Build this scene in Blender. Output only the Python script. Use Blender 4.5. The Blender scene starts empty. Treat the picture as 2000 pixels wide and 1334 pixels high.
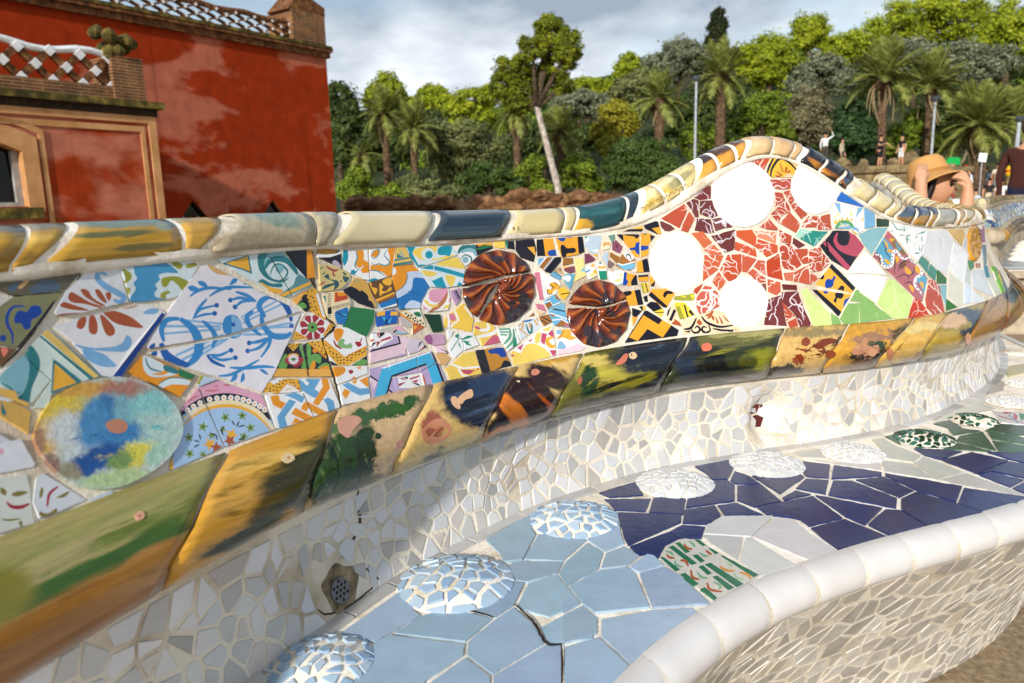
import bpy, bmesh, math, random, sys
import numpy as np
from mathutils import Vector, Matrix
from mathutils.bvhtree import BVHTree
from mathutils.geometry import delaunay_2d_cdt
R_ = math.radians
random.seed(7); rng = np.random.default_rng(7)
sc = bpy.context.scene; COL = sc.collection

# ------------------------------------------------------------------ camera, sky, sun, exposure
FPX = 1450.; CAMH = 1.0; PITCH = math.atan(272 / FPX); ROLL = R_(-1.5)
cam_d = bpy.data.cameras.new('camera'); cam = bpy.data.objects.new('camera', cam_d); COL.objects.link(cam); sc.camera = cam
cam_d.sensor_width = 36; cam_d.lens = FPX * 36 / 2000; cam_d.clip_start = .05; cam_d.clip_end = 2000
CF = np.array([0, math.cos(PITCH), -math.sin(PITCH)]); _u = np.array([0, math.sin(PITCH), math.cos(PITCH)]); _r = np.array([1., 0, 0])
CR = _r * math.cos(ROLL) + _u * math.sin(ROLL); CU = -_r * math.sin(ROLL) + _u * math.cos(ROLL); CC = np.array([0, 0, CAMH])
cam.matrix_world = Matrix(((CR[0], CU[0], -CF[0], 0), (CR[1], CU[1], -CF[1], 0), (CR[2], CU[2], -CF[2], CAMH), (0, 0, 0, 1)))
cam_d.dof.use_dof = True; cam_d.dof.focus_distance = 1.32; cam_d.dof.aperture_fstop = 7.0

SUN_EL, SUN_AZ = 23., 202.      # azimuth clockwise from +Y towards +X, direction the sun stands in
sd = np.array([math.sin(R_(SUN_AZ)) * math.cos(R_(SUN_EL)), math.cos(R_(SUN_AZ)) * math.cos(R_(SUN_EL)), math.sin(R_(SUN_EL))])
sl = bpy.data.lights.new('sun', 'SUN'); sl.energy = 4.4; sl.angle = R_(2.0); sl.color = (1, .955, .88)
so = bpy.data.objects.new('sun', sl); COL.objects.link(so); so.location = (0, 0, 30)
so.rotation_euler = Vector(sd).to_track_quat('Z', 'Y').to_euler()
sc.view_settings.view_transform = 'Standard'; sc.view_settings.look = 'None'; sc.view_settings.gamma = 1
sc.view_settings.exposure = 0.20
sc.view_settings.use_curve_mapping = False
world = bpy.data.worlds.new('World'); sc.world = world; world.use_nodes = True
def build_world():
    nt = world.node_tree; N = nt.nodes; L = nt.links
    for n in list(N): N.remove(n)
    def nd(t, **k):
        n = N.new(t)
        for a, b in k.items(): setattr(n, a, b)
        return n
    out = nd('ShaderNodeOutputWorld'); bg = nd('ShaderNodeBackground'); bg.inputs[1].default_value = .115
    sky = nd('ShaderNodeTexSky', sky_type='NISHITA', sun_disc=False, sun_elevation=R_(SUN_EL), sun_rotation=R_(SUN_AZ))
    sky.air_density = 1.2; sky.dust_density = .6
    tc = nd('ShaderNodeTexCoord'); sep = nd('ShaderNodeSeparateXYZ'); L.new(tc.outputs['Generated'], sep.inputs[0])
    mx = nd('ShaderNodeMath', operation='MAXIMUM'); mx.inputs[1].default_value = 0; L.new(sep.outputs[2], mx.inputs[0])
    ad = nd('ShaderNodeMath', operation='ADD'); ad.inputs[1].default_value = .36; L.new(mx.outputs[0], ad.inputs[0])
    dx = nd('ShaderNodeMath', operation='DIVIDE'); L.new(sep.outputs[0], dx.inputs[0]); L.new(ad.outputs[0], dx.inputs[1])
    dy = nd('ShaderNodeMath', operation='DIVIDE'); L.new(sep.outputs[1], dy.inputs[0]); L.new(ad.outputs[0], dy.inputs[1])
    cb = nd('ShaderNodeCombineXYZ'); L.new(dx.outputs[0], cb.inputs[0]); L.new(dy.outputs[0], cb.inputs[1])
    mp = nd('ShaderNodeMapping'); mp.inputs['Location'].default_value = (3.1, 1.7, 0); mp.inputs['Scale'].default_value = (1.15, 1.3, 1); L.new(cb.outputs[0], mp.inputs[0])
    n1 = nd('ShaderNodeTexNoise'); n1.inputs['Scale'].default_value = 1.1; n1.inputs['Detail'].default_value = 7; n1.inputs['Roughness'].default_value = .52; n1.inputs['Distortion'].default_value = .5; L.new(mp.outputs[0], n1.inputs[0])
    cr = nd('ShaderNodeMapRange', interpolation_type='SMOOTHSTEP'); cr.inputs[1].default_value = .34; cr.inputs[2].default_value = .56; L.new(n1.outputs[0], cr.inputs[0])
    n2 = nd('ShaderNodeTexNoise'); n2.inputs['Scale'].default_value = 2.3; n2.inputs['Detail'].default_value = 5; L.new(mp.outputs[0], n2.inputs[0])
    ramp = nd('ShaderNodeValToRGB'); ramp.color_ramp.elements[0].position = .40; ramp.color_ramp.elements[0].color = (2.9, 3.5, 4.3, 1)
    ramp.color_ramp.elements[1].position = .72; ramp.color_ramp.elements[1].color = (8.6, 9.0, 9.4, 1); L.new(n2.outputs[0], ramp.inputs[0])
    mix = nd('ShaderNodeMix', data_type='RGBA'); L.new(cr.outputs[0], mix.inputs[0]); L.new(sky.outputs[0], mix.inputs[6]); L.new(ramp.outputs[0], mix.inputs[7])
    L.new(mix.outputs[2], bg.inputs[0]); L.new(bg.outputs[0], out.inputs[0])
build_world()

# ------------------------------------------------------------------ camera geometry helpers (used to survey where things stand)
def ray(x, y):
    x = np.asarray(x, float); y = np.asarray(y, float)
    d = ((x - 1000) / FPX)[..., None] * CR - ((y - 667) / FPX)[..., None] * CU + CF
    return d / np.linalg.norm(d, axis=-1, keepdims=True)
def proj(P):
    q = np.asarray(P, float) - CC; z = q @ CF
    return 1000 + FPX * (q @ CR) / z, 667 - FPX * (q @ CU) / z
def onz(x, y, z):
    d = ray(x, y); t = (z - CAMH) / d[..., 2]
    return CC + d * t[..., None]
def at(x, y, Y):                  # point seen at (x, y), Y metres in front
    d = ray(x, y); return Vector(CC + d * (Y / d[..., 1])[..., None])

# ------------------------------------------------------------------ object helpers
def link(o, parent=None):
    COL.objects.link(o)
    if parent is not None:
        o.parent = parent; o.matrix_parent_inverse = MINV.get(parent.name) or Matrix.Translation(parent.location).inverted()
    return o
MINV = {}
def empty(name, loc, label, cat, group=None):
    o = bpy.data.objects.new(name, None); COL.objects.link(o); o.location = loc; o.empty_display_size = .1
    o['label'] = label; o['category'] = cat
    if group: o['group'] = group
    return o
def tag(o, label, cat, group=None):
    o['label'] = label; o['category'] = cat
    if group: o['group'] = group
    return o
def mesh(name, V, Fc, mats, parent=None, mi=None, uv=None, smooth=False, kind=None):
    me = bpy.data.meshes.new(name); me.from_pydata([tuple(map(float, v)) for v in V], [], [tuple(map(int, f)) for f in Fc])
    for m in (mats if isinstance(mats, (list, tuple)) else [mats]): me.materials.append(m)
    if mi is not None: me.polygons.foreach_set('material_index', np.asarray(mi, np.int32))
    if uv is not None:
        ul = me.uv_layers.new(name='UVMap'); idx = np.empty(len(me.loops), np.int32); me.loops.foreach_get('vertex_index', idx)
        ul.data.foreach_set('uv', np.asarray(uv, np.float32)[idx].ravel())
    if smooth: me.polygons.foreach_set('use_smooth', np.ones(len(me.polygons), bool))
    me.update()
    o = bpy.data.objects.new(name, me); link(o, parent)
    if kind: o['kind'] = kind
    return o
class MB:
    def __init__(s): s.v = []; s.f = []; s.m = []
    def add(s, V, F, m=0):
        b = len(s.v); s.v += [tuple(v) for v in V]; s.f += [tuple(i + b for i in f) for f in F]; s.m += [m] * len(F)
    def box(s, c, sz, rot=None, m=0):
        x, y, z = [q / 2 for q in sz]; P = [Vector((a * x, b * y, d * z)) for a in (-1, 1) for b in (-1, 1) for d in (-1, 1)]
        if rot is not None: P = [rot @ p for p in P]
        s.add([p + Vector(c) for p in P], [(0, 1, 3, 2), (4, 6, 7, 5), (0, 4, 5, 1), (2, 3, 7, 6), (0, 2, 6, 4), (1, 5, 7, 3)], m)
    def tube(s, pts, rad, n=8, m=0, cap=True):
        pts = [Vector(p) for p in pts]; rad = rad if isinstance(rad, (list, tuple)) else [rad] * len(pts)
        V = []; up = Vector((.123, .2, 1)).normalized()
        for i, p in enumerate(pts):
            t = (pts[min(i + 1, len(pts) - 1)] - pts[max(i - 1, 0)]).normalized()
            a = t.cross(up)
            if a.length < .05: a = t.cross(Vector((1, 0, 0)))
            a.normalize(); b = t.cross(a)
            V += [p + (a * math.cos(2 * math.pi * k / n) + b * math.sin(2 * math.pi * k / n)) * rad[i] for k in range(n)]
        F = [(i * n + k, i * n + (k + 1) % n, (i + 1) * n + (k + 1) % n, (i + 1) * n + k) for i in range(len(pts) - 1) for k in range(n)]
        if cap: F += [tuple(range(n - 1, -1, -1)), tuple(range((len(pts) - 1) * n, len(pts) * n))]
        s.add(V, F, m)
    def lathe(s, c, prof, n=16, m=0, M=None):
        V = []
        for r, z in prof:
            for k in range(n):
                p = Vector((r * math.cos(2 * math.pi * k / n), r * math.sin(2 * math.pi * k / n), z))
                V.append((M @ p if M is not None else p) + Vector(c))
        F = [(i * n + k, i * n + (k + 1) % n, (i + 1) * n + (k + 1) % n, (i + 1) * n + k) for i in range(len(prof) - 1) for k in range(n)]
        s.add(V, F, m)
    def build(s, name, mats, parent=None, smooth=False, kind=None): return mesh(name, s.v, s.f, mats, parent, mi=s.m, smooth=smooth, kind=kind)

# ------------------------------------------------------------------ materials
def lin(h, k=1.0):
    c = [int(h[i:i + 2], 16) / 255 for i in (0, 2, 4)]
    return tuple((((v + .055) / 1.055) ** 2.4 if v > .04045 else v / 12.92) * k for v in c) + (1,)
def nodes(name):
    m = bpy.data.materials.new(name); m.use_nodes = True; nt = m.node_tree
    b = nt.nodes['Principled BSDF']; return m, nt, b
def N_(nt, t, **k):
    n = nt.nodes.new(t)
    for a, v in k.items(): setattr(n, a, v)
    return n
def setin(n, **k):
    for a, v in k.items(): n.inputs[a.replace('_', ' ')].default_value = v
def bumpnode(nt, b, src, strength, dist):
    bp = N_(nt, 'ShaderNodeBump'); bp.inputs['Strength'].default_value = strength; bp.inputs['Distance'].default_value = dist
    nt.links.new(src, bp.inputs['Height']); nt.links.new(bp.outputs[0], b.inputs['Normal']); return bp
_GL = {}
ALB = .80
def glaze(hx, rough=.21):
    """glazed ceramic of one colour: slight tone drift, fine waviness"""
    k = (hx, rough)
    if k in _GL: return _GL[k]
    m, nt, b = nodes('glaze_' + hx)
    tc = N_(nt, 'ShaderNodeTexCoord'); n = N_(nt, 'ShaderNodeTexNoise'); setin(n, Scale=26., Detail=4.)
    nt.links.new(tc.outputs['Object'], n.inputs[0])
    mr = N_(nt, 'ShaderNodeMapRange'); setin(mr, From_Min=.3, From_Max=.7, To_Min=.93, To_Max=1.04); nt.links.new(n.outputs[0], mr.inputs[0])
    mm = N_(nt, 'ShaderNodeVectorMath', operation='SCALE'); mm.inputs[0].default_value = lin(hx, ALB)[:3]; nt.links.new(mr.outputs[0], mm.inputs['Scale'])
    sp = N_(nt, 'ShaderNodeTexNoise'); setin(sp, Scale=420., Detail=2.); nt.links.new(tc.outputs['Object'], sp.inputs[0])
    rr = N_(nt, 'ShaderNodeMapRange'); setin(rr, From_Min=.70, From_Max=.78, To_Min=1., To_Max=.45); nt.links.new(sp.outputs[0], rr.inputs[0])
    m2 = N_(nt, 'ShaderNodeVectorMath', operation='SCALE'); nt.links.new(mm.outputs[0], m2.inputs[0]); nt.links.new(rr.outputs[0], m2.inputs['Scale'])
    nt.links.new(m2.outputs[0], b.inputs['Base Color'])
    b.inputs['Roughness'].default_value = rough; b.inputs['IOR'].default_value = 1.42
    n2 = N_(nt, 'ShaderNodeTexNoise'); setin(n2, Scale=60., Detail=2.); nt.links.new(tc.outputs['Object'], n2.inputs[0])
    bumpnode(nt, b, n2.outputs[0], .12, .004)
    _GL[k] = m; return m
def blobs(name, base, bl, dist=.10, nscale=4., rough=.14, streak=None, alb=ALB, bump=.1, sk=.5, brush=()):
    """painted glaze: soft brushed patches (x, y, rx, ry, rot, colour, softness) laid over a base colour"""
    m, nt, b = nodes(name); L = nt.links
    uv = N_(nt, 'ShaderNodeUVMap')
    n = N_(nt, 'ShaderNodeTexNoise'); setin(n, Scale=nscale, Detail=8., Roughness=.70); L.new(uv.outputs[0], n.inputs[0])
    if streak:
        mp = N_(nt, 'ShaderNodeMapping', vector_type='TEXTURE'); mp.inputs['Rotation'].default_value = (0, 0, R_(streak[0])); mp.inputs['Scale'].default_value = (streak[1], 1, 1)
        L.new(uv.outputs[0], mp.inputs[0]); L.new(mp.outputs[0], n.inputs[0])
    sb = N_(nt, 'ShaderNodeVectorMath', operation='SUBTRACT'); sb.inputs[1].default_value = (.5, .5, .5); L.new(n.outputs[1], sb.inputs[0])
    sc_ = N_(nt, 'ShaderNodeVectorMath', operation='SCALE'); sc_.inputs['Scale'].default_value = dist * 2; L.new(sb.outputs[0], sc_.inputs[0])
    ad = N_(nt, 'ShaderNodeVectorMath', operation='ADD'); L.new(uv.outputs[0], ad.inputs[0]); L.new(sc_.outputs[0], ad.inputs[1])
    fl = N_(nt, 'ShaderNodeVectorMath', operation='MULTIPLY'); fl.inputs[1].default_value = (1, 1, 0); L.new(ad.outputs[0], fl.inputs[0])
    prev = None
    for (x, y, rx, ry, rot, c, soft) in bl:
        mp = N_(nt, 'ShaderNodeMapping', vector_type='TEXTURE'); mp.inputs['Location'].default_value = (x / 100, y / 100, 0)
        mp.inputs['Rotation'].default_value = (0, 0, R_(rot)); mp.inputs['Scale'].default_value = (rx / 100, ry / 100, 1); L.new(fl.outputs[0], mp.inputs[0])
        ln = N_(nt, 'ShaderNodeVectorMath', operation='LENGTH'); L.new(mp.outputs[0], ln.inputs[0])
        mr = N_(nt, 'ShaderNodeMapRange', interpolation_type='SMOOTHSTEP'); setin(mr, From_Min=1 - soft * sk, From_Max=1 + soft * sk, To_Min=1., To_Max=0.); L.new(ln.outputs[1], mr.inputs[0])
        mx = N_(nt, 'ShaderNodeMix', data_type='RGBA'); L.new(mr.outputs[0], mx.inputs[0]); mx.inputs[7].default_value = lin(c, alb)
        if prev is None: mx.inputs[6].default_value = lin(base, alb)
        else: L.new(prev, mx.inputs[6])
        prev = mx.outputs[2]
    for (c, rot, st_, scl, lo, hi, mk) in brush:   # dry brush strokes inside a patch
        q = N_(nt, 'ShaderNodeTexNoise'); setin(q, Scale=scl, Detail=6., Roughness=.6, Distortion=.4); mp = N_(nt, 'ShaderNodeMapping', vector_type='TEXTURE'); mp.inputs['Rotation'].default_value = (0, 0, R_(rot)); mp.inputs['Scale'].default_value = (st_, 1, 1)
        L.new(uv.outputs[0], mp.inputs[0]); L.new(mp.outputs[0], q.inputs[0]); mr = N_(nt, 'ShaderNodeMapRange'); setin(mr, From_Min=lo, From_Max=hi); L.new(q.outputs[0], mr.inputs[0]); f = mr.outputs[0]
        if mk:
            x, y, rx, ry, ro = mk; m3 = N_(nt, 'ShaderNodeMapping', vector_type='TEXTURE'); m3.inputs['Location'].default_value = (x / 100, y / 100, 0); m3.inputs['Rotation'].default_value = (0, 0, R_(ro)); m3.inputs['Scale'].default_value = (rx / 100, ry / 100, 1); L.new(fl.outputs[0], m3.inputs[0])
            ln = N_(nt, 'ShaderNodeVectorMath', operation='LENGTH'); L.new(m3.outputs[0], ln.inputs[0]); m4 = N_(nt, 'ShaderNodeMapRange', interpolation_type='SMOOTHSTEP'); setin(m4, From_Min=.6, From_Max=1.1, To_Min=1., To_Max=0.); L.new(ln.outputs[1], m4.inputs[0])
            mu = N_(nt, 'ShaderNodeMath', operation='MULTIPLY'); L.new(f, mu.inputs[0]); L.new(m4.outputs[0], mu.inputs[1]); f = mu.outputs[0]
        mx = N_(nt, 'ShaderNodeMix', data_type='RGBA'); L.new(f, mx.inputs[0]); mx.inputs[7].default_value = lin(c, alb)
        if prev is None: mx.inputs[6].default_value = lin(base, alb)
        else: L.new(prev, mx.inputs[6])
        prev = mx.outputs[2]
    n3 = N_(nt, 'ShaderNodeTexNoise'); setin(n3, Scale=9., Detail=6., Roughness=.7); L.new(uv.outputs[0], n3.inputs[0])
    if streak: L.new(N_last_map(nt, uv, streak, 2.5), n3.inputs[0])
    mr = N_(nt, 'ShaderNodeMapRange'); setin(mr, From_Min=.3, From_Max=.7, To_Min=.72, To_Max=1.18); L.new(n3.outputs[0], mr.inputs[0])
    mm = N_(nt, 'ShaderNodeVectorMath', operation='SCALE'); L.new(mr.outputs[0], mm.inputs['Scale'])
    if prev is None: mm.inputs[0].default_value = lin(base, alb)[:3]
    else: L.new(prev, mm.inputs[0])
    # pin-hole chips showing the biscuit
    n4 = N_(nt, 'ShaderNodeTexNoise'); setin(n4, Scale=34., Detail=3.); L.new(uv.outputs[0], n4.inputs[0])
    ch = N_(nt, 'ShaderNodeMapRange'); setin(ch, From_Min=.70, From_Max=.73); L.new(n4.outputs[0], ch.inputs[0])
    mx = N_(nt, 'ShaderNodeMix', data_type='RGBA'); L.new(ch.outputs[0], mx.inputs[0]); L.new(mm.outputs[0], mx.inputs[6]); mx.inputs[7].default_value = lin('d8a078', alb)
    L.new(mx.outputs[2], b.inputs['Base Color'])
    b.inputs['Roughness'].default_value = rough + .03; b.inputs['IOR'].default_value = 1.40; b.inputs['Coat Weight'].default_value = .18; b.inputs['Coat Roughness'].default_value = .08
    bumpnode(nt, b, n3.outputs[0], bump, .01)
    return m
def N_last_map(nt, uv, streak, k):
    mp = N_(nt, 'ShaderNodeMapping', vector_type='TEXTURE'); mp.inputs['Rotation'].default_value = (0, 0, R_(streak[0])); mp.inputs['Scale'].default_value = (streak[1] * k, 1, 1)
    nt.links.new(uv.outputs[0], mp.inputs[0]); return mp.outputs[0]
def rough_mat(name, c1, c2, scale=8., rough=.9, bump=.3, bscale=60., bdist=.01, detail=6., c3=None, coord='Object', lo=.35, hi=.65, spec=.3):
    m, nt, b = nodes(name); L = nt.links
    tc = N_(nt, 'ShaderNodeTexCoord'); n = N_(nt, 'ShaderNodeTexNoise'); setin(n, Scale=scale, Detail=detail, Roughness=.6); L.new(tc.outputs[coord], n.inputs[0])
    r = N_(nt, 'ShaderNodeValToRGB'); r.color_ramp.elements[0].position = lo; r.color_ramp.elements[1].position = hi
    r.color_ramp.elements[0].color = c1; r.color_ramp.elements[1].color = c2; L.new(n.outputs[0], r.inputs[0])
    if c3: e = r.color_ramp.elements.new((lo + hi) / 2); e.color = c3
    L.new(r.outputs[0], b.inputs['Base Color']); b.inputs['Roughness'].default_value = rough; b.inputs['Specular IOR Level'].default_value = spec
    n2 = N_(nt, 'ShaderNodeTexNoise'); setin(n2, Scale=bscale, Detail=5., Roughness=.7); L.new(tc.outputs[coord], n2.inputs[0])
    bumpnode(nt, b, n2.outputs[0], bump, bdist)
    return m
GROUT = rough_mat('grout', lin('a88e6a'), lin('e4d0b0'), 11., .92, .6, 150., .006, lo=.28, hi=.55)
GROUTW = rough_mat('white_grout', lin('bca98c'), lin('f4ebdc'), 16., .9, .5, 160., .005, lo=.28, hi=.52)
DARK = rough_mat('dark_gap', lin('1c1712'), lin('40352a'), 30.)
# ------------------------------------------------------------------ BENCH: surveyed lines of the serpentine
ZS = .46
def L2(s): return np.array([[float(q) for q in p.split(',')] for p in s.split()])
B0PX = L2('454,1334 500,1303 598,1235 741,1131 825,1087 923,1040 1000,996 1060,975 1192,935 1279,908 1390,893 1490,874 1550,868 1655,850 1730,835 1790,817 1850,793 1895,769 1925,745 1941,728 1946,700 1941,674')
RBPX = L2('-200,1480 -60,1385 60,1306 127,1269 242,1194 303,1151 379,1112 454,1066 533,1024 600,990 698,956 775,921 915,870 985,847 1072,816 1195,788 1300,762 1380,752 1520,736 1604,729 1700,718 1760,708 1820,699 1889,681 1940,657')
RTPX = L2('-200,1130 -60,1088 0,1067 80,1030 151,998 224,969 303,940 438,892 540,850 600,826 670,797 740,778 845,754 930,737 1009,720 1139,692 1300,668 1344,661 1500,646 1550,642 1658,636 1784,624 1850,612 1928,591 1970,564')
PTPX = L2('-200,568 0,551 144,533 234,519 390,507 500,495 608,484 770,480 929,474 1070,463 1200,453 1240,445 1284,429 1335,399 1386,362 1443,313 1462,300 1504,296 1530,300 1558,314 1605,346 1642,373 1685,403 1709,423 1739,435 1808,445 1880,444 1925,434')
RLPX = L2('-200,545 0,524 87,509 250,496 357,486 480,479 600,473 770,467 929,460 1070,450 1200,446 1251,424 1362,355 1410,320 1450,294 1493,284 1530,290 1558,302 1639,355 1699,399 1748,424 1780,435 1820,439 1874,436 1906,430 1924,424')
RCPX = L2('-200,450 0,437 105,434 315,425 455,420 600,416 845,415 985,412 1125,404 1212,393 1252,374 1300,346 1352,312 1408,276 1456,262 1504,260 1560,280 1604,304 1640,330 1700,372 1748,399 1780,405 1860,406 1908,404')
def curve_y(C, x): return np.interp(x, C[:, 0], C[:, 1])
P = onz(B0PX[:, 0], B0PX[:, 1], ZS)[:, :2]
def head(p, h, step): return p + step * np.array([math.cos(h), math.sin(h)])
# continue past the frame on the left, and past the nose on the right (turning away, then round the next bay)
pre = []; p = P[0]; h = math.atan2(*(P[2] - P[0])[::-1])
for i in range(9): h += .035; p = p - .08 * np.array([math.cos(h), math.sin(h)]); pre.append(p)
post = []; p = P[-1]; h = math.atan2(*(P[-1] - P[-3])[::-1])
for i in range(26):
    h += (.05 if i < 9 else (-.0 if i < 14 else -.11)); p = head(p, h, .09); post.append(p)
path = np.vstack([np.array(pre[::-1]), P, np.array(post)])
def resample(path, n, sm):
    d = np.r_[0, np.cumsum(np.linalg.norm(np.diff(path, axis=0), axis=1))]
    s = np.linspace(0, d[-1], n); q = np.stack([np.interp(s, d, path[:, k]) for k in range(path.shape[1])], 1)
    w = np.exp(-.5 * (np.arange(-3 * sm, 3 * sm + 1) / sm) ** 2); w /= w.sum()
    qp = np.vstack([2 * q[0] - q[3 * sm:0:-1], q, 2 * q[-1] - q[-2:-3 * sm - 2:-1]])
    return np.stack([np.convolve(qp[:, k], w, 'valid') for k in range(q.shape[1])], 1), s
NS = 360
path, S_ = resample(path, NS, 5)
tan = np.gradient(path, axis=0); tan /= np.linalg.norm(tan, axis=1, keepdims=True)
nor = np.stack([-tan[:, 1], tan[:, 0]], 1)          # plan normal, away from the sitter
SL = S_[-1]; DS = S_[1]
def solve(d, Cpx, zlo, zhi, xmax):
    """height at plan offset d for which the line is seen along the surveyed line"""
    z = np.full(NS, np.nan); g = np.linspace(zlo, zhi, 260)
    for i in range(NS):
        q = path[i] + nor[i] * d; pts = np.c_[np.full(260, q[0]), np.full(260, q[1]), g]
        if (pts[0] - CC) @ CF < .12: continue
        x, y = proj(pts); e = y - curve_y(Cpx, x)
        if x[130] > xmax or x[130] < Cpx[0, 0] - 30: continue
        k = np.where(np.sign(e[:-1]) != np.sign(e[1:]))[0]
        if len(k): z[i] = g[k[0]]
    ok = np.where(~np.isnan(z))[0]
    # stop at the nose, where the line is seen edge-on
    for a, b in zip(ok[:-1], ok[1:]):
        if b != a + 1 and a > 100: ok = ok[ok <= a]; break
    return np.interp(np.arange(NS), ok, z[ok]), ok[0], ok[-1]
def smooth(z, sm=4):
    w = np.exp(-.5 * (np.arange(-3 * sm, 3 * sm + 1) / sm) ** 2); w /= w.sum()
    return np.convolve(np.pad(z, 3 * sm, mode='edge'), w, 'valid')
D_RB, D_A, D_PT, D_RL, D_RC = .0, -.02, .066, .062, .108
zB, b0, b1 = solve(D_RB, RBPX, .46, .80, 1850)
zA, a0, a1 = solve(D_A, RTPX, .5, .95, 1900)
zP, p0, p1 = solve(D_PT, PTPX, .7, 1.25, 1915)
zL, l0, l1 = solve(D_RL, RLPX, .7, 1.25, 1905)
zC, c0, c1 = solve(D_RC, RCPX, .8, 1.35, 1890)
zB, zA, zP, zL, zC = [smooth(z) for z in (zB, zA, zP, zL, zC)]
# the next hump of the top rail, past the nose
HUMP = np.exp(-.5 * ((np.arange(NS) - 299) / 17.) ** 2) * .145
zC = zC + HUMP; zL = zL + HUMP; zP = zP + HUMP
# ------------------------------------------------------------------ bench surfaces
IDX = np.arange(NS, dtype=float)
def st(arr, s): return np.interp(s, IDX, arr)
def pl(s, d, z):                  # station s, plan offset d, height z -> point
    x = st(path[:, 0], s) + st(nor[:, 0], s) * d; y = st(path[:, 1], s) + st(nor[:, 1], s) * d
    return np.array([x, y, z])
BULGE = .052
def roll_pt(s, t, out=0.):
    k = math.sin(math.pi * min(max(t, 0), 1)) ** .85
    d = D_A + (D_RB - D_A) * t - (BULGE + out) * k; z = st(zA, s) + (st(zB, s) - st(zA, s)) * t + out * (.5 - t) * 1.2 + .010 * k * (.5 - t)
    return pl(s, d, z)
HOLE = None
def riser_pt(s, t, out=0.):       # t 0 at the seat, 1 under the bolster
    d = .010 * math.sin(math.pi * t) * 1. - out - .012 * (1 - t) ** 3
    d += (D_RB) * t
    z = ZS + (st(zB, s) - ZS) * t
    if HOLE:
        q = ((s - HOLE[0]) * DS / .040) ** 2 + ((z - HOLE[1]) / .050) ** 2
        d += .040 * math.exp(-q * q)
    return pl(s, d, z)
def panel_pt(s, t, out=0.):
    d = D_A + (D_PT - D_A) * t + .012 * math.sin(math.pi * min(max(t, 0), 1)) - out
    return pl(s, d, st(zA, s) + (st(zP, s) - st(zA, s)) * t)
def rail_pt(s, ph, out=0.):       # ph 0 front, 90 top, 180 back
    rh = D_RC - D_RL; zl = st(zL, s); rv = st(zC, s) - zl
    return pl(s, D_RC - (rh + out) * math.cos(R_(ph)), zl + (rv + out) * math.sin(R_(ph)))
def grid(fn, ss, ts):
    V = [fn(s, t) for s in ss for t in ts]; n = len(ts)
    F = [(i * n + k, (i + 1) * n + k, (i + 1) * n + k + 1, i * n + k + 1) for i in range(len(ss) - 1) for k in range(n - 1)]
    return V, F
# small recess in the riser, and the bench itself
hp = onz(1503, 905, ZS); _h = np.argmin(np.linalg.norm(path - onz(1500, 872, ZS)[None, :2], axis=1)); HOLE = (float(_h), ZS + .062)
GROUTC = rough_mat('cream_grout', lin('a8957a'), lin('e2d8c6'), 9., .92, .6, 150., .006, lo=.26, hi=.52)
bench = empty('mosaic_bench', (float(path[120, 0]), float(path[120, 1]), 0), 'long curving bench covered in broken ceramic tile mosaic in the foreground', 'bench')
MINV[bench.name] = Matrix.Translation(bench.location).inverted()
S0, S1 = 6, NS - 1
ss = np.arange(S0, S1 + .01, 1.5)
mb = MB()
V, F = grid(lambda s, t: riser_pt(s, t), np.arange(S0, S1, .75), np.linspace(-.25, 1.02, 20)); mb.add(V, F)
V, F = grid(lambda s, t: roll_pt(s, t, -.006), ss, np.linspace(0, 1, 12)); mb.add(V, F)
V, F = grid(panel_pt, ss, np.linspace(-.06, 1.02, 9)); mb.add(V, F)
mb.build('bench_core', [GROUTC], bench, smooth=True)
mb = MB()
def ledge(s, t):
    a = panel_pt(s, 1., 0); b = rail_pt(s, 0, -.003)
    n = np.array([st(nor[:, 0], s), st(nor[:, 1], s), 0])
    return a + (b - a) * t - n * (.0035 + .0012 * math.sin(s * .7) + .0008 * math.sin(s * 2.3)) * min(1, 9 * t) + np.array([0, 0, .0012 * math.sin(s * 1.9) * t])
V, F = grid(ledge, np.arange(S0, S1, 1.), [-.02, 0, .2, .5, .8, 1.]); mb.add(V, F)
V, F = grid(lambda s, t: rail_pt(s, t, -.0004 + .0005 * math.sin(s * .9 + t * .1)), np.arange(S0, S1, 1.), np.linspace(-5, 190, 16)); mb.add(V, F)
V, F = grid(lambda s, t: pl(s, D_RC + (D_RC - D_RL) + .004 + .02 * t, st(zL, s) * (1 - t)), ss, [0, .3, .7, 1]); mb.add(V, F)
mb.build('grout_edge', [GROUTW], bench, smooth=True)
# surfaces that tiles are laid on
def bvh(fn, ss, ts): V, F = grid(fn, ss, ts); return BVHTree.FromPolygons([tuple(v) for v in V], F)
BV_PANEL = bvh(panel_pt, np.arange(S0, 260, 1.), np.linspace(-.25, 1.25, 10))
BV_RISER = bvh(riser_pt, np.arange(S0, 260, .75), np.linspace(-.1, 1.1, 14))
BV_ROLL = bvh(lambda s, t: roll_pt(s, t, .001), np.arange(S0, 260, 1.), np.linspace(0, 1, 18))
def map_bvh(bv):
    def f(x, y):
        d = Vector(ray(x, y)); h = bv.ray_cast(Vector(CC), d)
        if h[0] is None: return None
        n = h[1]
        return h[0], (n if n.dot(d) < 0 else -n)
    return f
def map_seat(x, y): return Vector(onz(x, y, ZS)), Vector((0, 0, 1))
MAPS = {'panel': map_bvh(BV_PANEL), 'riser': map_bvh(BV_RISER), 'roll': map_bvh(BV_ROLL), 'seat': map_seat}

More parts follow.
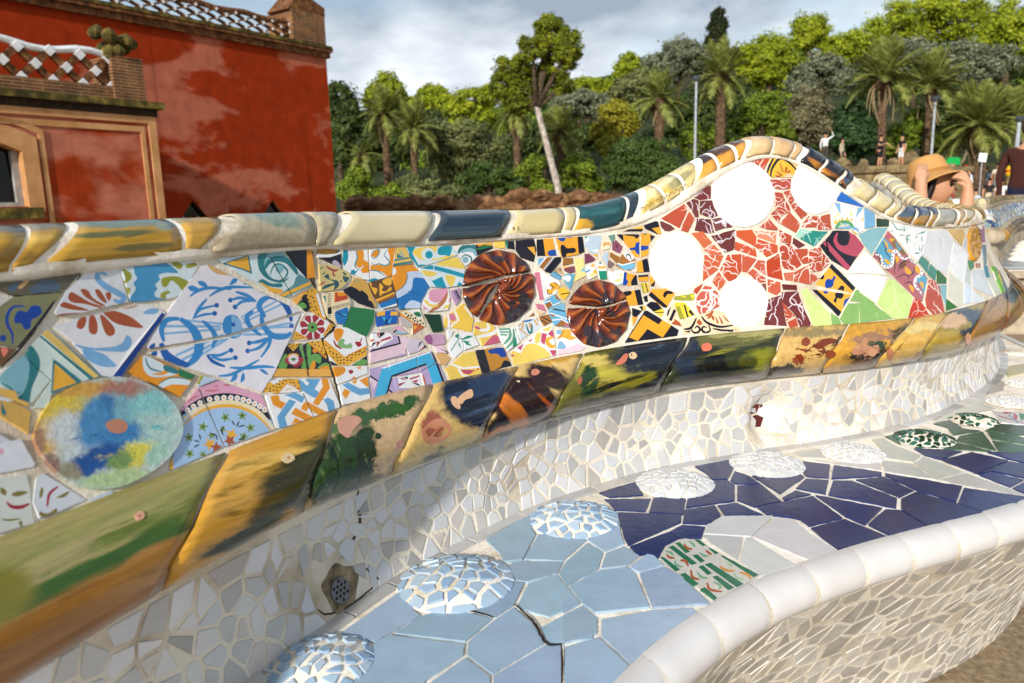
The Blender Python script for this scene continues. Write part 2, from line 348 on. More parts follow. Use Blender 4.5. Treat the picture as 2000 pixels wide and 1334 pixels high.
# ------------------------------------------------------------------ laying tiles: outline + painted design -> one thin solid tile
def inpoly(x, y, Pg):
    c = False; j = len(Pg) - 1
    for i in range(len(Pg)):
        if (Pg[i][1] > y) != (Pg[j][1] > y) and x < (Pg[j][0] - Pg[i][0]) * (y - Pg[i][1]) / (Pg[j][1] - Pg[i][1]) + Pg[i][0]: c = not c
        j = i
    return c
def area(Pg): return .5 * sum(Pg[i - 1][0] * Pg[i][1] - Pg[i][0] * Pg[i - 1][1] for i in range(len(Pg)))
def ccw(Pg): return Pg if area(Pg) > 0 else Pg[::-1]
def dens(Pg, step, jit=0.):
    o = []
    for i in range(len(Pg)):
        a, b = Pg[i], Pg[(i + 1) % len(Pg)]; L = math.hypot(b[0] - a[0], b[1] - a[1]); n = max(1, int(L / step))
        for k in range(n):
            j = jit if k else 0.
            o.append((a[0] + (b[0] - a[0]) * k / n + random.uniform(-j, j), a[1] + (b[1] - a[1]) * k / n + random.uniform(-j, j)))
    return o
def tile(name, Pg, base, shapes, where='panel', lift=.0020, thick=.006, step=9., jit=.55, gridstep=26., tilt=.0009, parent=None, hfn=None, label=None):
    mp = MAPS[where]; lift, tilt = (.0012, .0004) if where == 'seat' else (lift, tilt); Pg = ccw(Pg); out = dens(Pg, step, jit); nb = len(out)
    vs = list(out); mats = [base]; shp = []; edges = []
    xs = [p[0] for p in out]; ys = [p[1] for p in out]; x0, x1, y0, y1 = min(xs), max(xs), min(ys), max(ys)
    for key, sp in shapes:
        if len(sp) < 3: continue
        bx = (min(q[0] for q in sp), max(q[0] for q in sp), min(q[1] for q in sp), max(q[1] for q in sp))
        if bx[1] < x0 or bx[0] > x1 or bx[3] < y0 or bx[2] > y1 or abs(area(sp)) < .15: continue
        b = len(vs); n_ = len(sp); vs += sp; edges += [(b + i, b + (i + 1) % n_) for i in range(n_)]
        if key not in mats: mats.append(key)
        shp.append((bx, sp, mats.index(key)))
    gx = x0 + gridstep * .5
    while gx < x1:
        gy = y0 + gridstep * .5
        while gy < y1:
            if inpoly(gx, gy, out): vs.append((gx + random.uniform(-2, 2), gy + random.uniform(-2, 2)))
            gy += gridstep
        gx += gridstep
    r = delaunay_2d_cdt([Vector(v) for v in vs], edges, [list(range(nb))], 1, 1e-4)
    V2, F2, of = r[0], r[2], r[5]
    F, MI = [], []; shp.reverse()
    for f, o in zip(F2, of):
        if not o: continue
        cx = sum(V2[i].x for i in f) / len(f); cy = sum(V2[i].y for i in f) / len(f); m = 0
        for bx, sp, k in shp:
            if bx[0] <= cx <= bx[1] and bx[2] <= cy <= bx[3] and inpoly(cx, cy, sp): m = k; break
        F.append(list(f)); MI.append(m)
    if not F: return None
    used = sorted({i for f in F for i in f}); re = {u: k for k, u in enumerate(used)}
    F = [[re[i] for i in f] for f in F]
    cx, cy = (x0 + x1) / 2, (y0 + y1) / 2; hx = max(x1 - x0, y1 - y0) / 2 + 1e-6
    ga, gb = random.uniform(-tilt, tilt), random.uniform(-tilt, tilt); lf = lift + random.uniform(-.0006, .0006)
    T_, B_, UV = [], [], []
    for u in used:
        q = V2[u]; h = mp(q.x, q.y)
        if h is None: return None
        w = lf + ga * (q.x - cx) / hx + gb * (q.y - cy) / hy_(hx)
        if hfn: w += hfn(q.x, q.y)
        T_.append(h[0] + h[1] * w); B_.append(h[0] + h[1] * (w - thick)); UV.append((q.x / 100, q.y / 100))
    n = len(T_); cnt = {}
    for k, f in enumerate(F):
        for a, b in zip(f, f[1:] + f[:1]): cnt[(a, b)] = k
    sides = [((a, b), k) for (a, b), k in cnt.items() if (b, a) not in cnt]
    # side walls
    V = T_ + B_; UV = UV + UV; FF = list(F); MM = list(MI)
    for (a, b), k in sides: FF.append([b, a, a + n, b + n]); MM.append(MI[k])
    v0, v1, v2 = [Vector(T_[i]) for i in F[0][:3]]
    if (v1 - v0).cross(v2 - v0).dot(Vector(CC) - v0) < 0: FF = [f[::-1] for f in FF]
    o = mesh(name, V, FF, [M_(m) for m in mats], parent or bench, mi=MM, uv=UV, smooth=hfn is not None)
    if label: o['label'] = label
    return o
def hy_(h): return h
def M_(m): return m if not isinstance(m, str) else glaze(m)
# compact drawing language for the designs
PAL = dict(w='e6e6ea', W='f6f6f6', lb='7db0dc', mb='3a8ccc', db='1f60ae', nb='123f94', te='2f7d84', lt='88bcc8', pw='dceaee', ye='eac468', yo='f2b436', go='c08a28',
    or_='f09a1c', br='a06a30', ru='b4552a', bk='1d1b26', gr='2c7a48', dg='0f3a22', pk='e6a8c2', lp='f0d2dc', mv='b7a6c8', ro='cc5068', re='a82030', og='d8622e', mr='743230',
    cr='f4e2b8', yl='f6d45e', cy='42b2de', tq='1a98b2', ol='a0a030', lg='d2ea90', mg='8cb868', tl='2f5a60', sk='8cbcc6', tn='dcae70', gy='c4bcb8', bl='2476bc', d2='1446a6', g2='1f9070',
    g3='6aa880', g4='8aba78', g5='7a9a48', pu='9a5a88', cb='d8c8a0', bn='6a4a2c', od='67604a', oo='8c8c60', sl='55677c', bb='a9c9ec', y2='f2b450', y3='ead43c', c2='f6deba', yd='d8a850',
    bz='5aaac8', o2='8a7c3c', rr='e88068', rs='d88094', vi='5a3c6a', pb='cbd9f2', gb='6f9a88', pl='b898b8')
def colr(k):
    k = PAL.get(k, PAL.get(k + '_', k)); r, g, b = [int(k[i:i + 2], 16) for i in (0, 2, 4)]
    if r > 170 and 30 < g < 120 and b < 105 and r - b > 90 and g - b < 70: r, g, b = [int(v * .84 + w * .16) for v, w in ((r, 150), (g, 96), (b, 84))]; k = '%02x%02x%02x' % (r, g, b)
    return k
def crom(pts, closed, n=5):
    o = []; m = len(pts)
    for i in range(m if closed else m - 1):
        g = (lambda j: pts[j % m]) if closed else (lambda j: pts[min(max(j, 0), m - 1)])
        a, b, c, d = g(i - 1), g(i), g(i + 1), g(i + 2)
        for k in range(n):
            t = k / n
            o.append(tuple(.5 * (2 * b[q] + (c[q] - a[q]) * t + (2 * a[q] - 5 * b[q] + 4 * c[q] - d[q]) * t * t + (3 * b[q] - a[q] - 3 * c[q] + d[q]) * t ** 3) for q in (0, 1)))
    if not closed: o.append(pts[-1])
    return o
def stroke(pts, w, taper=False):
    """ribbon outline along a line, tapering to the ends when asked"""
    L, Rr = [], []; m = len(pts)
    for i, p in enumerate(pts):
        a, b = pts[max(i - 1, 0)], pts[min(i + 1, m - 1)]; dx, dy = b[0] - a[0], b[1] - a[1]; l = math.hypot(dx, dy) or 1
        k = w / 2 * ((.35 + .65 * math.sin(math.pi * (i + .5) / m)) if taper else 1)
        L.append((p[0] - dy / l * k, p[1] + dx / l * k)); Rr.append((p[0] + dy / l * k, p[1] - dx / l * k))
    return [[L[i], L[i + 1], Rr[i + 1], Rr[i]] for i in range(m - 1)]
def circ(x, y, rx, ry=None, n=16, ph=0.): ry = ry or rx; return [(x + rx * math.cos(2 * math.pi * k / n + ph), y + ry * math.sin(2 * math.pi * k / n + ph)) for k in range(n)]
class Draw:
    def __init__(s, where, name): s.w, s.name = where, name; s.f = (0, 0, 1); s.cur = None; s.n = 0; s.outl = []
    def pts(s, toks): return [((float(a.split(',')[0])) / s.f[2] + s.f[0], float(a.split(',')[1]) / s.f[2] + s.f[1]) for a in toks]
    def flush(s):
        if s.cur:
            for Pg in s.cur['o']:
                c = s.cur['c']
                if s.w == 'seat' and not s.cur['s']: k = random.uniform(.93, 1.05); c = ''.join('%02x' % max(0, min(255, int(int(c[i:i + 2], 16) * k * random.uniform(.985, 1.015)))) for i in (0, 2, 4))
                if tile(s.cur.get('nm', s.name), Pg, c, s.cur['s'], s.w, **s.cur.get('kw', {})): s.n += 1
        s.cur = None
    def run(s, text):
        for ln in text.strip().split('\n'):
            t = ln.split()
            if not t: continue
            c = t[0]; k = s.f[2]
            if c == '@': s.f = (float(t[1]), float(t[2]), float(t[3])); continue
            if c == 'T':
                s.flush(); col = colr(t[1]); polys = [[]]
                for q in t[2:]:
                    if q == '|': polys.append([])
                    else: polys[-1].append(('-50,' + q.split(',')[1]) if s.f[0] == 0 and q.startswith('0,') and s.w == 'panel' else q)
                s.cur = dict(o=[s.pts(p) for p in polys], c=col, s=[]); continue
            if c == 'B': s.flush(); s.cur = dict(o=[crom(s.pts(t[2:]), True, 4)], c=colr(t[1]), s=[], kw=dict(lift=.0016, thick=.004, jit=.25, step=5., tilt=.0001)); continue
            if c == 'C':    # round plate x,y rx ry rot
                s.flush(); p = s.pts([t[2]])[0]; a = R_(float(t[5])) if len(t) > 5 else 0
                o = [(p[0] + (u * math.cos(a) - v * math.sin(a)) / k, p[1] + (u * math.sin(a) + v * math.cos(a)) / k) for u, v in circ(0, 0, float(t[3]), float(t[4]), 44)]
                s.cur = dict(o=[o], c=colr(t[1]), s=[], nm='round_tile', kw=dict(jit=.2)); continue
            S = s.cur['s']; col = colr(t[1])
            if c == 'P': S.append((col, s.pts(t[2:])))
            elif c == 'p': S.append((col, crom(s.pts(t[2:]), True, 4)))
            elif c in 'Ss':
                p = s.pts(t[3:]); p = crom(p, False, 5) if c == 's' else p
                for q in stroke(p, float(t[2]) / k * 1.15, c == 's'): S.append((col, q))
            elif c == 'O': p = s.pts([t[2]])[0]; S.append((col, circ(p[0], p[1], float(t[3]) / k, float(t[4]) / k if len(t) > 4 else None)))
            elif c == 'D':
                for p in s.pts(t[3:]): S.append((col, circ(p[0], p[1], float(t[2]) / k, None, 7)))
            elif c == 'H':  # ticks along a line: width, from, to, number, length
                a, b = s.pts(t[3:5]); n = int(t[5]); ln_ = float(t[6]) / k / 2; dx, dy = b[0] - a[0], b[1] - a[1]; l = math.hypot(dx, dy); ux, uy = -dy / l, dx / l
                for i in range(n):
                    x, y = a[0] + dx * (i + .5) / n, a[1] + dy * (i + .5) / n
                    for q in stroke([(x - ux * ln_, y - uy * ln_), (x + ux * ln_, y + uy * ln_)], float(t[2]) / k): S.append((col, q))
            elif c == 'R':  # rosette: centre r1 r2 n
                p = s.pts([t[2]])[0]; r1, r2, n = float(t[3]) / k, float(t[4]) / k, int(t[5])
                for i in range(n):
                    a = 2 * math.pi * i / n + .3; wd = math.pi / n * .84
                    S.append((col, [(p[0] + r1 * math.cos(a - wd * .7), p[1] + r1 * math.sin(a - wd * .7)), (p[0] + r2 * .86 * math.cos(a - wd), p[1] + r2 * .86 * math.sin(a - wd)), (p[0] + r2 * math.cos(a - wd * .4), p[1] + r2 * math.sin(a - wd * .4)),
                        (p[0] + r2 * math.cos(a + wd * .4), p[1] + r2 * math.sin(a + wd * .4)), (p[0] + r2 * .86 * math.cos(a + wd), p[1] + r2 * .86 * math.sin(a + wd)), (p[0] + r1 * math.cos(a + wd * .7), p[1] + r1 * math.sin(a + wd * .7))]))
            elif c == 'K':  # leaf star
                p = s.pts([t[2]])[0]; r = float(t[3]) / k; ph = random.uniform(0, 6)
                S.append((col, [(p[0] + (r if i % 2 else r * .42) * math.cos(ph + math.pi * i / 5), p[1] + (r if i % 2 else r * .42) * math.sin(ph + math.pi * i / 5)) for i in range(10)]))
            elif c == 'V':  # marbling veins
                xs = [q for o in s.cur['o'] for q in o]; x0, x1 = min(q[0] for q in xs), max(q[0] for q in xs); y0, y1 = min(q[1] for q in xs), max(q[1] for q in xs)
                for i in range(int(int(t[3]) * 1.9) + 1):
                    x, y = random.uniform(x0, x1), random.uniform(y0, y1); a = random.uniform(0, 6.3); pp = [(x, y)]
                    for j in range(9): a += random.uniform(-1.0, 1.0); x += 6.5 * math.cos(a); y += 6.5 * math.sin(a); pp.append((x, y))
                    for q in stroke(crom(pp, False, 3), float(t[2]) * random.uniform(.8, 1.9), True): S.append((col, q))
        s.flush()
# ------------------------------------------------------------------ back panel: the mosaic, tile by tile
PANEL = '''
@ 0 500 4.4475
T od 0,240 250,215 640,160 700,150 560,300 180,345 100,345 0,290
p sl 250,290 330,240 380,210 470,220 520,260 500,300 380,320 280,330
p tn 150,270 220,215 240,230 170,290
p sl 60,280 130,240 150,270 90,320
T oo 0,480 110,360 330,340 540,320 480,400 340,590 150,800 0,770
p d2 110,540 150,480 220,490 260,440 330,440 350,500 300,540 260,560 250,630 200,640 170,590 120,590
s d2 26 200,440 100,450 50,520 50,600 90,680 95,770
P bk 480,380 350,600 150,810 130,800 320,570 440,410
O d2 10,720 30
T gy 0,330 90,370 0,470
T bn 0,790 130,810 20,950 0,960
p rr 0,800 60,820 20,880
T w 720,165 1030,120 1105,400 880,450 740,490 490,520 460,500 560,320 | 500,595 760,525 1060,460 1250,420 1400,480 1425,505 1050,1050 960,1055 870,1040 620,740 455,612
p ru 580,370 600,320 640,330 760,400 870,440 860,455 720,420 620,410
p ru 690,300 720,290 760,310 800,370 900,430 880,440 780,390 720,350
p ru 815,300 850,295 880,330 920,400 900,410 850,370
p ru 910,330 940,315 960,340 945,390 925,380
p ru 510,440 540,405 600,420 750,470 740,480 600,470
p ru 490,515 600,500 690,500 640,525 520,535
p ru 660,600 680,550 740,530 735,600 700,640 665,625
p ru 770,530 810,520 840,600 835,670 800,685 765,650
p ru 860,520 900,530 980,620 985,680 940,700 900,660
p ru 890,490 990,480 1120,530 1200,590 1230,630 1120,620 1000,590 930,540
p ru 1060,450 1190,420 1180,440 1090,462
s lb 46 920,170 880,145 845,155 840,200 900,260 1010,320 1070,360 1050,400 1000,395 985,375
p lb 640,770 800,800 980,790 1060,750 1090,690 1135,730 1120,800 1060,835 900,830 720,810
p lb 720,810 880,850 960,910 1000,965 860,960 740,890
p lb 1230,500 1300,460 1370,470 1330,510
P nb 1395,495 1425,515 1050,1050 970,1052
T 4c9aca 1045,115 1660,40 1710,80 1600,330 1470,370 1180,405 1130,395
p pw 1045,115 1140,100 1160,160 1180,200 1150,240 1170,290 1130,350 1110,380 1060,250
p ol 1050,120 1110,140 1135,190 1100,230 1070,240 1080,190
P ol 1085,270 1125,290 1110,340
p pw 1380,210 1370,170 1440,150 1540,150 1480,90 1450,60 1660,40 1720,80 1640,250 1590,350 1470,375 1350,360 1335,320 1360,290 1340,250
p ol 1400,200 1480,180 1560,190 1640,240 1590,310 1550,270 1530,250 1480,215 1440,270 1400,260
p ol 1390,330 1440,305 1475,320 1430,345 1440,370 1390,370
p ol 1480,60 1550,60 1580,90 1550,120 1500,90
p ol 1610,80 1690,60 1700,90 1620,110
T or 1230,870 1270,880 1690,1040 1560,1225 1380,1140 1110,1010
p pw 1230,875 1300,890 1420,960 1400,1010 1310,1030 1400,1040 1490,1005 1520,1035 1330,1060 1240,1000
s te 14 1250,890 1290,980 1400,1012
P gr 1540,980 1690,1040 1660,1080 1545,1050
p te 1420,950 1530,990 1530,1030 1420,1000
s pw 56 1370,1150 1480,1090 1650,1110
s te 10 1370,1120 1480,1062 1660,1080
T d4e2da 330,702 405,632 870,1045 690,1100 430,1215 400,1330 280,1330 440,1080 205,880 260,780 | 0,1050 190,872 425,1085 262,1288 130,1240 0,1110
P 5a9298 405,630 445,645 870,1045 840,1055
P ye 350,680 405,640 850,1050 800,1065
P te 330,700 350,695 805,1065 770,1080
P te 450,900 490,920 700,1090 680,1105 430,1210
P yo 465,935 655,1105 445,1180
p te 200,820 260,780 330,880 330,1000 270,1150 240,1290 150,1240 200,1180 240,1050 230,920
p lt 190,870 240,930 240,1040 200,1180 130,1200 0,1110 0,1040
s te 14 0,1110 80,1150 140,1220
T e2b458 0,1140 120,1180 150,1250 240,1280 232,1310 0,1200
T w 0,1210 120,1260 0,1290
@ 0 780 4.4475
T e2b458 0,0 60,0 270,115 235,300 0,130
P te 0,20 45,130 20,150 0,120
P te 268,115 285,200 240,295 250,180
T w 0,290 90,370 0,390
T w 0,400 170,352 300,560 285,590 0,655
O pk 0,460 26
T dde0d4 0,690 230,655 250,760 270,1000 290,1080 0,1180
p o2 0,770 50,800 40,840 0,820
p o2 90,830 160,800 240,810 150,850
s re 30 50,900 100,940 180,940 250,910
s o2 16 0,1050 80,1055 170,1040
p o2 150,1080 180,1060 185,1120
T dde0e4 310,690 370,645 740,875 500,980 330,1040 275,900
s re 22 500,760 420,830 400,940
p o2 330,850 350,770 370,800 350,860
p o2 480,860 550,820 600,800 560,850
p o2 330,980 400,1000 480,950 470,1010 350,1030
T c8d4e0 760,870 960,800 970,830 820,900
@ 0 440 3.3333
T ece8ee 1312,264 1345,254 1500,335 1740,465 1945,560 1700,640 1560,690 1480,712 1200,765 965,803 950,790 1060,602 1200,404 | 955,832 1200,790 1480,735 1560,710 1750,645 1945,580 1900,690 1780,960 1700,1088 1480,1010 1210,930 1040,865
p tn 1340,255 1390,250 1500,318 1470,328 1390,312
p mb 1215,405 1250,395 1290,420 1240,432
p mb 1280,368 1320,368 1345,402 1300,397
p mb 1488,392 1505,355 1542,338 1530,375
p mb 1575,387 1600,363 1620,366 1600,387
s mb 20 1230,465 1280,430 1360,410 1500,420
s mb 20 1355,465 1420,425 1500,405 1640,408
s mb 19 1250,615 1290,540 1340,480
s mb 16 1260,600 1300,550 1400,525
s mb 16 1260,605 1320,585 1390,578
D db 17 1403,524 1390,577 1492,490 1523,535 1615,770 1605,822 1497,818 1525,866
s mb 20 1525,435 1600,460 1660,500
s mb 18 1495,490 1560,475 1650,500
s mb 18 1525,535 1570,500 1640,495
S 88b8e0 11 1570,620 1820,480
S 88b8e0 12 1570,640 1860,500
S 88b8e0 9 1560,605 1760,470
S 88b8e0 13 1570,700 1890,640
S 88b8e0 12 1570,680 1890,665
S 88b8e0 13 1575,716 1890,712
S 88b8e0 15 1060,660 1430,662
S 88b8e0 13 1040,710 1430,680
S 88b8e0 13 1120,615 1440,645
S 88b8e0 15 1180,880 1470,730
S 88b8e0 15 1140,850 1450,715
S 88b8e0 13 1200,910 1480,740
p mb 1440,650 1460,600 1500,585 1540,600 1565,650 1570,710 1530,740 1490,735 1450,700
P 88b8e0 1500,585 1560,620 1572,700 1540,740 1500,720
P db 1500,635 1525,640 1520,665 1495,660
s mb 54 1165,610 1250,680 1290,780 1270,860 1215,915
s mb 34 1160,610 1080,620 1045,680 1060,760
s db 52 1040,770 1080,850 1150,895 1225,915
s mb 30 1310,625 1370,680 1395,740 1375,800
s mb 34 1720,600 1680,540 1700,490 1760,462
s mb 34 1700,560 1700,640 1760,720 1850,730 1885,700
s db 34 1740,470 1820,490 1870,560 1888,630
P db 1875,650 1902,645 1902,672 1875,674
s mb 30 1640,560 1600,600 1620,660 1690,722
s mb 20 1620,770 1680,760 1745,735
s mb 22 1605,825 1680,800 1745,740 1740,790 1690,865
s mb 18 1490,820 1420,850 1350,845
s mb 18 1520,868 1440,880 1370,860
s db 20 1340,845 1380,890 1460,925
s mb 20 1490,930 1580,935 1700,925 1780,930
s mb 19 1415,985 1500,975 1600,925 1680,880
p mb 1495,1022 1510,985 1540,973 1530,1010
p mb 1560,1027 1565,980 1580,963 1587,1005
p mb 1680,945 1710,943 1740,977 1715,972
p db 965,790 1000,770 1000,800 975,815
p db 980,840 1010,805 1020,842 1000,855
@ 380 470 5.93
T d8e8ea 250,215 828,155 1105,640 1050,660 900,600 640,460 430,340 | 848,150 1000,130 1060,190 1345,520 1128,640
P te 295,270 612,170 655,392 540,345
P yo 350,270 600,187 630,360 520,320
p lt 790,160 1000,125 1080,200 950,205 860,260 800,330
p te 720,172 830,160 795,230 800,330 880,440 1000,462 1080,430 1010,490 900,480 800,430 730,330
s te 60 800,330 850,250 950,215 1060,240 1140,330 1180,400
P 5a9298 1130,520 1160,430 1200,390 1320,470 1350,520 1050,660 950,640
P yo 970,630 1315,480 1335,512 1020,655
s te 20 860,400 900,300 980,280 1060,350 1040,430 960,470
O lt 972,332 50
p te 728,492 770,450 880,500 990,500 990,545 860,535
p yo 752,485 860,540 1010,575 940,622 760,512
T bk 1030,115 1345,95 1390,430 1290,440 1230,370
P or 1285,98 1345,95 1390,430 1290,440
T W 1275,828 1330,840 1560,958 1608,985 1480,1128 1200,1160 1142,1158 1160,1050 1215,880
P yo 1150,1060 1300,1140 1140,1160
P yo 1560,960 1612,985 1495,1110 1490,1075
R b02836 1355,1008 60 148 8
O 6aa850 1355,1008 60
O bk 1355,1008 17
S or 12 1562,962 1480,1110
S or 10 1288,832 1205,965
S or 12 1160,1062 1300,1140
D bk 8 1175,1100 1210,1105 1165,1140 1205,1140 1240,1130 1575,990 1550,1020 1585,1010 1530,1045
T yo 1268,600 1380,552 1425,605 1520,895 1500,918 1320,800 1235,655
P W 1390,625 1420,612 1510,890 1462,880
S or 12 1380,615 1470,890
P bk 1220,650 1278,622 1335,800 1250,780
p 6aa850 1200,740 1250,720 1290,780 1240,800
D bk 10 1300,600 1345,585 1290,640 1335,650 1310,690 1360,665 1330,730 1375,710 1345,770 1390,770 1370,815 1405,800 1430,860
T y2 1120,692 1262,592 1238,650 1180,738
T bk 1190,742 1238,692 1318,800 1290,828
p 6aa850 1190,745 1250,720 1290,770 1240,790
@ 480 620 5.93
T W 905,262 1010,170 1040,120 1150,120 1370,222 1390,335 1402,556 1080,558 998,556 905,340
P yo 890,265 950,300 1130,470 1160,460 1390,335 1402,440 1190,557 1060,557 900,390
S or 12 898,268 1135,465 1392,337
P bk 950,490 1068,558 990,560
P bk 1220,558 1402,440 1402,558
p 6aa850 1240,545 1340,490 1390,500 1380,552
p or 1010,172 1050,130 1120,150 1110,220 1080,260 1060,290 1020,250
p g4 1060,300 1100,250 1140,270 1160,320 1210,300 1220,360 1120,360 1060,340
s W 14 1160,260 1135,300 1170,320
s re 20 1008,270 1040,330 1102,372
p re 1260,290 1300,285 1335,320 1300,348 1260,310
s re 12 1310,310 1338,240
D bk 10 920,330 960,360 970,400 1005,420 1010,465 1045,435 1050,470 1085,465 1055,500 1095,500 1130,490 1170,470 1090,535 1130,530 1170,500 1210,500 1190,440 1225,435 1220,470 1265,440 1270,410 1305,435 1320,390 1340,415 1365,400 1380,370 1300,400
T bk 720,285 870,268 960,560 985,690 720,690 670,420 660,320
P yo 700,285 870,268 930,480 900,440
S or 12 720,300 925,480
p 6aa850 700,300 740,330 745,430 700,460
p 6aa850 710,470 800,425 865,460 850,540 780,520 725,590
p or 735,570 780,500 800,560 780,602 730,602
p 6aa850 820,595 900,530 960,550 970,595
p or 850,585 940,560 950,602 860,608
P y2 715,605 975,600 990,690 720,692
O or 790,392 26
D bk 10 760,290 795,320 830,290 840,335 875,360 870,395 905,430
T bk 465,318 630,298 655,380 690,500 710,690 305,690 380,540
P yo 460,320 632,295 542,398
D bk 9 500,320 540,330 520,350 580,325 550,365 600,315
p 6aa850 610,340 660,320 690,480 705,600 640,590 655,480
p 6aa850 370,560 440,430 480,480 462,590 400,610
p or 480,440 530,420 600,430 590,475 480,475
p b02836 440,490 500,470 640,465 662,500 620,560 560,582 520,550 460,540
R W 545,490 12 62 12
O 2f8a3c 545,490 28 16
P y2 320,600 705,600 715,692 300,692
T W 1005,580 1400,572 1408,650 1060,778 1035,690
p or 1005,580 1130,582 1140,640 1060,692 1030,682
p re 1180,630 1210,610 1242,630 1210,662
P or 1205,735 1240,685 1295,710
P or 1270,580 1335,576 1320,610 1290,592
T W 1062,790 1402,682 1430,958 1112,1018
P 6aaad8 1105,790 1170,758 1310,830 1420,822 1430,890 1310,912 1215,870
P or 1132,832 1202,868 1142,955 1100,890
P or 1305,735 1402,690 1415,815 1390,812
P or 1212,755 1290,715 1258,782
T W 235,752 370,712 600,718 632,860 300,892 205,862
P yo 245,745 330,780 450,708 610,715 640,870 560,800 470,762 360,895 200,865
P W 260,730 370,712 312,785
P W 375,885 470,778 595,852
S or 12 362,888 470,770 622,850
s or 10 450,860 480,830 520,852
D bk 10 385,740 425,735 460,735 505,725 545,720 345,775 380,780 420,770 310,800 350,815 390,815 230,830 270,830 310,850 350,855 270,862 550,760 560,795 605,760 605,825 515,760
T W 220,910 635,875 768,1158 520,1250 385,1288 335,1290 240,990 | 612,718 960,710 1080,1020 1080,1045 785,1150 655,868
P 6aaad8 610,715 700,780 830,860 905,960 850,960 750,920 640,850
P 6aaad8 690,715 862,715 790,838 700,790
P or 868,710 950,710 972,820 830,1030 765,1000 888,800
P 6aaad8 895,965 940,930 1010,970 1028,1070 948,1095 930,1020
P or 700,980 760,1010 935,1105 840,1145 730,1080
P or 268,918 370,908 382,970 452,1000 402,1072 302,1022
P 6aaad8 430,905 560,878 668,930 640,1002 560,960
P 6aaad8 490,955 572,985 440,1162 472,1272 380,1292 350,1160
P or 560,1052 765,1158 680,1205 510,1122
P or 635,1035 680,978 742,1000 690,1098 628,1070
P or 515,1245 560,1168 645,1212
P W 695,738 730,765 705,795 668,765
@ 300 700 5.93
T bb 305,600 500,352 798,1028 222,1288 170,1290 335,720 | 522,345 560,332 740,262 1238,430 1390,828 828,1022
P pk 250,620 500,350 740,255 1300,440 1400,800 1340,700 1240,560 1000,440 800,420 600,470 420,570 310,650
s cc6a70 16 590,380 680,380 760,370
s cc6a70 12 690,330 720,320 725,345
s cc6a70 16 370,520 440,470 510,440
s cc6a70 16 800,310 850,315 880,305
P bk 505,330 740,250 745,265 520,345
s bk 84 300,660 430,565 590,490 800,455 1000,480 1150,540 1270,630 1350,710
D W 34 380,608 450,565 525,525 640,480 725,467 805,462 885,462 960,467 1030,482 1095,502 1160,532 1220,562 1275,602
D or 14 380,608 450,565 525,525 640,480 725,467 805,462 885,462 960,467 1030,482 1095,502 1160,532 1220,562 1275,602
s cr 60 300,740 460,622 620,552 800,522 1000,542 1180,620 1290,720 1390,840
s yo 34 320,790 470,662 620,590 800,556 980,572 1140,640 1260,740 1350,850
K g5 820,690 64
K g5 1015,670 64
K g5 1110,810 64
K g5 560,800 66
K g5 395,925 66
K g5 405,1110 66
K g5 790,830 50
K g5 660,900 54
K g5 1030,910 60
K g5 560,1120 54
K yo 640,1000 84
K yo 890,890 84
K ru 870,960 80
K ru 715,1040 78
D bk 12 820,690 1015,670 1110,810 560,800 395,925 405,1110
s bk 14 895,730 930,780
s bk 14 980,735 950,800
s bk 14 970,800 1050,780
s bk 14 515,885 535,945
s bk 14 455,955 520,975
s bk 14 455,1035 520,1005
s bk 16 800,790 775,850 800,895
s bk 16 1040,890 1020,940 970,950
s bk 16 640,880 710,900 722,950
s bk 16 560,1120 600,1140 630,1120
S yo 36 190,1160 195,1290
T b8c8e0 505,300 540,200 720,250 520,330
P ol 505,300 530,205 575,205 520,310
@ 600 470 5.93
T bk 107,100 392,95 395,328 270,265 115,200
P go 105,100 390,92 330,145 200,160 108,150
P W 110,155 210,165 340,150 395,105 395,150 260,195 110,200
p c8b8c8 280,260 310,230 350,250 390,310 340,320
T dcc684 122,280 260,290 400,335 490,402 470,470 380,560 250,588 137,590
p tl 180,420 230,390 250,450 340,470 352,530 310,570 290,570 300,520 200,560 150,575 190,520 300,490 200,440
s b02836 24 205,300 290,350 345,340
s b02836 18 290,360 290,400 315,415
p 2f6a4a 395,370 440,380 432,410
p tl 395,420 440,420 475,440 430,490
s b02836 16 130,520 190,480
S 2f6a4a 10 130,330 175,315
p 2f6a4a 150,390 200,370 180,392
O 4a7a50 380,475 12
T W 415,108 690,108 705,462 640,450 560,405 490,380 410,330 | 717,108 1012,88 1000,200 962,408 720,478
p tq 415,108 460,120 470,190 450,260 412,285
P or 562,115 640,112 650,180 640,220 702,260 702,375 630,380 590,320 552,290 570,200
s tq 14 555,112 570,200 545,290 580,340
s tq 14 500,350 540,370 580,350 650,290
O tq 525,372 32
P W 625,300 652,282 565,400 535,400
P or 717,290 800,280 880,290 950,250 900,200 930,90 1012,85 985,250 962,410 900,422 830,362 717,352
p W 717,112 800,100 905,110 945,200 920,270 880,290 820,280 760,285 717,230
s tq 12 725,262 770,285 820,272 880,292 945,265 900,200 880,170 925,98
p or 728,180 760,130 820,115 810,170 770,200
s tq 10 722,190 760,125 825,112 810,175 765,210 722,190
O W 790,440 120 82
s tq 12 717,352 800,358 890,415
p tq 720,450 780,440 805,465 720,480
T ye 1032,86 1118,78 1212,268 992,295 1002,200
P te 1000,222 1180,192 1188,207 1000,242
P te 990,272 1208,238 1220,262 990,298
P te 1030,150 1105,202 1030,208
S lt 14 1060,130 1110,200
T or 972,302 1210,282 1290,352 1408,538 1320,680 1290,788 1062,798 1012,560 972,402
p bl 1385,445 1300,430 1212,440 1200,540 1120,620 1030,660 1058,805 1300,800 1330,680 1412,540
p pb 1150,370 1310,362 1388,445 1300,432 1222,440 1200,560 1130,622 1025,670 1015,600 1110,530 1150,440
s te 10 1145,370 1148,440 1105,530 1010,600
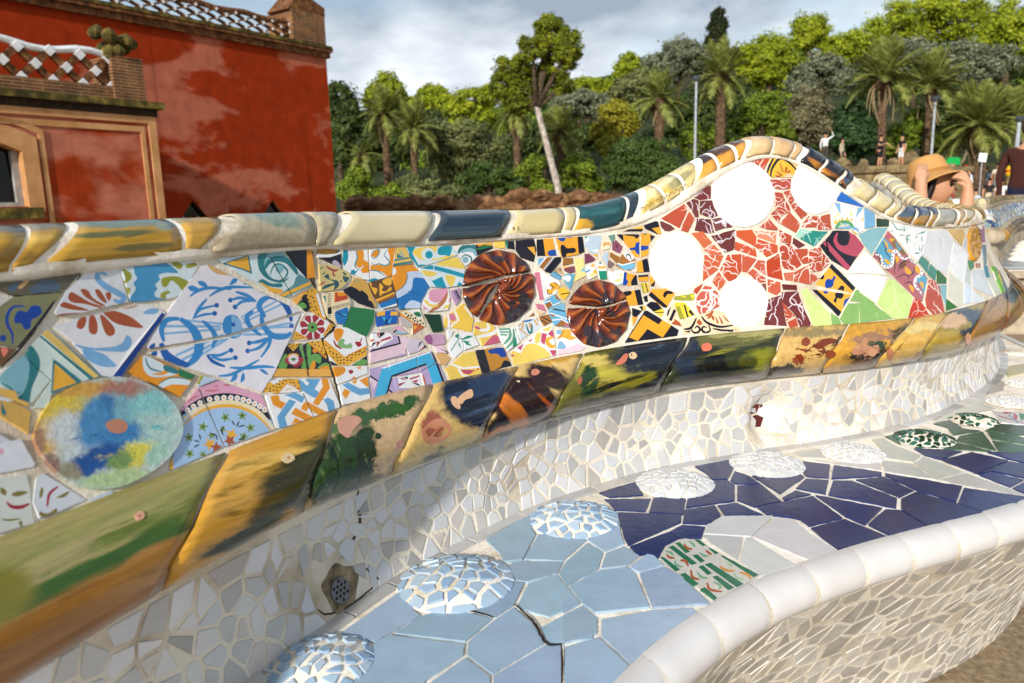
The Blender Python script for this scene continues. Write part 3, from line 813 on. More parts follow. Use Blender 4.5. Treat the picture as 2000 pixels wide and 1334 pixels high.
p pb 1120,792 1180,700 1290,722 1310,790
p W 972,322 1010,322 1022,370 980,408
s 1a5a9a 10 1150,590 1240,610 1320,640
T bn 708,492 940,432 962,442 1010,650 1022,758 862,798 802,690 712,540
p yo 712,500 740,500 740,540 800,560 790,610 770,622
p yo 830,500 870,540 850,580 900,590 950,540 960,580 860,622 830,642
p yo 860,470 950,430 962,512 900,520
P yo 790,685 990,600 1005,618 805,705
P br 805,705 1000,622 1010,645 812,722
P bl 815,740 1012,660 1025,745 850,800
P W 850,790 1018,735 1024,768 866,806
T yd 490,530 540,432 640,450 700,522 788,760 758,788 600,732 430,600 417,570
p bk 405,570 480,530 560,560 600,590 625,580 690,640 700,690 740,720 755,800 600,742 430,622
S a0a080 10 530,500 600,460 560,450 530,482
T cr 172,642 230,602 400,592 480,690 488,740 420,978 332,960 232,900 192,760
P or 300,600 410,602 470,660 300,722
P d0451f 310,612 330,600 345,650 440,640 462,682 310,722
H bk 7 245,610 245,900 16 40
H bk 7 280,785 485,735 12 44
P bk 225,780 270,770 275,850 228,860
p bl 308,842 380,800 462,790 420,985 340,965
P cy 360,850 440,860 430,902
S bk 12 330,840 430,890
P 4a9080 170,650 205,640 205,722
T gr 500,772 768,812 754,958 680,1112 412,1000 470,792
T 1f5fb8 790,842 990,802 1040,832 1030,958 900,980 802,1000
P yo 795,840 890,822 890,870 800,882
P yo 960,822 1035,835 1035,872 950,872
P og 990,800 1045,820 1035,838
P cy 858,892 895,955 900,890
P cy 972,882 920,945 950,960
P 123f7a 890,920 930,920 920,970 895,970
T cr 1062,842 1130,812 1290,792 1345,920 1368,990 1212,1088 1202,950
D bk 12 1130,850 1160,872 1195,872 1180,902 1215,910 1245,900 1235,935 1270,940 1305,932 1265,968 1300,972 1335,962 1310,1005 1250,1080 1290,1080 1150,890
P W 1150,812 1300,802 1330,882 1290,912
p gr 1220,842 1290,832 1312,882 1260,882
P og 1208,950 1362,1000 1345,1022 1220,1085
P yo 1222,982 1272,1002 1230,1042
S or 14 1060,848 1210,952
T gy 1052,892 1130,902 1208,960 1190,1018 1080,980
T W 1342,680 1420,562 1628,556 1650,700 1620,808 1390,828 1312,780
p e8a4bc 1400,660 1430,572 1620,560 1570,680 1490,722 1420,702
p c07a4a 1620,592 1600,700 1500,800 1390,832 1540,702
p yl 1340,690 1380,702 1420,742 1520,750 1440,782 1370,742
p yl 1580,762 1650,740 1640,782 1570,792
P e8a4bc 1318,742 1412,818 1340,802
P e8a4bc 1620,722 1650,640 1660,702
T pl 1652,582 1758,552 1760,690 1712,748 1672,660
S bk 14 1710,580 1762,690
S 8a6a94 16 1690,580 1740,700
T pw 1142,75 1660,67 1730,165 1500,248 1282,308 1202,200 | 1312,320 1500,257 1740,182 1818,322 1788,518 1600,548 1420,540 1292,352
P tq 1142,75 1245,75 1210,150 1280,280 1345,300 1280,315 1200,200
p yl 1262,92 1480,70 1480,130 1430,200 1500,210 1620,172 1700,172 1600,212 1400,232 1290,210 1220,150
O pw 1392,162 76
O tq 1402,167 44
p tq 1520,82 1660,70 1640,182 1590,172 1508,162
p yl 1480,272 1720,197 1760,240 1815,330 1600,302
S tq 42 1300,300 1460,317 1640,362 1830,420
S pw 8 1456,290 1456,345
P tq 1430,472 1550,420 1602,552 1480,542
p yl 1588,412 1705,430 1652,542
p yl 1310,352 1440,362 1490,392 1390,422
P tq 1715,525 1750,480 1800,525
@ 860 440 5.93
T W 142,242 393,227 418,360 292,478 200,350
s te 44 200,330 240,270 320,250 400,310
P te 320,235 393,227 418,360 380,330
s lt 40 235,320 300,290 370,300 410,360
O lt 286,402 36
s te 16 232,390 280,345 350,380 340,450 290,470
T bk 407,222 590,203 602,268 430,348
P yo 402,222 590,200 602,240 500,230 430,252
P gr 410,272 520,230 605,250 430,292
T yl 612,197 738,192 738,268 680,268 620,250
T bk 747,192 845,188 858,280 770,268
P 2a8a70 740,190 772,190 774,265 760,265
T bk 872,182 1078,162 1108,290 1080,428 932,380 872,290
P yo 1000,257 1085,250 1108,365
T f0a830 1112,167 1298,157 1338,350 1122,358
P bk 1110,165 1186,160 1212,362 1120,362
p 1a4fa8 1238,312 1290,285 1342,292 1352,352 1258,352
T f0a830 1332,152 1638,132 1658,308 1580,343 1402,373
P bk 1582,130 1642,130 1662,320 1592,332
p 1a4fa8 1350,135 1442,135 1432,180 1400,190 1368,172
P d2 1338,135 1522,130 1522,146 1345,155
p bk 1385,250 1420,230 1460,268 1540,265 1562,300 1530,325 1460,330 1440,372 1398,360
T bk 1132,382 1388,367 1388,420 1270,558 1222,543 1132,470
P lb 1120,372 1212,372 1130,472
P W 1212,372 1230,372 1140,482 1130,472
P br 1230,372 1290,372 1180,512 1140,482
P gy 1290,372 1322,372 1202,522 1180,512
T W 1087,547 1150,532 1368,650 1388,690 1330,798 1172,868 1142,860
P rs 1082,550 1142,545 1198,862 1145,868
p yo 1258,682 1310,662 1370,692 1382,730 1310,762 1290,792 1240,792 1230,742 1290,742
S bk 10 1260,690 1310,722 1282,742
S bk 8 1312,662 1352,692
s bk 8 1235,745 1245,800 1295,792
T f2c434 1362,742 1420,712 1498,780 1430,868 1372,810
S bk 10 1388,802 1492,785
@ 700 590 5.93
T f6cc50 1002,182 1110,102 1200,22 1240,62 1290,130 1318,210 1300,348 1150,310 982,290
p rs 1030,150 1090,140 1122,212 1048,212
P rs 1030,232 1072,252 1040,308
S W 22 1020,110 1040,220 1038,320
S W 20 1105,110 1150,222 1080,262 1060,315
S W 18 1215,60 1310,180
T dg 757,142 938,147 968,338 862,352
T f4ce60 1342,242 1480,222 1570,292 1640,470 1430,508 1402,430 1332,380
s W 34 1350,282 1430,332 1500,312 1480,250
p cc6078 1340,280 1400,302 1402,322 1350,312
s W 36 1330,420 1450,392 1560,362 1590,300
p cc6078 1440,520 1540,400 1600,390 1645,475 1500,515
T W 1142,362 1310,357 1388,500 1222,558 1202,420 | 1082,420 1132,372 1182,420 1213,556 1110,652 1052,600 1032,490
P g2 1188,432 1250,395 1325,395 1280,422 1200,445
P g2 1195,450 1285,465 1260,480 1310,515 1240,502
P g2 1155,362 1095,400 1150,435
S g2 9 1060,572 1150,430 1192,435
P g2 1145,450 1190,555 1150,505
T W 1022,332 1090,337 1052,438 1032,430
T c79ab8 772,392 830,372 980,382 998,490 880,508 802,480 762,430
p pu 755,420 800,368 850,422 842,505 790,472
T ecccd8 152,362 300,352 440,397 578,430 600,480 532,560 540,620 122,718 132,600
P b7a6c8 130,350 440,395 482,490 128,580
P bk 128,565 470,475 482,492 128,588
P bk 438,398 460,400 482,490 464,490
P b7a6c8 128,720 532,600 545,622 120,725
P W 128,375 360,368 392,430 200,545 128,535
P c85068 200,372 242,358 210,422
P bk 242,358 292,358 290,382 220,432
P c85068 250,442 360,402 372,430 230,472
P bk 135,530 150,480 205,468
P b02836 200,462 242,470 195,535
P d8622e 130,430 182,450 128,472
T d8ccd8 562,460 610,422 720,450 788,520 680,578 580,608 542,520
P bk 700,470 732,460 682,542
P W 680,565 740,500 780,515
P c85068 690,572 750,512 790,522
P bk 745,490 792,520 762,532
T gy 222,320 390,292 470,282 560,368 470,378 300,353
P pk 390,290 470,280 552,342 420,322
P bk 388,352 430,322 442,332 410,362
P 7db8e0 430,342 560,368 430,372
T bca8d0 122,777 328,727 376,870 448,1083 162,1148 | 347,722 653,627 686,820 382,868 | 667,617 838,572 898,698 705,808 | 392,887 698,832 732,1020 457,1088 | 712,817 908,712 1013,930 747,1028
P e8d0dc 118,870 212,922 172,1025
P 42b2de 270,762 822,580 832,622 890,722 985,932 870,990 160,1158
P bca8d0 392,872 778,732 868,990 450,1090 298,1128
P W 268,762 822,580 826,592 285,775
P bk 380,852 772,715 778,736 390,872
P bk 372,860 392,872 310,1130 290,1132
P bk 832,580 862,602 990,932 965,942
P e8c4d4 300,1128 342,1030 402,1078 455,1090
P e8c4d4 640,1040 640,1010 745,1020 700,1060
P W 440,882 702,828 742,1002 458,1002
P c85068 580,887 702,850 692,872 590,907
P bk 500,882 560,870 562,902
P c85068 450,892 502,887 552,917
P bk 590,932 692,950 712,982
P c85068 600,922 692,900 662,942
P b02836 450,952 542,930 460,987
P c85068 590,942 702,1012 662,992
S bk 16 118,850 217,920
S bk 18 340,1020 402,1072
P d8622e 720,852 750,850 782,962 755,967
P W 702,828 725,828 772,1002 745,1002
P bk 782,970 845,1005
S bk 14 642,1010 657,1062
T tn 892,602 1000,592 1060,650 1002,738 942,718
T ecccd8 872,520 960,512 1030,600 902,588
P bk 900,522 1032,590 1022,602
P c8946c 960,512 1030,582 1040,600
T f4d060 1082,722 1200,602 1338,572 1418,828 1240,888 1062,918 1002,770
S W 20 1050,715 1200,772 1400,752
S W 20 1150,772 1200,852 1290,870
P cc5068 1170,785 1350,790 1282,842 1220,832
P cc5068 1365,775 1398,765 1372,802
P cc5068 1260,870 1300,855 1300,880
T c8892a 1357,562 1440,552 1540,532 1688,532 1768,738 1430,828
P bk 1355,560 1452,555 1522,812 1428,832
p 1446a0 1500,560 1560,545 1660,522 1712,622 1650,642 1600,602 1520,602
p bk 1560,800 1640,752 1680,682 1740,692 1775,745
@ 900 570 5.93
T W 412,432 618,412 678,588 540,688 462,570
S g3 18 430,440 560,432
S g3 16 440,470 545,470
S g3 16 450,500 530,505
s g3 30 560,432 560,530 490,612
s g3 28 602,430 602,560 515,662
p g2 590,642 622,520 642,642
P te 615,440 640,432 640,470
T dde8f0 642,392 700,342 880,302 928,410 692,558 662,470
p bl 700,345 760,310 830,328 760,352
s te 24 750,380 780,462 810,480 818,400 800,370
S e0b078 22 790,362 800,430
S e0b078 20 660,402 690,370
S e0b078 22 700,440 722,350
S e0b078 18 840,322 890,392
S e0b078 16 665,432 780,512
S e0b078 18 870,312 922,362
T a87034 902,292 1010,262 1048,350 960,398
S bk 10 930,290 1042,352
S bk 10 910,322 1000,382
T 6fb4d8 952,112 1090,32 1140,90 1158,130 1010,218
P a06a30 965,150 1040,108 1062,152 1010,205
S W 10 955,125 1030,108 1060,160 1150,122
p a06a30 1080,22 1130,62 1142,102 1100,82
T 6fb4d8 1012,230 1178,132 1228,330 1248,418 1082,398 1032,280
P bk 1060,190 1202,225 1202,238 1060,207
P W 1030,242 1222,312 1217,327 1020,252
P a06a30 1020,262 1082,270 1070,302
P a06a30 1080,402 1160,332 1232,362 1252,412
S W 12 1050,332 1160,322 1242,372
P d07088 1190,372 1250,402 1200,417
T d88098 862,142 950,152 988,230 882,200
T a06a30 782,290 840,242 848,280
T e8c8a0 862,220 980,240 902,280
T 7fb8d8 1160,140 1190,128 1200,225 1130,190
T W 577,690 950,422 1050,402 1098,738 870,798 612,868
p f8d868 700,692 750,622 830,602 930,642 1000,702 1030,752 870,795 620,860 590,792 585,690 680,712
p f8d868 860,502 920,472 900,592 850,592
P cc5070 930,482 992,490 960,622 918,582
P cc5070 1050,440 1087,562 1000,492
s f0b430 42 1060,532 1000,552 1000,602 1050,642 1085,622
P cc5070 650,652 722,602 690,682
P cc5070 1020,682 1092,680 1087,742 1050,742
P cc5070 578,722 622,742 582,757
P cc5070 770,572 832,540 800,582
p f8d868 940,442 1042,407 1000,462
T W 1107,442 1250,432 1330,520 1448,650 1388,688 1122,733
P f0d4e0 1112,682 1360,602 1455,652 1390,692 1120,738
p f4b840 1170,442 1260,440 1282,512 1340,532 1260,562 1180,532 1100,542 1150,500
P 90c0e0 1102,447 1162,440 1162,492 1108,492
p 90c0e0 1120,622 1150,572 1212,632 1190,662 1120,662
s b07030 9 1180,440 1170,490 1110,560
@ 1040 430 5.93
T c4d6e6 597,192 790,177 798,220 760,350 740,428 642,350 602,300
P W 680,347 762,340 757,382
P yo 690,392 762,395 740,428
P g2 600,190 640,180 610,225
P W 600,230 640,190 650,240 610,260
T f4e4c8 802,187 900,250 888,330 812,348 792,260
P e0a860 810,262 882,260 892,302 850,290 810,312
T gb 872,182 948,167 953,210 920,258
T 7a4058 602,392 650,392 720,450 700,478 607,508
T f2e294 487,447 580,437 608,648 522,688
P 8cc4d0 550,592 592,540 602,602
T a06a2c 352,442 463,442 468,500 347,528
T 804858 352,542 478,537 483,598 430,618 372,590
P yo 345,532 472,530 360,562
T 6fb4d8 202,640 250,592 338,650 320,698
P bk 240,600 260,590 345,645 338,660
T d0b088 272,560 310,542 368,638 252,588
P a06a30 290,570 320,560 330,600
T 6ab0cc 352,650 400,622 488,630 430,798 372,718
p W 350,662 410,642 440,672 400,722
T f2e08c 502,642 528,688 470,718
T W 602,542 700,502 743,640 650,688 622,620
P f0b430 660,542 700,502 722,542
P f0b430 690,602 722,570 747,642
S 5aa0d0 18 615,602 662,580
P f8e080 640,660 700,600 720,655
T W 732,492 780,482 848,560 858,688 772,688
P g2 757,592 860,590 860,692 777,687
P f0b430 748,537 842,537 842,562 750,562
P te 750,502 782,482 795,512
T bccfe2 812,402 868,362 863,520 802,440
T 8a5068 922,262 960,232 1038,310 1010,388 922,350
P f0b430 918,342 1012,402 1007,427 922,367
P 6a3048 955,290 985,280 990,310 965,330
T a06c2c 902,372 1008,428 970,498 892,420
T 8a6868 882,462 948,510 890,558 867,540
T a87034 1032,402 1090,362 1188,460 1178,540 1130,588 1040,570 962,530
P W 1040,382 1100,350 1172,440 1130,482 1060,422
s bk 14 1080,430 1090,400 1120,410 1140,462
P 78bce0 965,512 1040,522 1190,502 1165,572 1060,577
S W 12 980,500 1040,522 1190,482
T ecf2f8 872,592 1000,582 1053,600 1040,738 960,758 892,700
P f8e080 960,642 1042,622 1040,652
P f8e080 930,705 1042,662 1000,720
P 6ab4dc 985,762 1042,720 1010,792
P f0b090 900,590 940,585 930,610
T f0a830 1052,602 1198,640 1213,750 1130,758 1047,755
p d2 1045,602 1082,610 1080,682 1102,712 1080,752 1045,757
p bk 1135,722 1180,642 1217,640 1222,762 1155,762
T f0a830 972,167 1233,167 1238,428 1190,428 1050,240
P bk 968,170 1042,165 1050,242
p bk 1058,165 1236,160 1232,190 1200,217 1170,190 1080,182
p d2 1088,332 1180,312 1190,270 1242,262 1242,392 1200,382 1180,352 1090,350
T f0a830 1252,160 1343,152 1418,190 1340,280 1338,398 1257,433
P bk 1358,168 1422,190 1370,282
P bk 1248,157 1322,150 1310,172
p d2 1248,300 1330,300 1342,325 1310,347 1248,352
T f0b838 1080,117 1268,67 1273,115 1258,133 1047,133
P bk 1042,137 1110,107 1277,103 1267,137
T bk 1287,60 1420,12 1450,17 1488,160 1440,163 1302,100
P f0a830 1378,97 1472,80 1492,157 1450,162
T 743a3a 1472,22 1500,17 1600,60 1648,105 1570,133 1502,100
T f0a830 1212,482 1330,442 1353,600 1202,608
P bk 1265,460 1337,442 1352,607 1280,607
T f0a830 1222,642 1333,632 1338,708 1232,708
P bk 1218,637 1337,628 1337,657 1225,667
T bk 1347,662 1383,652 1418,700 1408,768 1372,768
P f0a830 1345,660 1385,650 1420,702 1360,760
T e8c44c 1252,732 1338,727 1353,830 1282,848
S bk 10 1302,730 1332,842
P ol 1250,742 1270,735 1292,852 1280,852
T f0a830 1047,832 1238,807 1278,978 1112,993
P bk 1170,812 1242,805 1282,982 1215,992
p bk 1040,842 1110,820 1142,840 1122,872 1060,882
T f0a830 1382,802 1540,792 1648,850 1550,1018 1500,1008 1342,870
P bk 1370,832 1562,1000 1530,1027 1338,870
p bk 1508,872 1540,822 1622,832 1612,857 1560,862 1530,902
T bk 1282,890 1320,872 1330,948 1302,948
T W 1205,560 1195,600 1140,600
@ 1160 500 5.93
T bk 602,570 650,532 720,542 808,640 780,708 692,650
P f2d040 680,652 792,610 812,662 780,712
S bk 8 700,660 800,655
T bk 442,602 550,640 480,718 442,690
T f0a830 442,702 498,715 450,808
T f0c848 522,590 590,572 598,620 560,638
P bk 522,590 560,580 560,640
T bk 582,640 610,632 978,860 958,928 352,1008
P f2ac2c 570,688 745,797 792,738 895,800 790,948 615,848 500,988 400,945
T f6dcb4 852,640 920,532 1018,818 900,788 832,740
S bk 30 872,590 838,692
S bk 30 935,625 878,752
P f6deba 960,700 1000,830 940,720
p b85a24 918,735 980,768 1012,832 950,792
p b85a24 930,760 900,790 980,815
T ead43c 932,547 1040,542 1168,680 1080,713 1002,738 962,650
S ol 40 960,590 1022,732
S bk 16 1040,570 1082,712
P bk 1080,532 1152,540 1130,602
P bk 1090,652 1142,702 1162,692 1110,622
T ol 932,472 1060,452 1050,518 922,508
P ead43c 938,450 1062,470 1062,494
T ol 1072,452 1150,432 1163,490 1140,518 1062,518
P ead43c 1108,452 1162,450 1142,512
T f6dcb4 1022,740 1230,682 1380,632 1500,652 1600,800 1698,840 1688,878 1032,908
s bk 26 1240,700 1300,772 1450,822 1610,802
s bk 26 1180,722 1120,832 1030,852
s bk 24 1110,832 1140,882 1190,890 1222,852 1190,817 1160,842
s bk 24 1320,802 1340,862 1290,890 1245,862 1260,822 1302,832
P b85a24 1180,772 1210,730 1252,782 1220,812
s bk 22 1370,842 1480,862 1612,862
P bk 1540,880 1610,845 1605,880
p b85a24 1280,692 1332,662 1310,702
p b85a24 1370,692 1390,722 1375,752 1350,702
p b85a24 1400,702 1440,772 1420,782
p b85a24 1440,692 1490,772 1470,782
p b85a24 1480,682 1562,762 1530,752
p b85a24 1350,642 1382,642 1340,722 1310,722
P bk 1030,882 1110,862 1100,892
P b85a24 1620,842 1652,852 1640,867
@ 1270 280 5.93
T c04a2e 122,870 390,702 428,760 335,983
V f4dcd0 1.2 3
T 6e3434 107,890 280,990 170,1018 122,960
V e8d8d8 1.2 1
T c4502e 450,792 508,880 430,1033 347,1010
V f4dcd0 1.2 1
T 6e3430 412,690 500,642 558,662 553,800 472,768
V d8c8d0 1.4 2
T 743030 502,630 640,502 698,492 698,640 570,658
V d8c8d0 1.2 2
T 6e3434 572,670 713,662 778,840 700,868 572,818
V d8c8d0 1.6 3
T 743434 482,780 553,800 558,850 522,858
T 6a3032 542,870 698,880 738,1038 660,1043 512,1010
V d8c8d8 1.6 4
T 7a4444 712,880 820,857 878,920 878,978 752,1018
V f0e4f4 3 3
T 743434 882,922 958,970 882,983
T d4542a 1057,190 1160,112 1388,102 1398,150 1310,313 1202,225
V f6e0d4 1.6 5
T e8bc3c 1432,130 1500,107 1558,140 1688,290 1650,398 1402,393 1342,330 1382,200
s bk 26 1390,392 1400,300 1490,180 1600,222 1700,330
s bk 20 1345,352 1380,250 1440,140
S bk 14 1340,340 1385,395
p b84a20 1430,372 1500,380 1480,398
p b84a20 1440,320 1522,370 1500,378
p b84a20 1460,280 1532,362 1500,332
p b84a20 1490,220 1542,342 1510,302
p b84a20 1560,270 1582,302 1550,352
p b84a20 1590,320 1622,322 1570,362
P f0c8a8 1540,392 1580,350 1652,370 1648,402
p b84a20 1440,115 1520,110 1500,140 1460,147
T f0b030 1590,150 1700,180 1722,205 1690,270
T bf4e3a 1377,422 1628,412 1618,528 1520,538 1422,520
V f4dcd8 1.6 4
T bd4832 1442,567 1523,572 1558,660 1432,733
V f4dcd0 1.2 3
T c24c34 1542,562 1608,542 1658,658 1620,708
V f4dcd0 1.2 2
T b8442c 1442,752 1568,672 1618,780 1510,858
V f4dcd0 1.2 6
T b8442c 1392,822 1438,772 1508,870 1490,928
V f4dcd0 1.2 3
T ce5c3c 1502,932 1610,792 1723,920 1723,970 1680,1038
V f4dcd0 1.2 1
T c45038 1272,970 1368,872 1468,990 1458,1008 1352,998
V f4dcd0 1.2 3
T bk 1000,210 1030,195 1050,212
@ 1350 430 5.93
T dd6c3c 0,152 130,132 238,260 150,328 102,270
V f4dcd0 1 1
T 6a2e2c 227,182 508,107 493,340 390,378
V e0d4dc 2 4
T dc5826 522,122 700,112 753,200 738,308 522,190
T e68a68 737,127 983,142 973,273 772,200
V fae8e0 1.4 3
T d65428 772,222 998,292 998,370 870,428 742,310
V f6e0d8 1.6 3
T d65428 507,252 738,332 758,428 502,343
V f6e0d8 1.6 4
T dc6c48 147,350 250,272 358,398 222,398
V f8e8e0 1.6 3
T d45e34 152,402 368,412 300,578 132,708
V f8e8e0 1.2 4
T c84a22 332,580 420,402 573,392 573,588 500,688 430,708
V f6e0d8 1.6 5
T cc583a 587,402 753,452 640,608 592,598
V f6e0d8 1 1
T cc5c44 772,462 848,472 858,638 722,540
V f6e0d8 1.2 3
T c63c10 872,472 1008,387 1058,698 882,650
V f0d0c0 .8 2
T cc5c40 652,610 710,562 858,680 853,718 782,728
V f6e0d8 1.4 4
T d46438 312,602 408,718 322,818 242,710
V f8e8e0 1 2
T c44820 22,830 40,792 128,737 110,788 62,858
T d4644c 62,900 150,762 220,772 318,850 318,1000 202,1058 92,1088 42,960
V fae8e4 2.4 7
T be4c30 1017,112 1158,182 1148,268 1022,258
V f4dcd0 1.4 3
T be4628 1017,282 1138,272 1278,518 1190,588 1062,558
V f6e0d8 1.6 6
T c44e2e 1132,272 1208,338 1338,332 1348,498 1292,508
V f6e0d8 1.6 4
T c44e2e 1362,342 1488,312 1518,400 1362,498
V f6e0d8 1.6 5
T c25032 1367,512 1508,412 1498,588 1382,598
V f6e0d8 1.6 5
T c04e2c 1527,392 1608,488 1502,588
V f6e0d8 1.4 3
T c85436 1192,602 1348,522 1368,748 1187,713
V f6e0d8 1.4 3
T d67456 1067,612 1178,602 1173,708 1087,698
T c45438 1382,622 1478,670 1382,748
V f6e0d8 1.6 3
T 6e302c 1182,202 1318,290 1240,328 1172,270
T a2d8c2 1207,182 1260,102 1388,127 1242,208
V e8f6f0 2 2
T 2a8c80 1402,122 1578,132 1420,308 1252,215
V b0e0d8 1.6 4
T 8a4a40 807,742 860,732 863,848
T d4603e 882,682 1028,722 1028,828 980,868 892,830
V fae8e0 2.4 2
T 6c2a24 1047,742 1218,752 1223,813 1062,808
T 743230 897,912 1030,872 1108,1228 932,1218 862,1100
V e4d4dc 1.8 3
T 743230 1052,832 1230,822 1288,1000 1398,1238 1262,1238 1202,1100 1042,930
V e4d4dc 1.8 4
T c24c30 1047,942 1198,1110 1102,1168
V f6e0d8 1.4 3
T c84a28 1112,1182 1208,1132 1238,1228 1142,1248
T 743230 852,1122 920,1132 933,1218 842,1213
T lg 1272,812 1340,797 1598,1080 1618,1218 1412,1248
s e0f2a8 16 1330,850 1310,950 1400,1050
s c0dc7c 12 1400,1060 1440,1010 1510,1030
T mg 1615,1085 1730,1180 1660,1215 1630,1215
@ 1540 350 7.4125
T c45034 202,640 290,532 428,542 398,698 197,697
V f6e0d8 1.6 5
T c85638 432,547 590,502 618,728 422,728
V f6e0d8 1.6 4
T c45034 32,390 80,342 268,510 182,578
V f6e0d8 1.6 4
T 1f6cc8 767,167 1073,380 1063,408 682,308
T W 682,327 798,347 798,718 652,713 602,480 | 812,352 1073,417 1083,738 970,798 882,718 812,718
P 86b8dc 660,342 742,350 747,512 700,430
P 86b8dc 1000,412 1077,420 960,565
P f6c84c 650,602 692,592 702,642 652,662
P f6c84c 700,660 720,562 752,620
P f6c84c 740,620 762,542 792,602
P f6c84c 812,602 842,542 872,602
P f6c84c 870,602 902,562 932,612
P fae890 640,520 690,560 660,590
P fae890 690,540 712,450 730,550
P fae890 880,540 900,420 920,540
P f6c84c 1040,640 1060,540 1077,600
O 5aa468 802,732 145 140
O 86b8dc 802,740 100 104
S f6e4a0 14 720,690 862,662
S f6e4a0 12 740,640 800,690
P f6c84c 890,732 982,780 962,802
P W 860,740 1010,650 1075,600 1077,735 975,795
P 86b8dc 930,682 1000,720 1012,782 960,742 900,740
P f6c84c 890,732 982,785 962,802
T 78b4dc 1092,412 1238,492 1243,680 1102,718
T 123a14 1272,572 1453,582 1448,688 1277,688
T sk 1012,800 1190,712 1428,702 1202,1088 1082,940
T bk 532,880 640,747 850,747 963,820 1083,980 850,1318 622,1180 577,1130
p c44a66 640,870 700,770 720,900 780,962 850,942 880,832 862,770 960,822 1090,972 990,1112 860,1102 720,1032 660,952
O bk 782,858 92 110
P c44a66 545,900 890,1282 835,1332 580,1042
T bk 452,960 520,892 568,1110 558,1108
P c44a66 485,930 530,888 562,1012
@ 1560 480 7.4125
T W 953,92 958,398 672,403
T W 972,92 1273,423 967,403
T W 682,422 948,432 958,708 870,658 742,500
T W 972,432 1263,457 1120,828 977,718
T lg 1302,482 1370,492 1638,740 1580,1018 1450,1068 1372,1058 1132,840
s e2f4ac 24 1360,560 1390,700 1400,840
s c2de80 20 1210,640 1300,560 1340,530
s c2de80 20 1440,700 1530,640 1560,700
s e2f4ac 20 1250,860 1300,960 1380,840 1450,940 1540,1000
T mg 822,642 868,642 868,818 742,803
T mg 717,837 868,832 868,1123 650,1138 592,1060
T mg 882,682 1088,832 1128,1083 884,1113
T mg 1107,862 1348,1058 1142,1083
T mg 462,972 570,1042 608,1138 492,1143
T f2b23c 472,262 813,610 758,688 232,568 435,322 | 195,637 757,702 568,1023
P bk 432,312 475,256 822,610 778,662
P bk 185,630 252,640 608,962 568,1028
p d2 380,520 420,480 470,490 500,440 528,460 500,520 490,582 440,612 380,602
p d2 348,652 430,632 402,692 360,692
p bk 555,642 610,578 652,602 642,652 600,640
p bk 520,692 600,672 642,722 600,772 550,762 530,827 492,800 520,750
p d2 650,802 700,762 757,730 702,852 638,932
p bk 303,482 362,418 352,482
@ 1700 420 6.354
T W 237,85 560,130 700,165 640,480 580,578 440,440 217,180
P g2 405,215 355,130 395,190
P g2 405,215 405,105 418,190
P g2 405,215 465,130 425,195
P g2 425,255 345,260 380,243
P g2 430,255 490,243 460,272
P g2 432,262 500,338 460,302
P g2 428,262 445,372 458,302
S g2 9 250,80 320,180 395,188
P g2 560,242 690,192 650,227
P g2 545,272 582,258 560,288
P g2 535,472 612,463 570,488
P g2 590,450 535,393 575,432
P g2 602,450 590,375 612,432
S g2 7 620,460 650,370
S g2 8 630,270 635,325
P g2 245,195 275,195 260,210
T e4e4e6 692,202 940,192 1018,330 950,698 940,758 832,680 642,490
s f0f0f2 20 860,250 900,330 880,420
s d8d8dc 14 800,360 850,300 870,420 840,500
T e6bc68 952,182 1150,172 1163,270 1125,378 1012,250
T W 1032,332 1130,402 1203,510 1150,858 972,680
T e2decc 972,692 1148,860 1143,1108 1080,1138 952,1010
T dce6f4 1162,842 1238,900 1248,1088 1162,1108
T ccd4cc 1192,642 1238,700 1243,888 1162,810
T e0e2e6 1252,692 1400,682 1528,1028 1262,900
s f0f0f2 20 1330,730 1360,800 1400,850
T e6eaec 1262,922 1428,1080 1262,1098
T d4dae4 1142,382 1180,272 1208,330 1268,558 1212,518
T 2f8050 1207,562 1273,582 1278,650 1232,688
T c890b8 1302,142 1408,132 1418,330 1372,348
T 6a7a98 1422,122 1460,112 1498,600 1442,598 1432,350
P c0b090 1440,300 1455,300 1470,600 1450,600
T a09070 1467,112 1500,200 1538,600 1507,608
P f0d040 1480,200 1490,190 1510,500 1500,520
T 90a8b8 1377,372 1420,372 1438,600 1402,648
T 5090a8 1402,642 1440,622 1478,778 1432,778
T 8ecc5c 1492,652 1530,632 1658,948 1622,968
P e8e8d8 1500,700 1520,700 1560,800 1540,830
T e6e6d6 1442,802 1486,690 1612,975 1552,1018
T 8090a0 1542,642 1600,702 1698,918 1672,948
P f0d070 1560,660 1580,680 1640,850 1620,860
T f0d070 1557,502 1610,542 1638,678 1602,658
T d8b0a0 1285,600 1360,600 1360,660 1300,660
P c04030 1300,605 1312,605 1312,640 1300,640
P c04030 1335,605 1347,605 1350,640 1338,640
T 4a8c7c 592,590 630,507 728,590 700,718
T 4a8c7c 737,612 818,690 800,818 707,740
T 2a6a10 827,692 943,790 938,858 822,853
T 8cb8c0 822,872 938,872 928,1118 902,1050
T 2a7018 942,1042 1068,1148 937,1188
T b86a70 212,202 290,282 440,482 598,640 698,790 638,1078 560,1038 302,780 32,520 62,440
P 5aa8c8 160,272 210,332 270,402 250,502 262,602 200,652 150,602 120,502 50,452
P 8a6a40 215,205 300,290 440,480 400,500 300,420 260,390
P c86070 210,205 260,260 250,330 180,260
p e8a838 240,290 290,300 270,330 230,320
p 5aa8c8 300,330 350,400 380,420 340,440
p f2b02c 300,510 350,540 320,602
p f2b02c 420,642 480,682 502,742 430,722
p f2b02c 540,622 602,662 612,732 550,702
p f2b02c 160,542 212,562 242,602 200,612
p f2b02c 170,330 205,360 190,410
p f2b02c 190,440 250,430 270,470 220,460
s bk 10 140,340 180,400 190,470 250,540
s f2b02c 12 150,310 190,350 230,480
p f2b02c 470,862 530,902 520,962 490,930
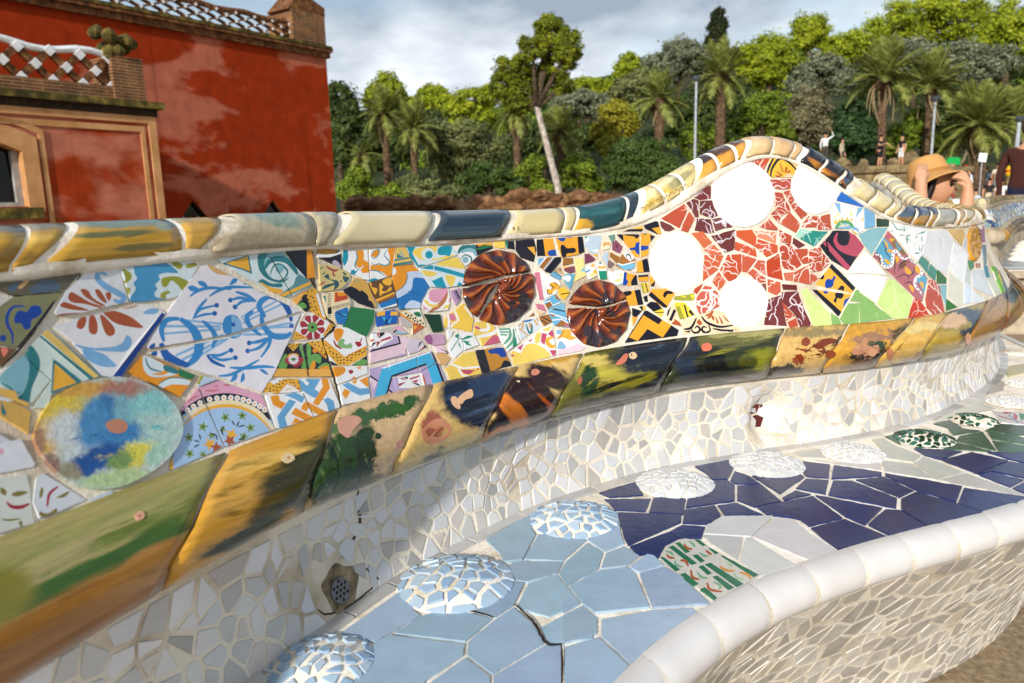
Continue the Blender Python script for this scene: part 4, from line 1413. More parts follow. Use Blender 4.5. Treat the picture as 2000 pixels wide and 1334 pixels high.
p 5aa8c8 560,802 680,762 665,982 605,872
p f2b02c 600,830 650,850 640,920
P 7a5028 350,622 420,572 440,622 370,682
s bk 12 340,700 360,620 420,570 470,600
s bk 12 460,760 520,720 540,640
s bk 10 320,780 420,740 480,800
s bk 10 420,860 480,830 520,880
s 7a5028 18 270,640 300,560 290,740
s bk 10 35,520 80,510 110,560 140,640 220,690
s W 34 40,490 120,510 150,622 210,650 262,610 272,502 302,442 380,532 440,542 470,510
s W 34 470,510 500,570 560,602 612,652 628,702 610,752 560,782 540,852 560,902 600,942 635,1002
D bk 9 45,490 75,480 105,500 125,540 140,580 155,620 190,645 225,645 255,610 265,560 262,520 280,470 302,445 330,480 370,515 410,535 450,520 490,560 520,582 560,602 610,652 625,702 610,752 570,782 545,852 562,902 600,942 630,992
T d6360c 532,1042 590,1052 638,1110 738,1268 467,1278
V f0d0c0 1 3
T ca5036 722,812 770,802 848,900 913,1218 812,1273 692,1150 682,1042
V f4dcd0 1.6 4
@ 0 0 1
C f4f4f4 1450,380 61 64 0
C f4f4f4 1320,513 53 58.5 0
C f4f4f4 1452,591 46 49 0
T f4f4f4 1563,316 1585,328 1612,348 1640,370 1632,392 1615,412 1590,420 1570,413 1556,400 1546,382 1544,358 1552,335
'''
Draw('panel', 'tile').run(PANEL)
# ------------------------------------------------------------------ bench: round plates, coping, bolster, riser, seat
# the painted plate, brushed in soft colours
_pl = crom(L2('64,868 69,829 99,781 150,752 225,739 285,754 330,787 351,829 345,868 318,904 270,937 210,958 150,951 105,924').tolist(), True, 4)
M_PLATE = blobs('painted_plate', 'c8d8d4', [
    (90, 840, 45, 60, 20, 'e0b050', .5), (110, 790, 55, 26, -30, 'e8c840', .5), (170, 765, 70, 18, 0, 'dca848', .4), (140, 850, 55, 40, 10, 'd4dcdc', .5),
    (250, 770, 60, 22, 10, 'b07868', .5), (170, 800, 40, 22, 0, 'dcc458', .5), (215, 810, 60, 36, 0, '7ab0c0', .5), (195, 815, 18, 40, 10, '1c5ca4', .5), (180, 835, 34, 50, 15, '4a90c4', .5),
    (290, 800, 42, 34, 0, '8ccccc', .5), (300, 850, 46, 40, 0, 'b4d4cc', .5), (230, 855, 45, 22, -15, '3c84bc', .5), (190, 900, 56, 22, -22, '14549c', .45), (160, 912, 30, 20, 0, '14549c', .45),
    (260, 895, 44, 24, -25, 'e4d850', .5), (230, 905, 26, 18, -20, '7c9c58', .5), (300, 890, 30, 14, -35, 'acd4c0', .5), (220, 940, 70, 16, -8, 'bcd49c', .5), (130, 925, 26, 18, 30, '9c9478', .6),
    (70, 870, 12, 30, 0, 'b08468', .5), (95, 912, 16, 20, 0, '9a7868', .5)], dist=.24, nscale=5.0, rough=.28, bump=.35, sk=.75, brush=(('1c5ca4', -20, 3, 6., .62, .70, (195, 870, 80, 70, 0)), ('e8d860', -20, 3, 6., .60, .68, (240, 900, 70, 40, -20)), ('6cbcc0', 10, 3, 6., .60, .68, (290, 830, 60, 60, 0))))
_o = tile('round_tile', _pl, M_PLATE, [('c08468', crom([(200, 832), (212, 824), (228, 822), (243, 832), (240, 846), (224, 851), (208, 846)], True, 3))], 'panel', gridstep=18, jit=.2, lift=.0055, thick=.008, label='large painted plate in blue, yellow and mint')
# two brown pressed rosettes with whorled flutes, each broken and set in pieces
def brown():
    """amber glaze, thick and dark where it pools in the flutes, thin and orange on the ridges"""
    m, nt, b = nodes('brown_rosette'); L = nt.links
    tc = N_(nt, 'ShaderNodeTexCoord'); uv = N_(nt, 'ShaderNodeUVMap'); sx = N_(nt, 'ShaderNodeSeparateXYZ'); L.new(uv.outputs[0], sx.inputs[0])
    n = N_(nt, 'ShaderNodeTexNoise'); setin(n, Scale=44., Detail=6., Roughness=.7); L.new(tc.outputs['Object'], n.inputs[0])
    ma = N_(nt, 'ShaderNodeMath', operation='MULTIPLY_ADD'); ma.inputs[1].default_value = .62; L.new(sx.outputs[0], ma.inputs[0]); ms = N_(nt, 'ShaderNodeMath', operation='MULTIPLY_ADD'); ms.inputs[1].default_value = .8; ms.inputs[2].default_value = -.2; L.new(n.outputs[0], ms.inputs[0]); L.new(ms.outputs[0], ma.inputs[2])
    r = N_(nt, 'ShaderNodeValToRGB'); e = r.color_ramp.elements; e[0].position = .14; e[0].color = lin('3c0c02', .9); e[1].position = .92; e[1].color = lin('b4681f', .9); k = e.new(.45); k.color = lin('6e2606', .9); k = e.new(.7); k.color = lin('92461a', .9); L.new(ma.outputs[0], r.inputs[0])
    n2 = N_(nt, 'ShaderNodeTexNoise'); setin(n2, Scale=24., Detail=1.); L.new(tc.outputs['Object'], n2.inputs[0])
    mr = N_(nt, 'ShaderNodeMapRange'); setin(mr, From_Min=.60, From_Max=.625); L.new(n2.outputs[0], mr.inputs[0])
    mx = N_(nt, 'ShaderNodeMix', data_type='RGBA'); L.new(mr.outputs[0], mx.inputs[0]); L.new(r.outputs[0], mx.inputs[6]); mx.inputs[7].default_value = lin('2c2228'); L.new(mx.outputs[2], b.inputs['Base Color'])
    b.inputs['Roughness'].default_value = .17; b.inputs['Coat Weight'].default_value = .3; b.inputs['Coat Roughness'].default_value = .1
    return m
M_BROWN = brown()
def rosette(cx, cy, rx, ry, bx, by, cracks, n, tw, label):
    mp = MAPS['panel']; NA, NR = 168, 34; V, F, UV = [], [], []
    def cutd(x, y):
        d = 99
        for Pl in cracks:
            for (a, b_) in zip(Pl[:-1], Pl[1:]):
                ux, uy = b_[0] - a[0], b_[1] - a[1]; t = max(0, min(1, ((x - a[0]) * ux + (y - a[1]) * uy) / (ux * ux + uy * uy))); d = min(d, math.hypot(x - a[0] - ux * t, y - a[1] - uy * t) - (a[2] + (b_[2] - a[2]) * t))
        return d
    for i in range(NR + 1):
        r = (i / NR) ** .8
        for k in range(NA):
            th = 2 * math.pi * k / NA; w = (1 - r) ** 1.0
            x = cx + (bx - cx) * w + rx * r * math.cos(th); y = cy + (by - cy) * w + ry * r * math.sin(th)
            ph = n * (th + tw * (r + .55 * math.sin(2.6 * r))); g = .5 + .5 * math.cos(ph + .5 * math.sin(ph)); g = g ** .8
            h = .0035 + .0062 * g * min(1, max(0, (r - .10) * 6)) * (1 if r < .86 else max(0, (1 - r) / .14) * .8 + .2)
            h += .002 * math.sin(math.pi * min(1, r))
            if r < .13: h = .006 + .013 * math.sqrt(max(0, 1 - (r / .13) ** 2))
            edge = 1 - .012 * (1 - g)
            x = cx + (x - cx) * (edge if r > .9 else 1); y = cy + (y - cy) * (edge if r > .9 else 1)
            c = cutd(x, y)
            if c < 1.2: h = -.002 + .012 * max(0, min(1, (c - .2)))
            if i == NR: h = -.001
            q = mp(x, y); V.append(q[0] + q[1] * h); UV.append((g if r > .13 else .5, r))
    for i in range(NR):
        for k in range(NA): F.append((i * NA + k, i * NA + (k + 1) % NA, (i + 1) * NA + (k + 1) % NA, (i + 1) * NA + k))
    F.append(tuple(range(NA)))
    mi = [0] * len(F)
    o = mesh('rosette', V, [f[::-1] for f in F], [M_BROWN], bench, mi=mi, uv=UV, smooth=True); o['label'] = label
    return o
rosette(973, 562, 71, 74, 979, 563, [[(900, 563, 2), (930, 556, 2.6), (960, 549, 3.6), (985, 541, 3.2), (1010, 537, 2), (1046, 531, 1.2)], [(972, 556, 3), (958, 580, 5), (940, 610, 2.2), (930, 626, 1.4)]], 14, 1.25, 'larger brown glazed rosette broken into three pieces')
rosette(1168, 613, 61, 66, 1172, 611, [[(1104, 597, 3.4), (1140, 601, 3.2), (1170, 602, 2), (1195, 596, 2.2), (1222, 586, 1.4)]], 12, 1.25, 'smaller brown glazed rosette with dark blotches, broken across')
# honey-coloured pressed disc near the nose
def honey(x, y):
    u, v = (x - 1901) / 13.4, (y - 476) / 35.5; r = math.hypot(u, v)
    return .006 * max(0, 1 - abs(r - .86) / .14) + .007 * max(0, 1 - abs(r - .0) / .22) + .003 * (.5 + .5 * math.cos(5 * math.atan2(v, u))) * (1 if .25 < r < .75 else 0)
tile('round_tile', circ(1901, 476, 13.4, 35.5, 30), 'd2962e', [], 'panel', gridstep=3.2, step=4, jit=0, hfn=honey, lift=.004, label='honey yellow pressed disc near the curved end')
# relief in the plain green square
def thicken(o, t):               # inwards, whichever way the faces were wound
    p = o.data.polygons; q = [p[i] for i in range(0, len(p), max(1, len(p) // 40))]; d = sum(f.normal.dot((Vector(CC) - f.center).normalized()) for f in q)
    md = o.modifiers.new('thickness', 'SOLIDIFY'); md.thickness = t; md.offset = -1 if d > 0 else 1
# ---- coping (top rail) tiles
def nramp(name, cs, scale=3., streak=None, rough=.15, detail=5., dist=.6, alb=ALB):
    m, nt, b = nodes(name); L = nt.links; uv = N_(nt, 'ShaderNodeUVMap'); n = N_(nt, 'ShaderNodeTexNoise'); setin(n, Scale=scale, Detail=detail, Roughness=.6, Distortion=dist)
    if streak: L.new(N_last_map(nt, uv, streak, 1.), n.inputs[0])
    else: L.new(uv.outputs[0], n.inputs[0])
    r = N_(nt, 'ShaderNodeValToRGB'); e = r.color_ramp.elements
    for i, (pos, c) in enumerate(cs):
        k = e[i] if i < 2 else e.new(pos); k.position = pos; k.color = lin(c, alb)
    L.new(n.outputs[0], r.inputs[0])
    sp = N_(nt, 'ShaderNodeTexNoise'); setin(sp, Scale=22., Detail=3.); L.new(uv.outputs[0], sp.inputs[0])
    ch = N_(nt, 'ShaderNodeMapRange'); setin(ch, From_Min=.69, From_Max=.73, To_Max=.8); L.new(sp.outputs[0], ch.inputs[0])
    mx = N_(nt, 'ShaderNodeMix', data_type='RGBA'); L.new(ch.outputs[0], mx.inputs[0]); L.new(r.outputs[0], mx.inputs[6]); mx.inputs[7].default_value = lin('7a6448', alb)
    L.new(mx.outputs[2], b.inputs['Base Color']); b.inputs['Roughness'].default_value = rough; b.inputs['Coat Weight'].default_value = .4; b.inputs['Coat Roughness'].default_value = .1
    bumpnode(nt, b, n.outputs[0], .1, .01); return m
RM = dict(
    a=blobs('coping_gold', 'c89a34', [(30, 440, 90, 16, 0, '8c8068', .5), (70, 470, 40, 10, -10, 'd8b050', .5), (10, 500, 60, 16, 0, 'a87c24', .5)], .2, 2., streak=(-6, 5)),
    b=blobs('coping_gold_green', 'c4962e', [(230, 428, 140, 14, -2, '7c8a78', .5), (220, 456, 80, 8, -4, '6a6a3c', .6), (280, 480, 60, 7, -5, '7a6a30', .6), (330, 440, 30, 10, 0, '98a490', .5), (370, 460, 40, 26, 0, 'd0a040', .4)], .2, 2., streak=(-5, 6)),
    c=blobs('coping_beige', 'bcae90', [(540, 430, 50, 16, 15, '8a9c88', .5), (500, 470, 90, 14, 0, 'a89878', .6), (440, 440, 30, 20, 0, 'c4b89c', .5)], .15, 2.),
    d=nramp('coping_cream', [(.3, 'c8b88c'), (.7, 'e2d4ac'), (.5, 'd8c89c')], 1.6, (-4, 4)),
    e=nramp('coping_navy', [(.3, '1c2834'), (.7, '46606c'), (.5, '2c3c4a'), (.62, '384c50')], 2.2, (-6, 7)),
    f=nramp('coping_straw', [(.3, 'cdb478'), (.7, 'e6d6a0')], 2., (-4, 3)),
    g=blobs('coping_teal', '1f4c50', [(1130, 438, 26, 10, 0, 'e0aa38', .5), (1190, 452, 40, 5, -8, 'c89434', .5), (1170, 412, 40, 9, -8, '2c6468', .5)], .2, 2.4, streak=(-8, 4)),
    h=blobs('coping_butter', 'e8d08c', [(1300, 380, 60, 6, -38, 'd8b458', .6), (1330, 352, 30, 10, -38, 'a8a070', .6), (1290, 366, 60, 6, -38, 'f0e0b0', .6)], .2, 2.4),
    i=nramp('coping_tiger', [(.38, '2c1c1c'), (.56, 'd8942c'), (.47, '60381c'), (.7, 'e4ac48')], 2.6, (-32, 7), dist=1.2),
    j=nramp('coping_peach', [(.3, 'dcae76'), (.7, 'ecca98')], 2.),
    k=blobs('coping_black', '22262e', [(1600, 326, 30, 5, 38, 'c8842c', .5), (1640, 352, 40, 4, 38, '9a5c20', .5), (1660, 360, 20, 7, 38, '4c6078', .5)], .16, 3., streak=(38, 5)),
    l=nramp('coping_pale', [(.3, 'dcc07c'), (.7, 'f0e0ae')], 2.2, (30, 3)),
    m=blobs('coping_blue_gold', 'b88c3c', [(1770, 414, 40, 10, 0, '4c6478', .4), (1800, 412, 40, 9, 0, '3c4c64', .4), (1786, 430, 40, 6, 0, 'b8862c', .4)], .2, 3.),
    n=nramp('coping_grey', [(.3, '8c7c58'), (.7, 'c8bea8')], 3.), o=nramp('coping_honey', [(.35, 'a87a1c'), (.7, 'dcc088'), (.55, 'c0922c')], 2.4))
SRG = np.arange(20, 192); _xt = np.array([proj(rail_pt(s, 90))[0] for s in SRG]); _xb = np.array([proj(rail_pt(s, 0))[0] for s in SRG])
_mono = lambda a: np.maximum.accumulate(a) + np.arange(len(a)) * 1e-4
_xt, _xb = _mono(_xt), _mono(_xb)
def rail_tile(sl, sr, mat, th=.004):
    """sl, sr: (s at crest, s at foot) of the two ends"""
    V, F = [], []; n = max(3, int(max(sr[0] - sl[0], sr[1] - sl[1]) * DS / .02) + 1); phs = np.linspace(-6, 186, 22)
    for i in range(n + 1):
        for ph in phs:
            k = math.sin(R_(min(max(ph, 0), 90))); a = sl[1] + (sl[0] - sl[1]) * k; b = sr[1] + (sr[0] - sr[1]) * k
            u = i / n; s = a + (b - a) * u; e = .0006
            V.append(rail_pt(s, ph, e))
    m = len(phs); F = [(i * m + k, i * m + k + 1, (i + 1) * m + k + 1, (i + 1) * m + k) for i in range(n) for k in range(m - 1)]
    uvx, uvy = proj(np.array(V)); o = mesh('coping_tile', V, F, [mat], bench, uv=np.c_[uvx, uvy] / 100, smooth=True)
    thicken(o, .003)
    return o
RAIL = '''a -300 -300 30 14|a 42 20 116 58|b 140 88 312 354|b 326 362 416 389|c 447 412 584 609|c 590 614 645 634|d 676 649 832 822|e 848 835 984 976|f 999 992 1088 1096|f 1092 1100 1112 1116|g 1120 1121 1211 1216|e 1217 1222 1238 1234
h 1254 1250 1266 1297|h 1272 1303 1306 1336|h 1312 1341 1346 1352|i 1362 1362 1373 1401|i 1380 1406 1411 1436|i 1419 1441 1445 1446|j 1458 1457 1495 1502|j 1500 1507 1538 1539|j 1543 1543 1554 1552|k 1569 1563 1600 1596|k 1606 1602 1636 1630|k 1642 1637 1652 1650
l 1671 1667 1697 1693|l 1703 1700 1730 1725|l 1736 1731 1745 1743|m 1753 1750 1768 1777|m 1775 1784 1797 1805|m 1803 1811 1813 1817|n 1820 1824 1848 1862|o 1856 1869 1866 1874|o 1871 1879 1885 1891'''
for q in RAIL.replace('\n', '|').split('|'):
    k, a, b, c, d = q.split(); s = [float(np.interp(float(v), X, SRG)) for v, X in ((a, _xt), (b, _xb), (c, _xt), (d, _xb))]
    if float(a) < -100: s[0] = s[1] = 10
    if abs((s[2] + s[3]) - (s[0] + s[1])) < .5: continue
    rail_tile((s[0], s[1]), (s[2], s[3]), RM[k])
s = max(float(np.interp(1885, _xt, SRG)), float(np.interp(1891, _xb, SRG))) + .5; k_ = 0
while s < NS - 8:
    w = random.uniform(2.6, 5.2); rail_tile((s, s), (s + w, s + w), RM[random.choice('olldfol' if k_ > 3 else 'oon')]); s += w + .75; k_ += 1
# ---- bolster tiles
BM = [blobs('bolster_1', 'aa9e60', [(200, 1040, 320, 34, -24, '9c9a5a', .5), (60, 1120, 260, 24, -28, 'b0a46c', .6), (120, 1142, 320, 20, -25, '3f6620', .5), (350, 1018, 90, 16, -22, '44661c', .6), (400, 985, 50, 30, -40, '8a8430', .6), (-20, 1170, 90, 60, -20, '8c8630', .6), (150, 1266, 440, 108, -27, 'b67c32', .22), (320, 1108, 110, 46, -24, 'b8823a', .3), (60, 1300, 300, 60, -27, '9c6420', .6)], .20, 1.4, streak=(-25, 4),
        brush=(('6e7c34', -24, 9, 3., .56, .66, (230, 1030, 300, 50, -24)), ('8c5c20', -27, 9, 2.5, .54, .66, (160, 1240, 300, 90, -27)))),
      blobs('bolster_2', 'd69c30', [(470, 940, 70, 80, 30, 'dca444', .5), (580, 930, 86, 48, -40, '3c370a', .6), (530, 995, 60, 26, -35, '5c4a0c', .6), (605, 880, 46, 18, -20, '3a4214', .6), (470, 1050, 90, 13, -25, '26320a', .5), (600, 965, 40, 40, 0, '3e3a08', .6), (520, 898, 90, 12, -18, 'e6b85a', .5)], .30, 2.4, streak=(-18, 5), brush=(('2a2606', -16, 8, 3.4, .48, .60, (580, 950, 90, 70, -30)), ('8a6c10', -16, 8, 4., .52, .62, (500, 970, 90, 90, -30)), ('c8a024', -16, 8, 4., .58, .66, (590, 930, 80, 60, -30)))),
      blobs('bolster_3', 'dcb888', [(676, 890, 46, 80, 22, '2a4a18', .35), (710, 815, 90, 13, -18, '42663a', .4), (640, 935, 60, 50, 0, '1c3a12', .45), (708, 900, 26, 46, 12, '182c0c', .45), (780, 797, 46, 11, -22, '345a28', .4), (684, 840, 28, 15, 0, 'a88c6c', .5), (680, 955, 70, 15, -18, '1c3812', .5)], .34, 3.4, brush=(('88a060', 70, 6, 4., .58, .66, (690, 890, 60, 90, 20)), ('0e2208', 70, 5, 4., .55, .62, (670, 910, 70, 80, 20)))),
      blobs('bolster_4', 'e6be72', [(934, 788, 78, 48, 22, '16243a', .3), (965, 757, 50, 38, 0, '2a3c58', .5), (860, 905, 40, 26, -20, '1c1c24', .45), (846, 832, 24, 28, 10, 'a85c44', .4), (900, 875, 40, 12, -20, 'b0a050', .6), (920, 890, 60, 14, -10, '786c2c', .6)], .22, 3.6, brush=(('4a6080', -18, 7, 5., .56, .66, (940, 780, 80, 50, 15)), ('06101e', -18, 7, 4., .54, .64, (930, 800, 80, 50, 15)), ('6a3c18', 60, 6, 9., .60, .64, (860, 860, 40, 40, 0)))),
      blobs('bolster_5', 'eac47a', [(1030, 792, 68, 54, 25, '2c120e', .18), (1000, 830, 60, 30, -20, '1c0806', .4), (1070, 735, 44, 22, 20, '35221e', .4), (1006, 806, 16, 50, -38, 'cc7014', .4), (1075, 796, 34, 6, 48, 'b8500c', .4), (1100, 698, 44, 9, -12, 'd4a034', .6), (985, 838, 46, 6, -22, 'c06412', .5)], .20, 3.6, streak=(45, 3), brush=(('c8660c', 42, 9, 4.5, .60, .68, (1030, 800, 70, 50, 25)), ('d8a030', -14, 8, 5., .54, .62, (1090, 710, 60, 30, -14)))),
      blobs('bolster_6', '6a6622', [(1180, 728, 50, 28, 0, 'c4b440', .6), (1276, 690, 86, 32, -8, '1c2632', .45), (1200, 792, 100, 28, -14, '0a0e06', .5), (1300, 742, 56, 30, 0, '12181c', .5), (1150, 740, 18, 40, 20, '20401e', .5), (1240, 738, 40, 13, -10, '8c8418', .6), (1150, 700, 44, 12, 0, 'dcc468', .5)], .34, 3.2, streak=(-14, 3), brush=(('cfc24a', -30, 5, 5., .60, .66, (1190, 730, 70, 50, 0)), ('0c1408', -20, 6, 4., .52, .60, (1220, 770, 110, 50, -10)), ('56687c', -10, 7, 5., .62, .68, (1280, 690, 70, 30, 0)), ('e8d88c', -60, 5, 7., .64, .68, (1160, 730, 30, 60, 10)))),
      blobs('bolster_7', '2e3416', [(1400, 666, 96, 13, -6, '706e3c', .6), (1460, 649, 90, 7, -4, 'aca464', .6), (1380, 718, 44, 30, 0, '141a14', .5), (1486, 700, 36, 22, 0, '8a8a18', .6), (1340, 690, 26, 46, 0, '222e40', .5), (1400, 748, 100, 14, -6, '0e0e08', .5), (1400, 712, 22, 19, 0, '0a0c08', .4), (1463, 705, 16, 18, 0, '46480e', .5)], .28, 3., streak=(-8, 4), brush=(('a49c20', -12, 8, 4., .58, .66, (1450, 700, 90, 30, -6)), ('0c1010', -10, 8, 4., .54, .62, (1410, 710, 120, 50, -6)))),
      blobs('bolster_8', 'deb46a', [(1590, 648, 70, 8, -2, 'a08c60', .6), (1570, 682, 14, 5, 0, '8a3c18', .35), (1604, 672, 32, 4, -20, '5a2c18', .4), (1622, 690, 26, 5, 10, '703418', .4), (1560, 702, 14, 6, 0, '8c3410', .35), (1528, 728, 44, 12, -10, '2c2218', .5), (1640, 660, 26, 4, -20, '4a2818', .4)], .26, 6., brush=(('5c2c14', -14, 9, 8., .60, .64, (1600, 680, 70, 40, -10)), ('b88c40', -10, 6, 4., .55, .66, (1590, 690, 80, 50, 0)))),
      blobs('bolster_9', 'dca238', [(1720, 658, 60, 9, -6, 'a4785a', .5), (1704, 694, 54, 15, -6, '2a1c10', .4), (1762, 662, 18, 30, 20, '5a440e', .5), (1690, 682, 28, 13, 0, 'c48c6c', .35), (1742, 694, 30, 11, 0, '1e140a', .4), (1680, 714, 34, 8, -10, '7c4c18', .5), (1716, 672, 18, 6, 20, '30442c', .4)], .30, 6., brush=(('2c1c0c', -30, 4, 8., .58, .63, (1710, 690, 60, 26, 0)),)),
      blobs('bolster_10', 'e0b254', [(1800, 638, 60, 9, -4, 'e8cc80', .5), (1806, 694, 60, 8, -20, 'a07018', .6)], .2, 4., brush=(('7a4c14', -50, 8, 9., .62, .66, (1790, 690, 60, 30, 0)),)),
      blobs('bolster_11', 'a8903a', [(1900, 618, 50, 15, 10, '46505f', .4), (1900, 650, 40, 16, -30, '101c28', .35), (1858, 625, 26, 15, 0, 'dcb488', .35), (1850, 660, 30, 12, 0, 'bc9c38', .5), (1872, 682, 30, 8, -20, 'b89038', .5)], .24, 4.),
      blobs('bolster_12', 'a0702c', [(1950, 600, 30, 30, 0, 'b88844', .5), (1975, 570, 16, 20, 0, '2a1e14', .5), (1960, 640, 30, 14, -40, '845420', .5)], .24, 4., brush=(('6a3c10', -50, 7, 5., .54, .62, None),))]
JO = [((438, 892), (322, 1142)), ((652, 826), (597, 992)), ((840, 765), (765, 925)), ((1009, 720), (940, 858)), ((1140, 692), (1076, 815)), ((1345, 661), (1288, 764)), ((1531, 645), (1500, 735)), ((1657, 638), (1602, 732)), ((1784, 625), (1706, 718)), ((1851, 612), (1796, 705)), ((1928, 591), (1885, 682))]
TS = np.linspace(-.03, 1.0, 17)
def seam(a, b):
    """stations where a straight broken edge from a to b crosses the tube, for each t"""
    out = []; s0 = None; S = np.arange(12., 215., 1.)
    for t in TS:
        q = np.array([roll_pt(s, t, .002) for s in S]); ok = (q - CC) @ CF > .15; x, y = proj(np.where(ok[:, None], q, q + 9)); e = (x - a[0]) * (b[1] - a[1]) - (y - a[1]) * (b[0] - a[0])
        k = [i for i in range(len(S) - 1) if ok[i] and e[i] <= 0 < e[i + 1]]
        if k: i = min(k, key=lambda i: abs(S[i] - s0)) if s0 is not None else k[0]; s0 = S[i] - e[i] / (e[i + 1] - e[i])
        out.append(s0 if s0 is not None else np.nan)
    o = np.array(out); o = np.where(np.isnan(o), o[~np.isnan(o)][0], o); lim = 0
    for i in range(6, len(o)):       # keep it from running away on the underside
        if abs(o[i] - o[i - 1]) > 1.6: o[i] = o[i - 1] + math.copysign(1.6, o[i] - o[i - 1])
    return o
JS = [np.full(17, 8.)] + [seam(a, b) for a, b in JO]; JS.append(JS[-1] + 15)
while JS[-1][0] < 235: JS.append(JS[-1] + 12)
for q in range(len(JS) - 1):
    a, b = JS[q] + .16, JS[q + 1] - .16; n = max(4, int((b[0] - a[0]) * DS / .018)); V = []; m = len(TS)
    for i in range(n + 1):
        for k, t in enumerate(TS):
            u = i / n; wob = .16 * math.sin(t * 17 + q * 2.1 + (0 if i == 0 else 1.7)) + random.uniform(-.07, .07) if i in (0, n) else 0
            V.append(roll_pt(a[k] + (b[k] - a[k]) * u + wob, t, .0022 if 0 < i < n else .0012))
    F = [(i * m + k, i * m + k + 1, (i + 1) * m + k + 1, (i + 1) * m + k) for i in range(n) for k in range(m - 1)]
    X, Y = proj(np.array(V)); o = mesh('bolster_tile', V, [f[::-1] for f in F], [BM[min(q, 11)]], bench, uv=np.c_[X, Y] / 100, smooth=True)
    thicken(o, .006)
CHIPS = '''@ 0 0 1
B e6c28c 292,957 300,938 322,932 345,932 366,940 374,955 362,975 340,986 316,990 298,978
P a86858 312,950 322,945 330,950 325,962 314,962
s 8a7040 2.5 314,968 330,976 350,966 364,948
B dca888 262,1008 270,1000 280,1003 279,1014 268,1018
P 9c3c30 268,1009 274,1008 272,1013
B e4c898 548,896 558,886 570,888 574,898 560,906
P b08850 558,894 566,892 564,899
B d8a088 660,822 690,812 706,822 690,838 680,856 664,844
B c89088 772,865 782,860 786,868 776,876
B d8906c 826,838 850,818 872,826 880,840 862,860 836,866 824,856
B d8a080 842,880 850,870 860,880 858,900 846,896
B e8b890 893,780 905,768 920,762 922,776 908,782 900,790
B e8b890 880,778 890,776 898,792 896,800 884,792
B d88c70 1038,724 1048,722 1054,728 1046,734 1038,732
B c06448 1128,742 1134,736 1136,744 1130,752
B d87c60 1202,712 1210,702 1220,692 1226,694 1222,706 1210,714
B ecc898 1228,692 1238,688 1244,696 1238,702 1230,700
B e0785c 1369,678 1374,672 1384,671 1390,678 1386,685 1374,686
B c88058 1730,690 1738,680 1744,690 1738,704
B d8a078 1694,690 1702,680 1712,686 1704,696
B d8a07c 1884,660 1890,650 1896,662 1890,674
B d0805c 1928,648 1934,640 1938,652 1932,662
'''
CHIPS += """B 1e3a12 700,842 718,836 730,846 722,862 734,884 726,908 712,934 700,938 708,906 704,880 694,862
B 24461a 672,868 690,872 696,900 686,930 668,952 652,958 662,926 660,896
B 3a6426 742,800 768,790 790,792 800,800 776,808 752,812
B 1c3412 734,846 742,850 740,858 732,856
B 2a4a1c 640,905 655,900 654,926 640,952 626,966 632,936
B 8c4020 1566,664 1576,660 1582,668 1576,676 1566,674
B 7a3418 1588,676 1606,664 1624,662 1632,666 1612,676 1598,682
B 8c4424 1612,690 1622,684 1632,690 1626,698 1614,698
B 8a3a16 1572,692 1580,684 1588,690 1582,700 1574,700
S 4a2410 1.6 1580,698 1596,712
B e6d4b0 1008,745 1014,744 1014,748
"""
Draw('roll', 'glaze_chip').run(CHIPS)
# ---- marks pressed into the coping tiles: a maker's 93 and a row of half rounds
BV_RAIL = bvh(lambda s, ph: rail_pt(s, ph, .0006), np.arange(10, 200, .5), np.linspace(-6, 120, 40)); MAPS['rail'] = map_bvh(BV_RAIL)
def ribbon(name, pts, w, where, mat, lift):
    V, F = [], []
    for q in stroke(pts, w):
        hs = [MAPS[where](*c) for c in q]
        if any(h is None for h in hs): continue
        b_ = len(V); V += [h[0] + h[1] * lift for h in hs]; F.append((b_, b_ + 1, b_ + 2, b_ + 3))
    if F: mesh(name, V, F, [mat], bench)
STAMP = rough_mat('pressed_mark', lin('6a5a40'), lin('8c7a58'), 40.)
def nine(x, y, h): return circ(x, y - h * .24, h * .24, h * .26, 10, 0) + [(x + h * .24, y - h * .2), (x + h * .2, y + h * .25), (x - h * .05, y + h * .48)]
def three(x, y, h): return [(x - h * .22, y - h * .42), (x + h * .12, y - h * .46), (x + h * .24, y - h * .24), (x, y - h * .03), (x + h * .26, y + h * .2), (x + h * .08, y + h * .46), (x - h * .24, y + h * .4)]
for x, y, h in ((443, 469, 9), (1003, 447, 6)): ribbon('stamp', nine(x, y, h), 1.6, 'rail', STAMP, .0004); ribbon('stamp', three(x + h * 1.5, y - 1, h), 1.6, 'rail', STAMP, .0004)
for x, y in ((1256, 408), (1265, 404), (1274, 400), (1285, 393), (1295, 388), (1305, 384), (1313, 379), (1323, 374), (1331, 370), (1340, 363)):
    ribbon('stamp', [(x + 3.4 * math.cos(a), y + 4.2 * math.sin(a)) for a in np.linspace(-3.5, .3, 9)], 1.3, 'rail', STAMP, .0004)
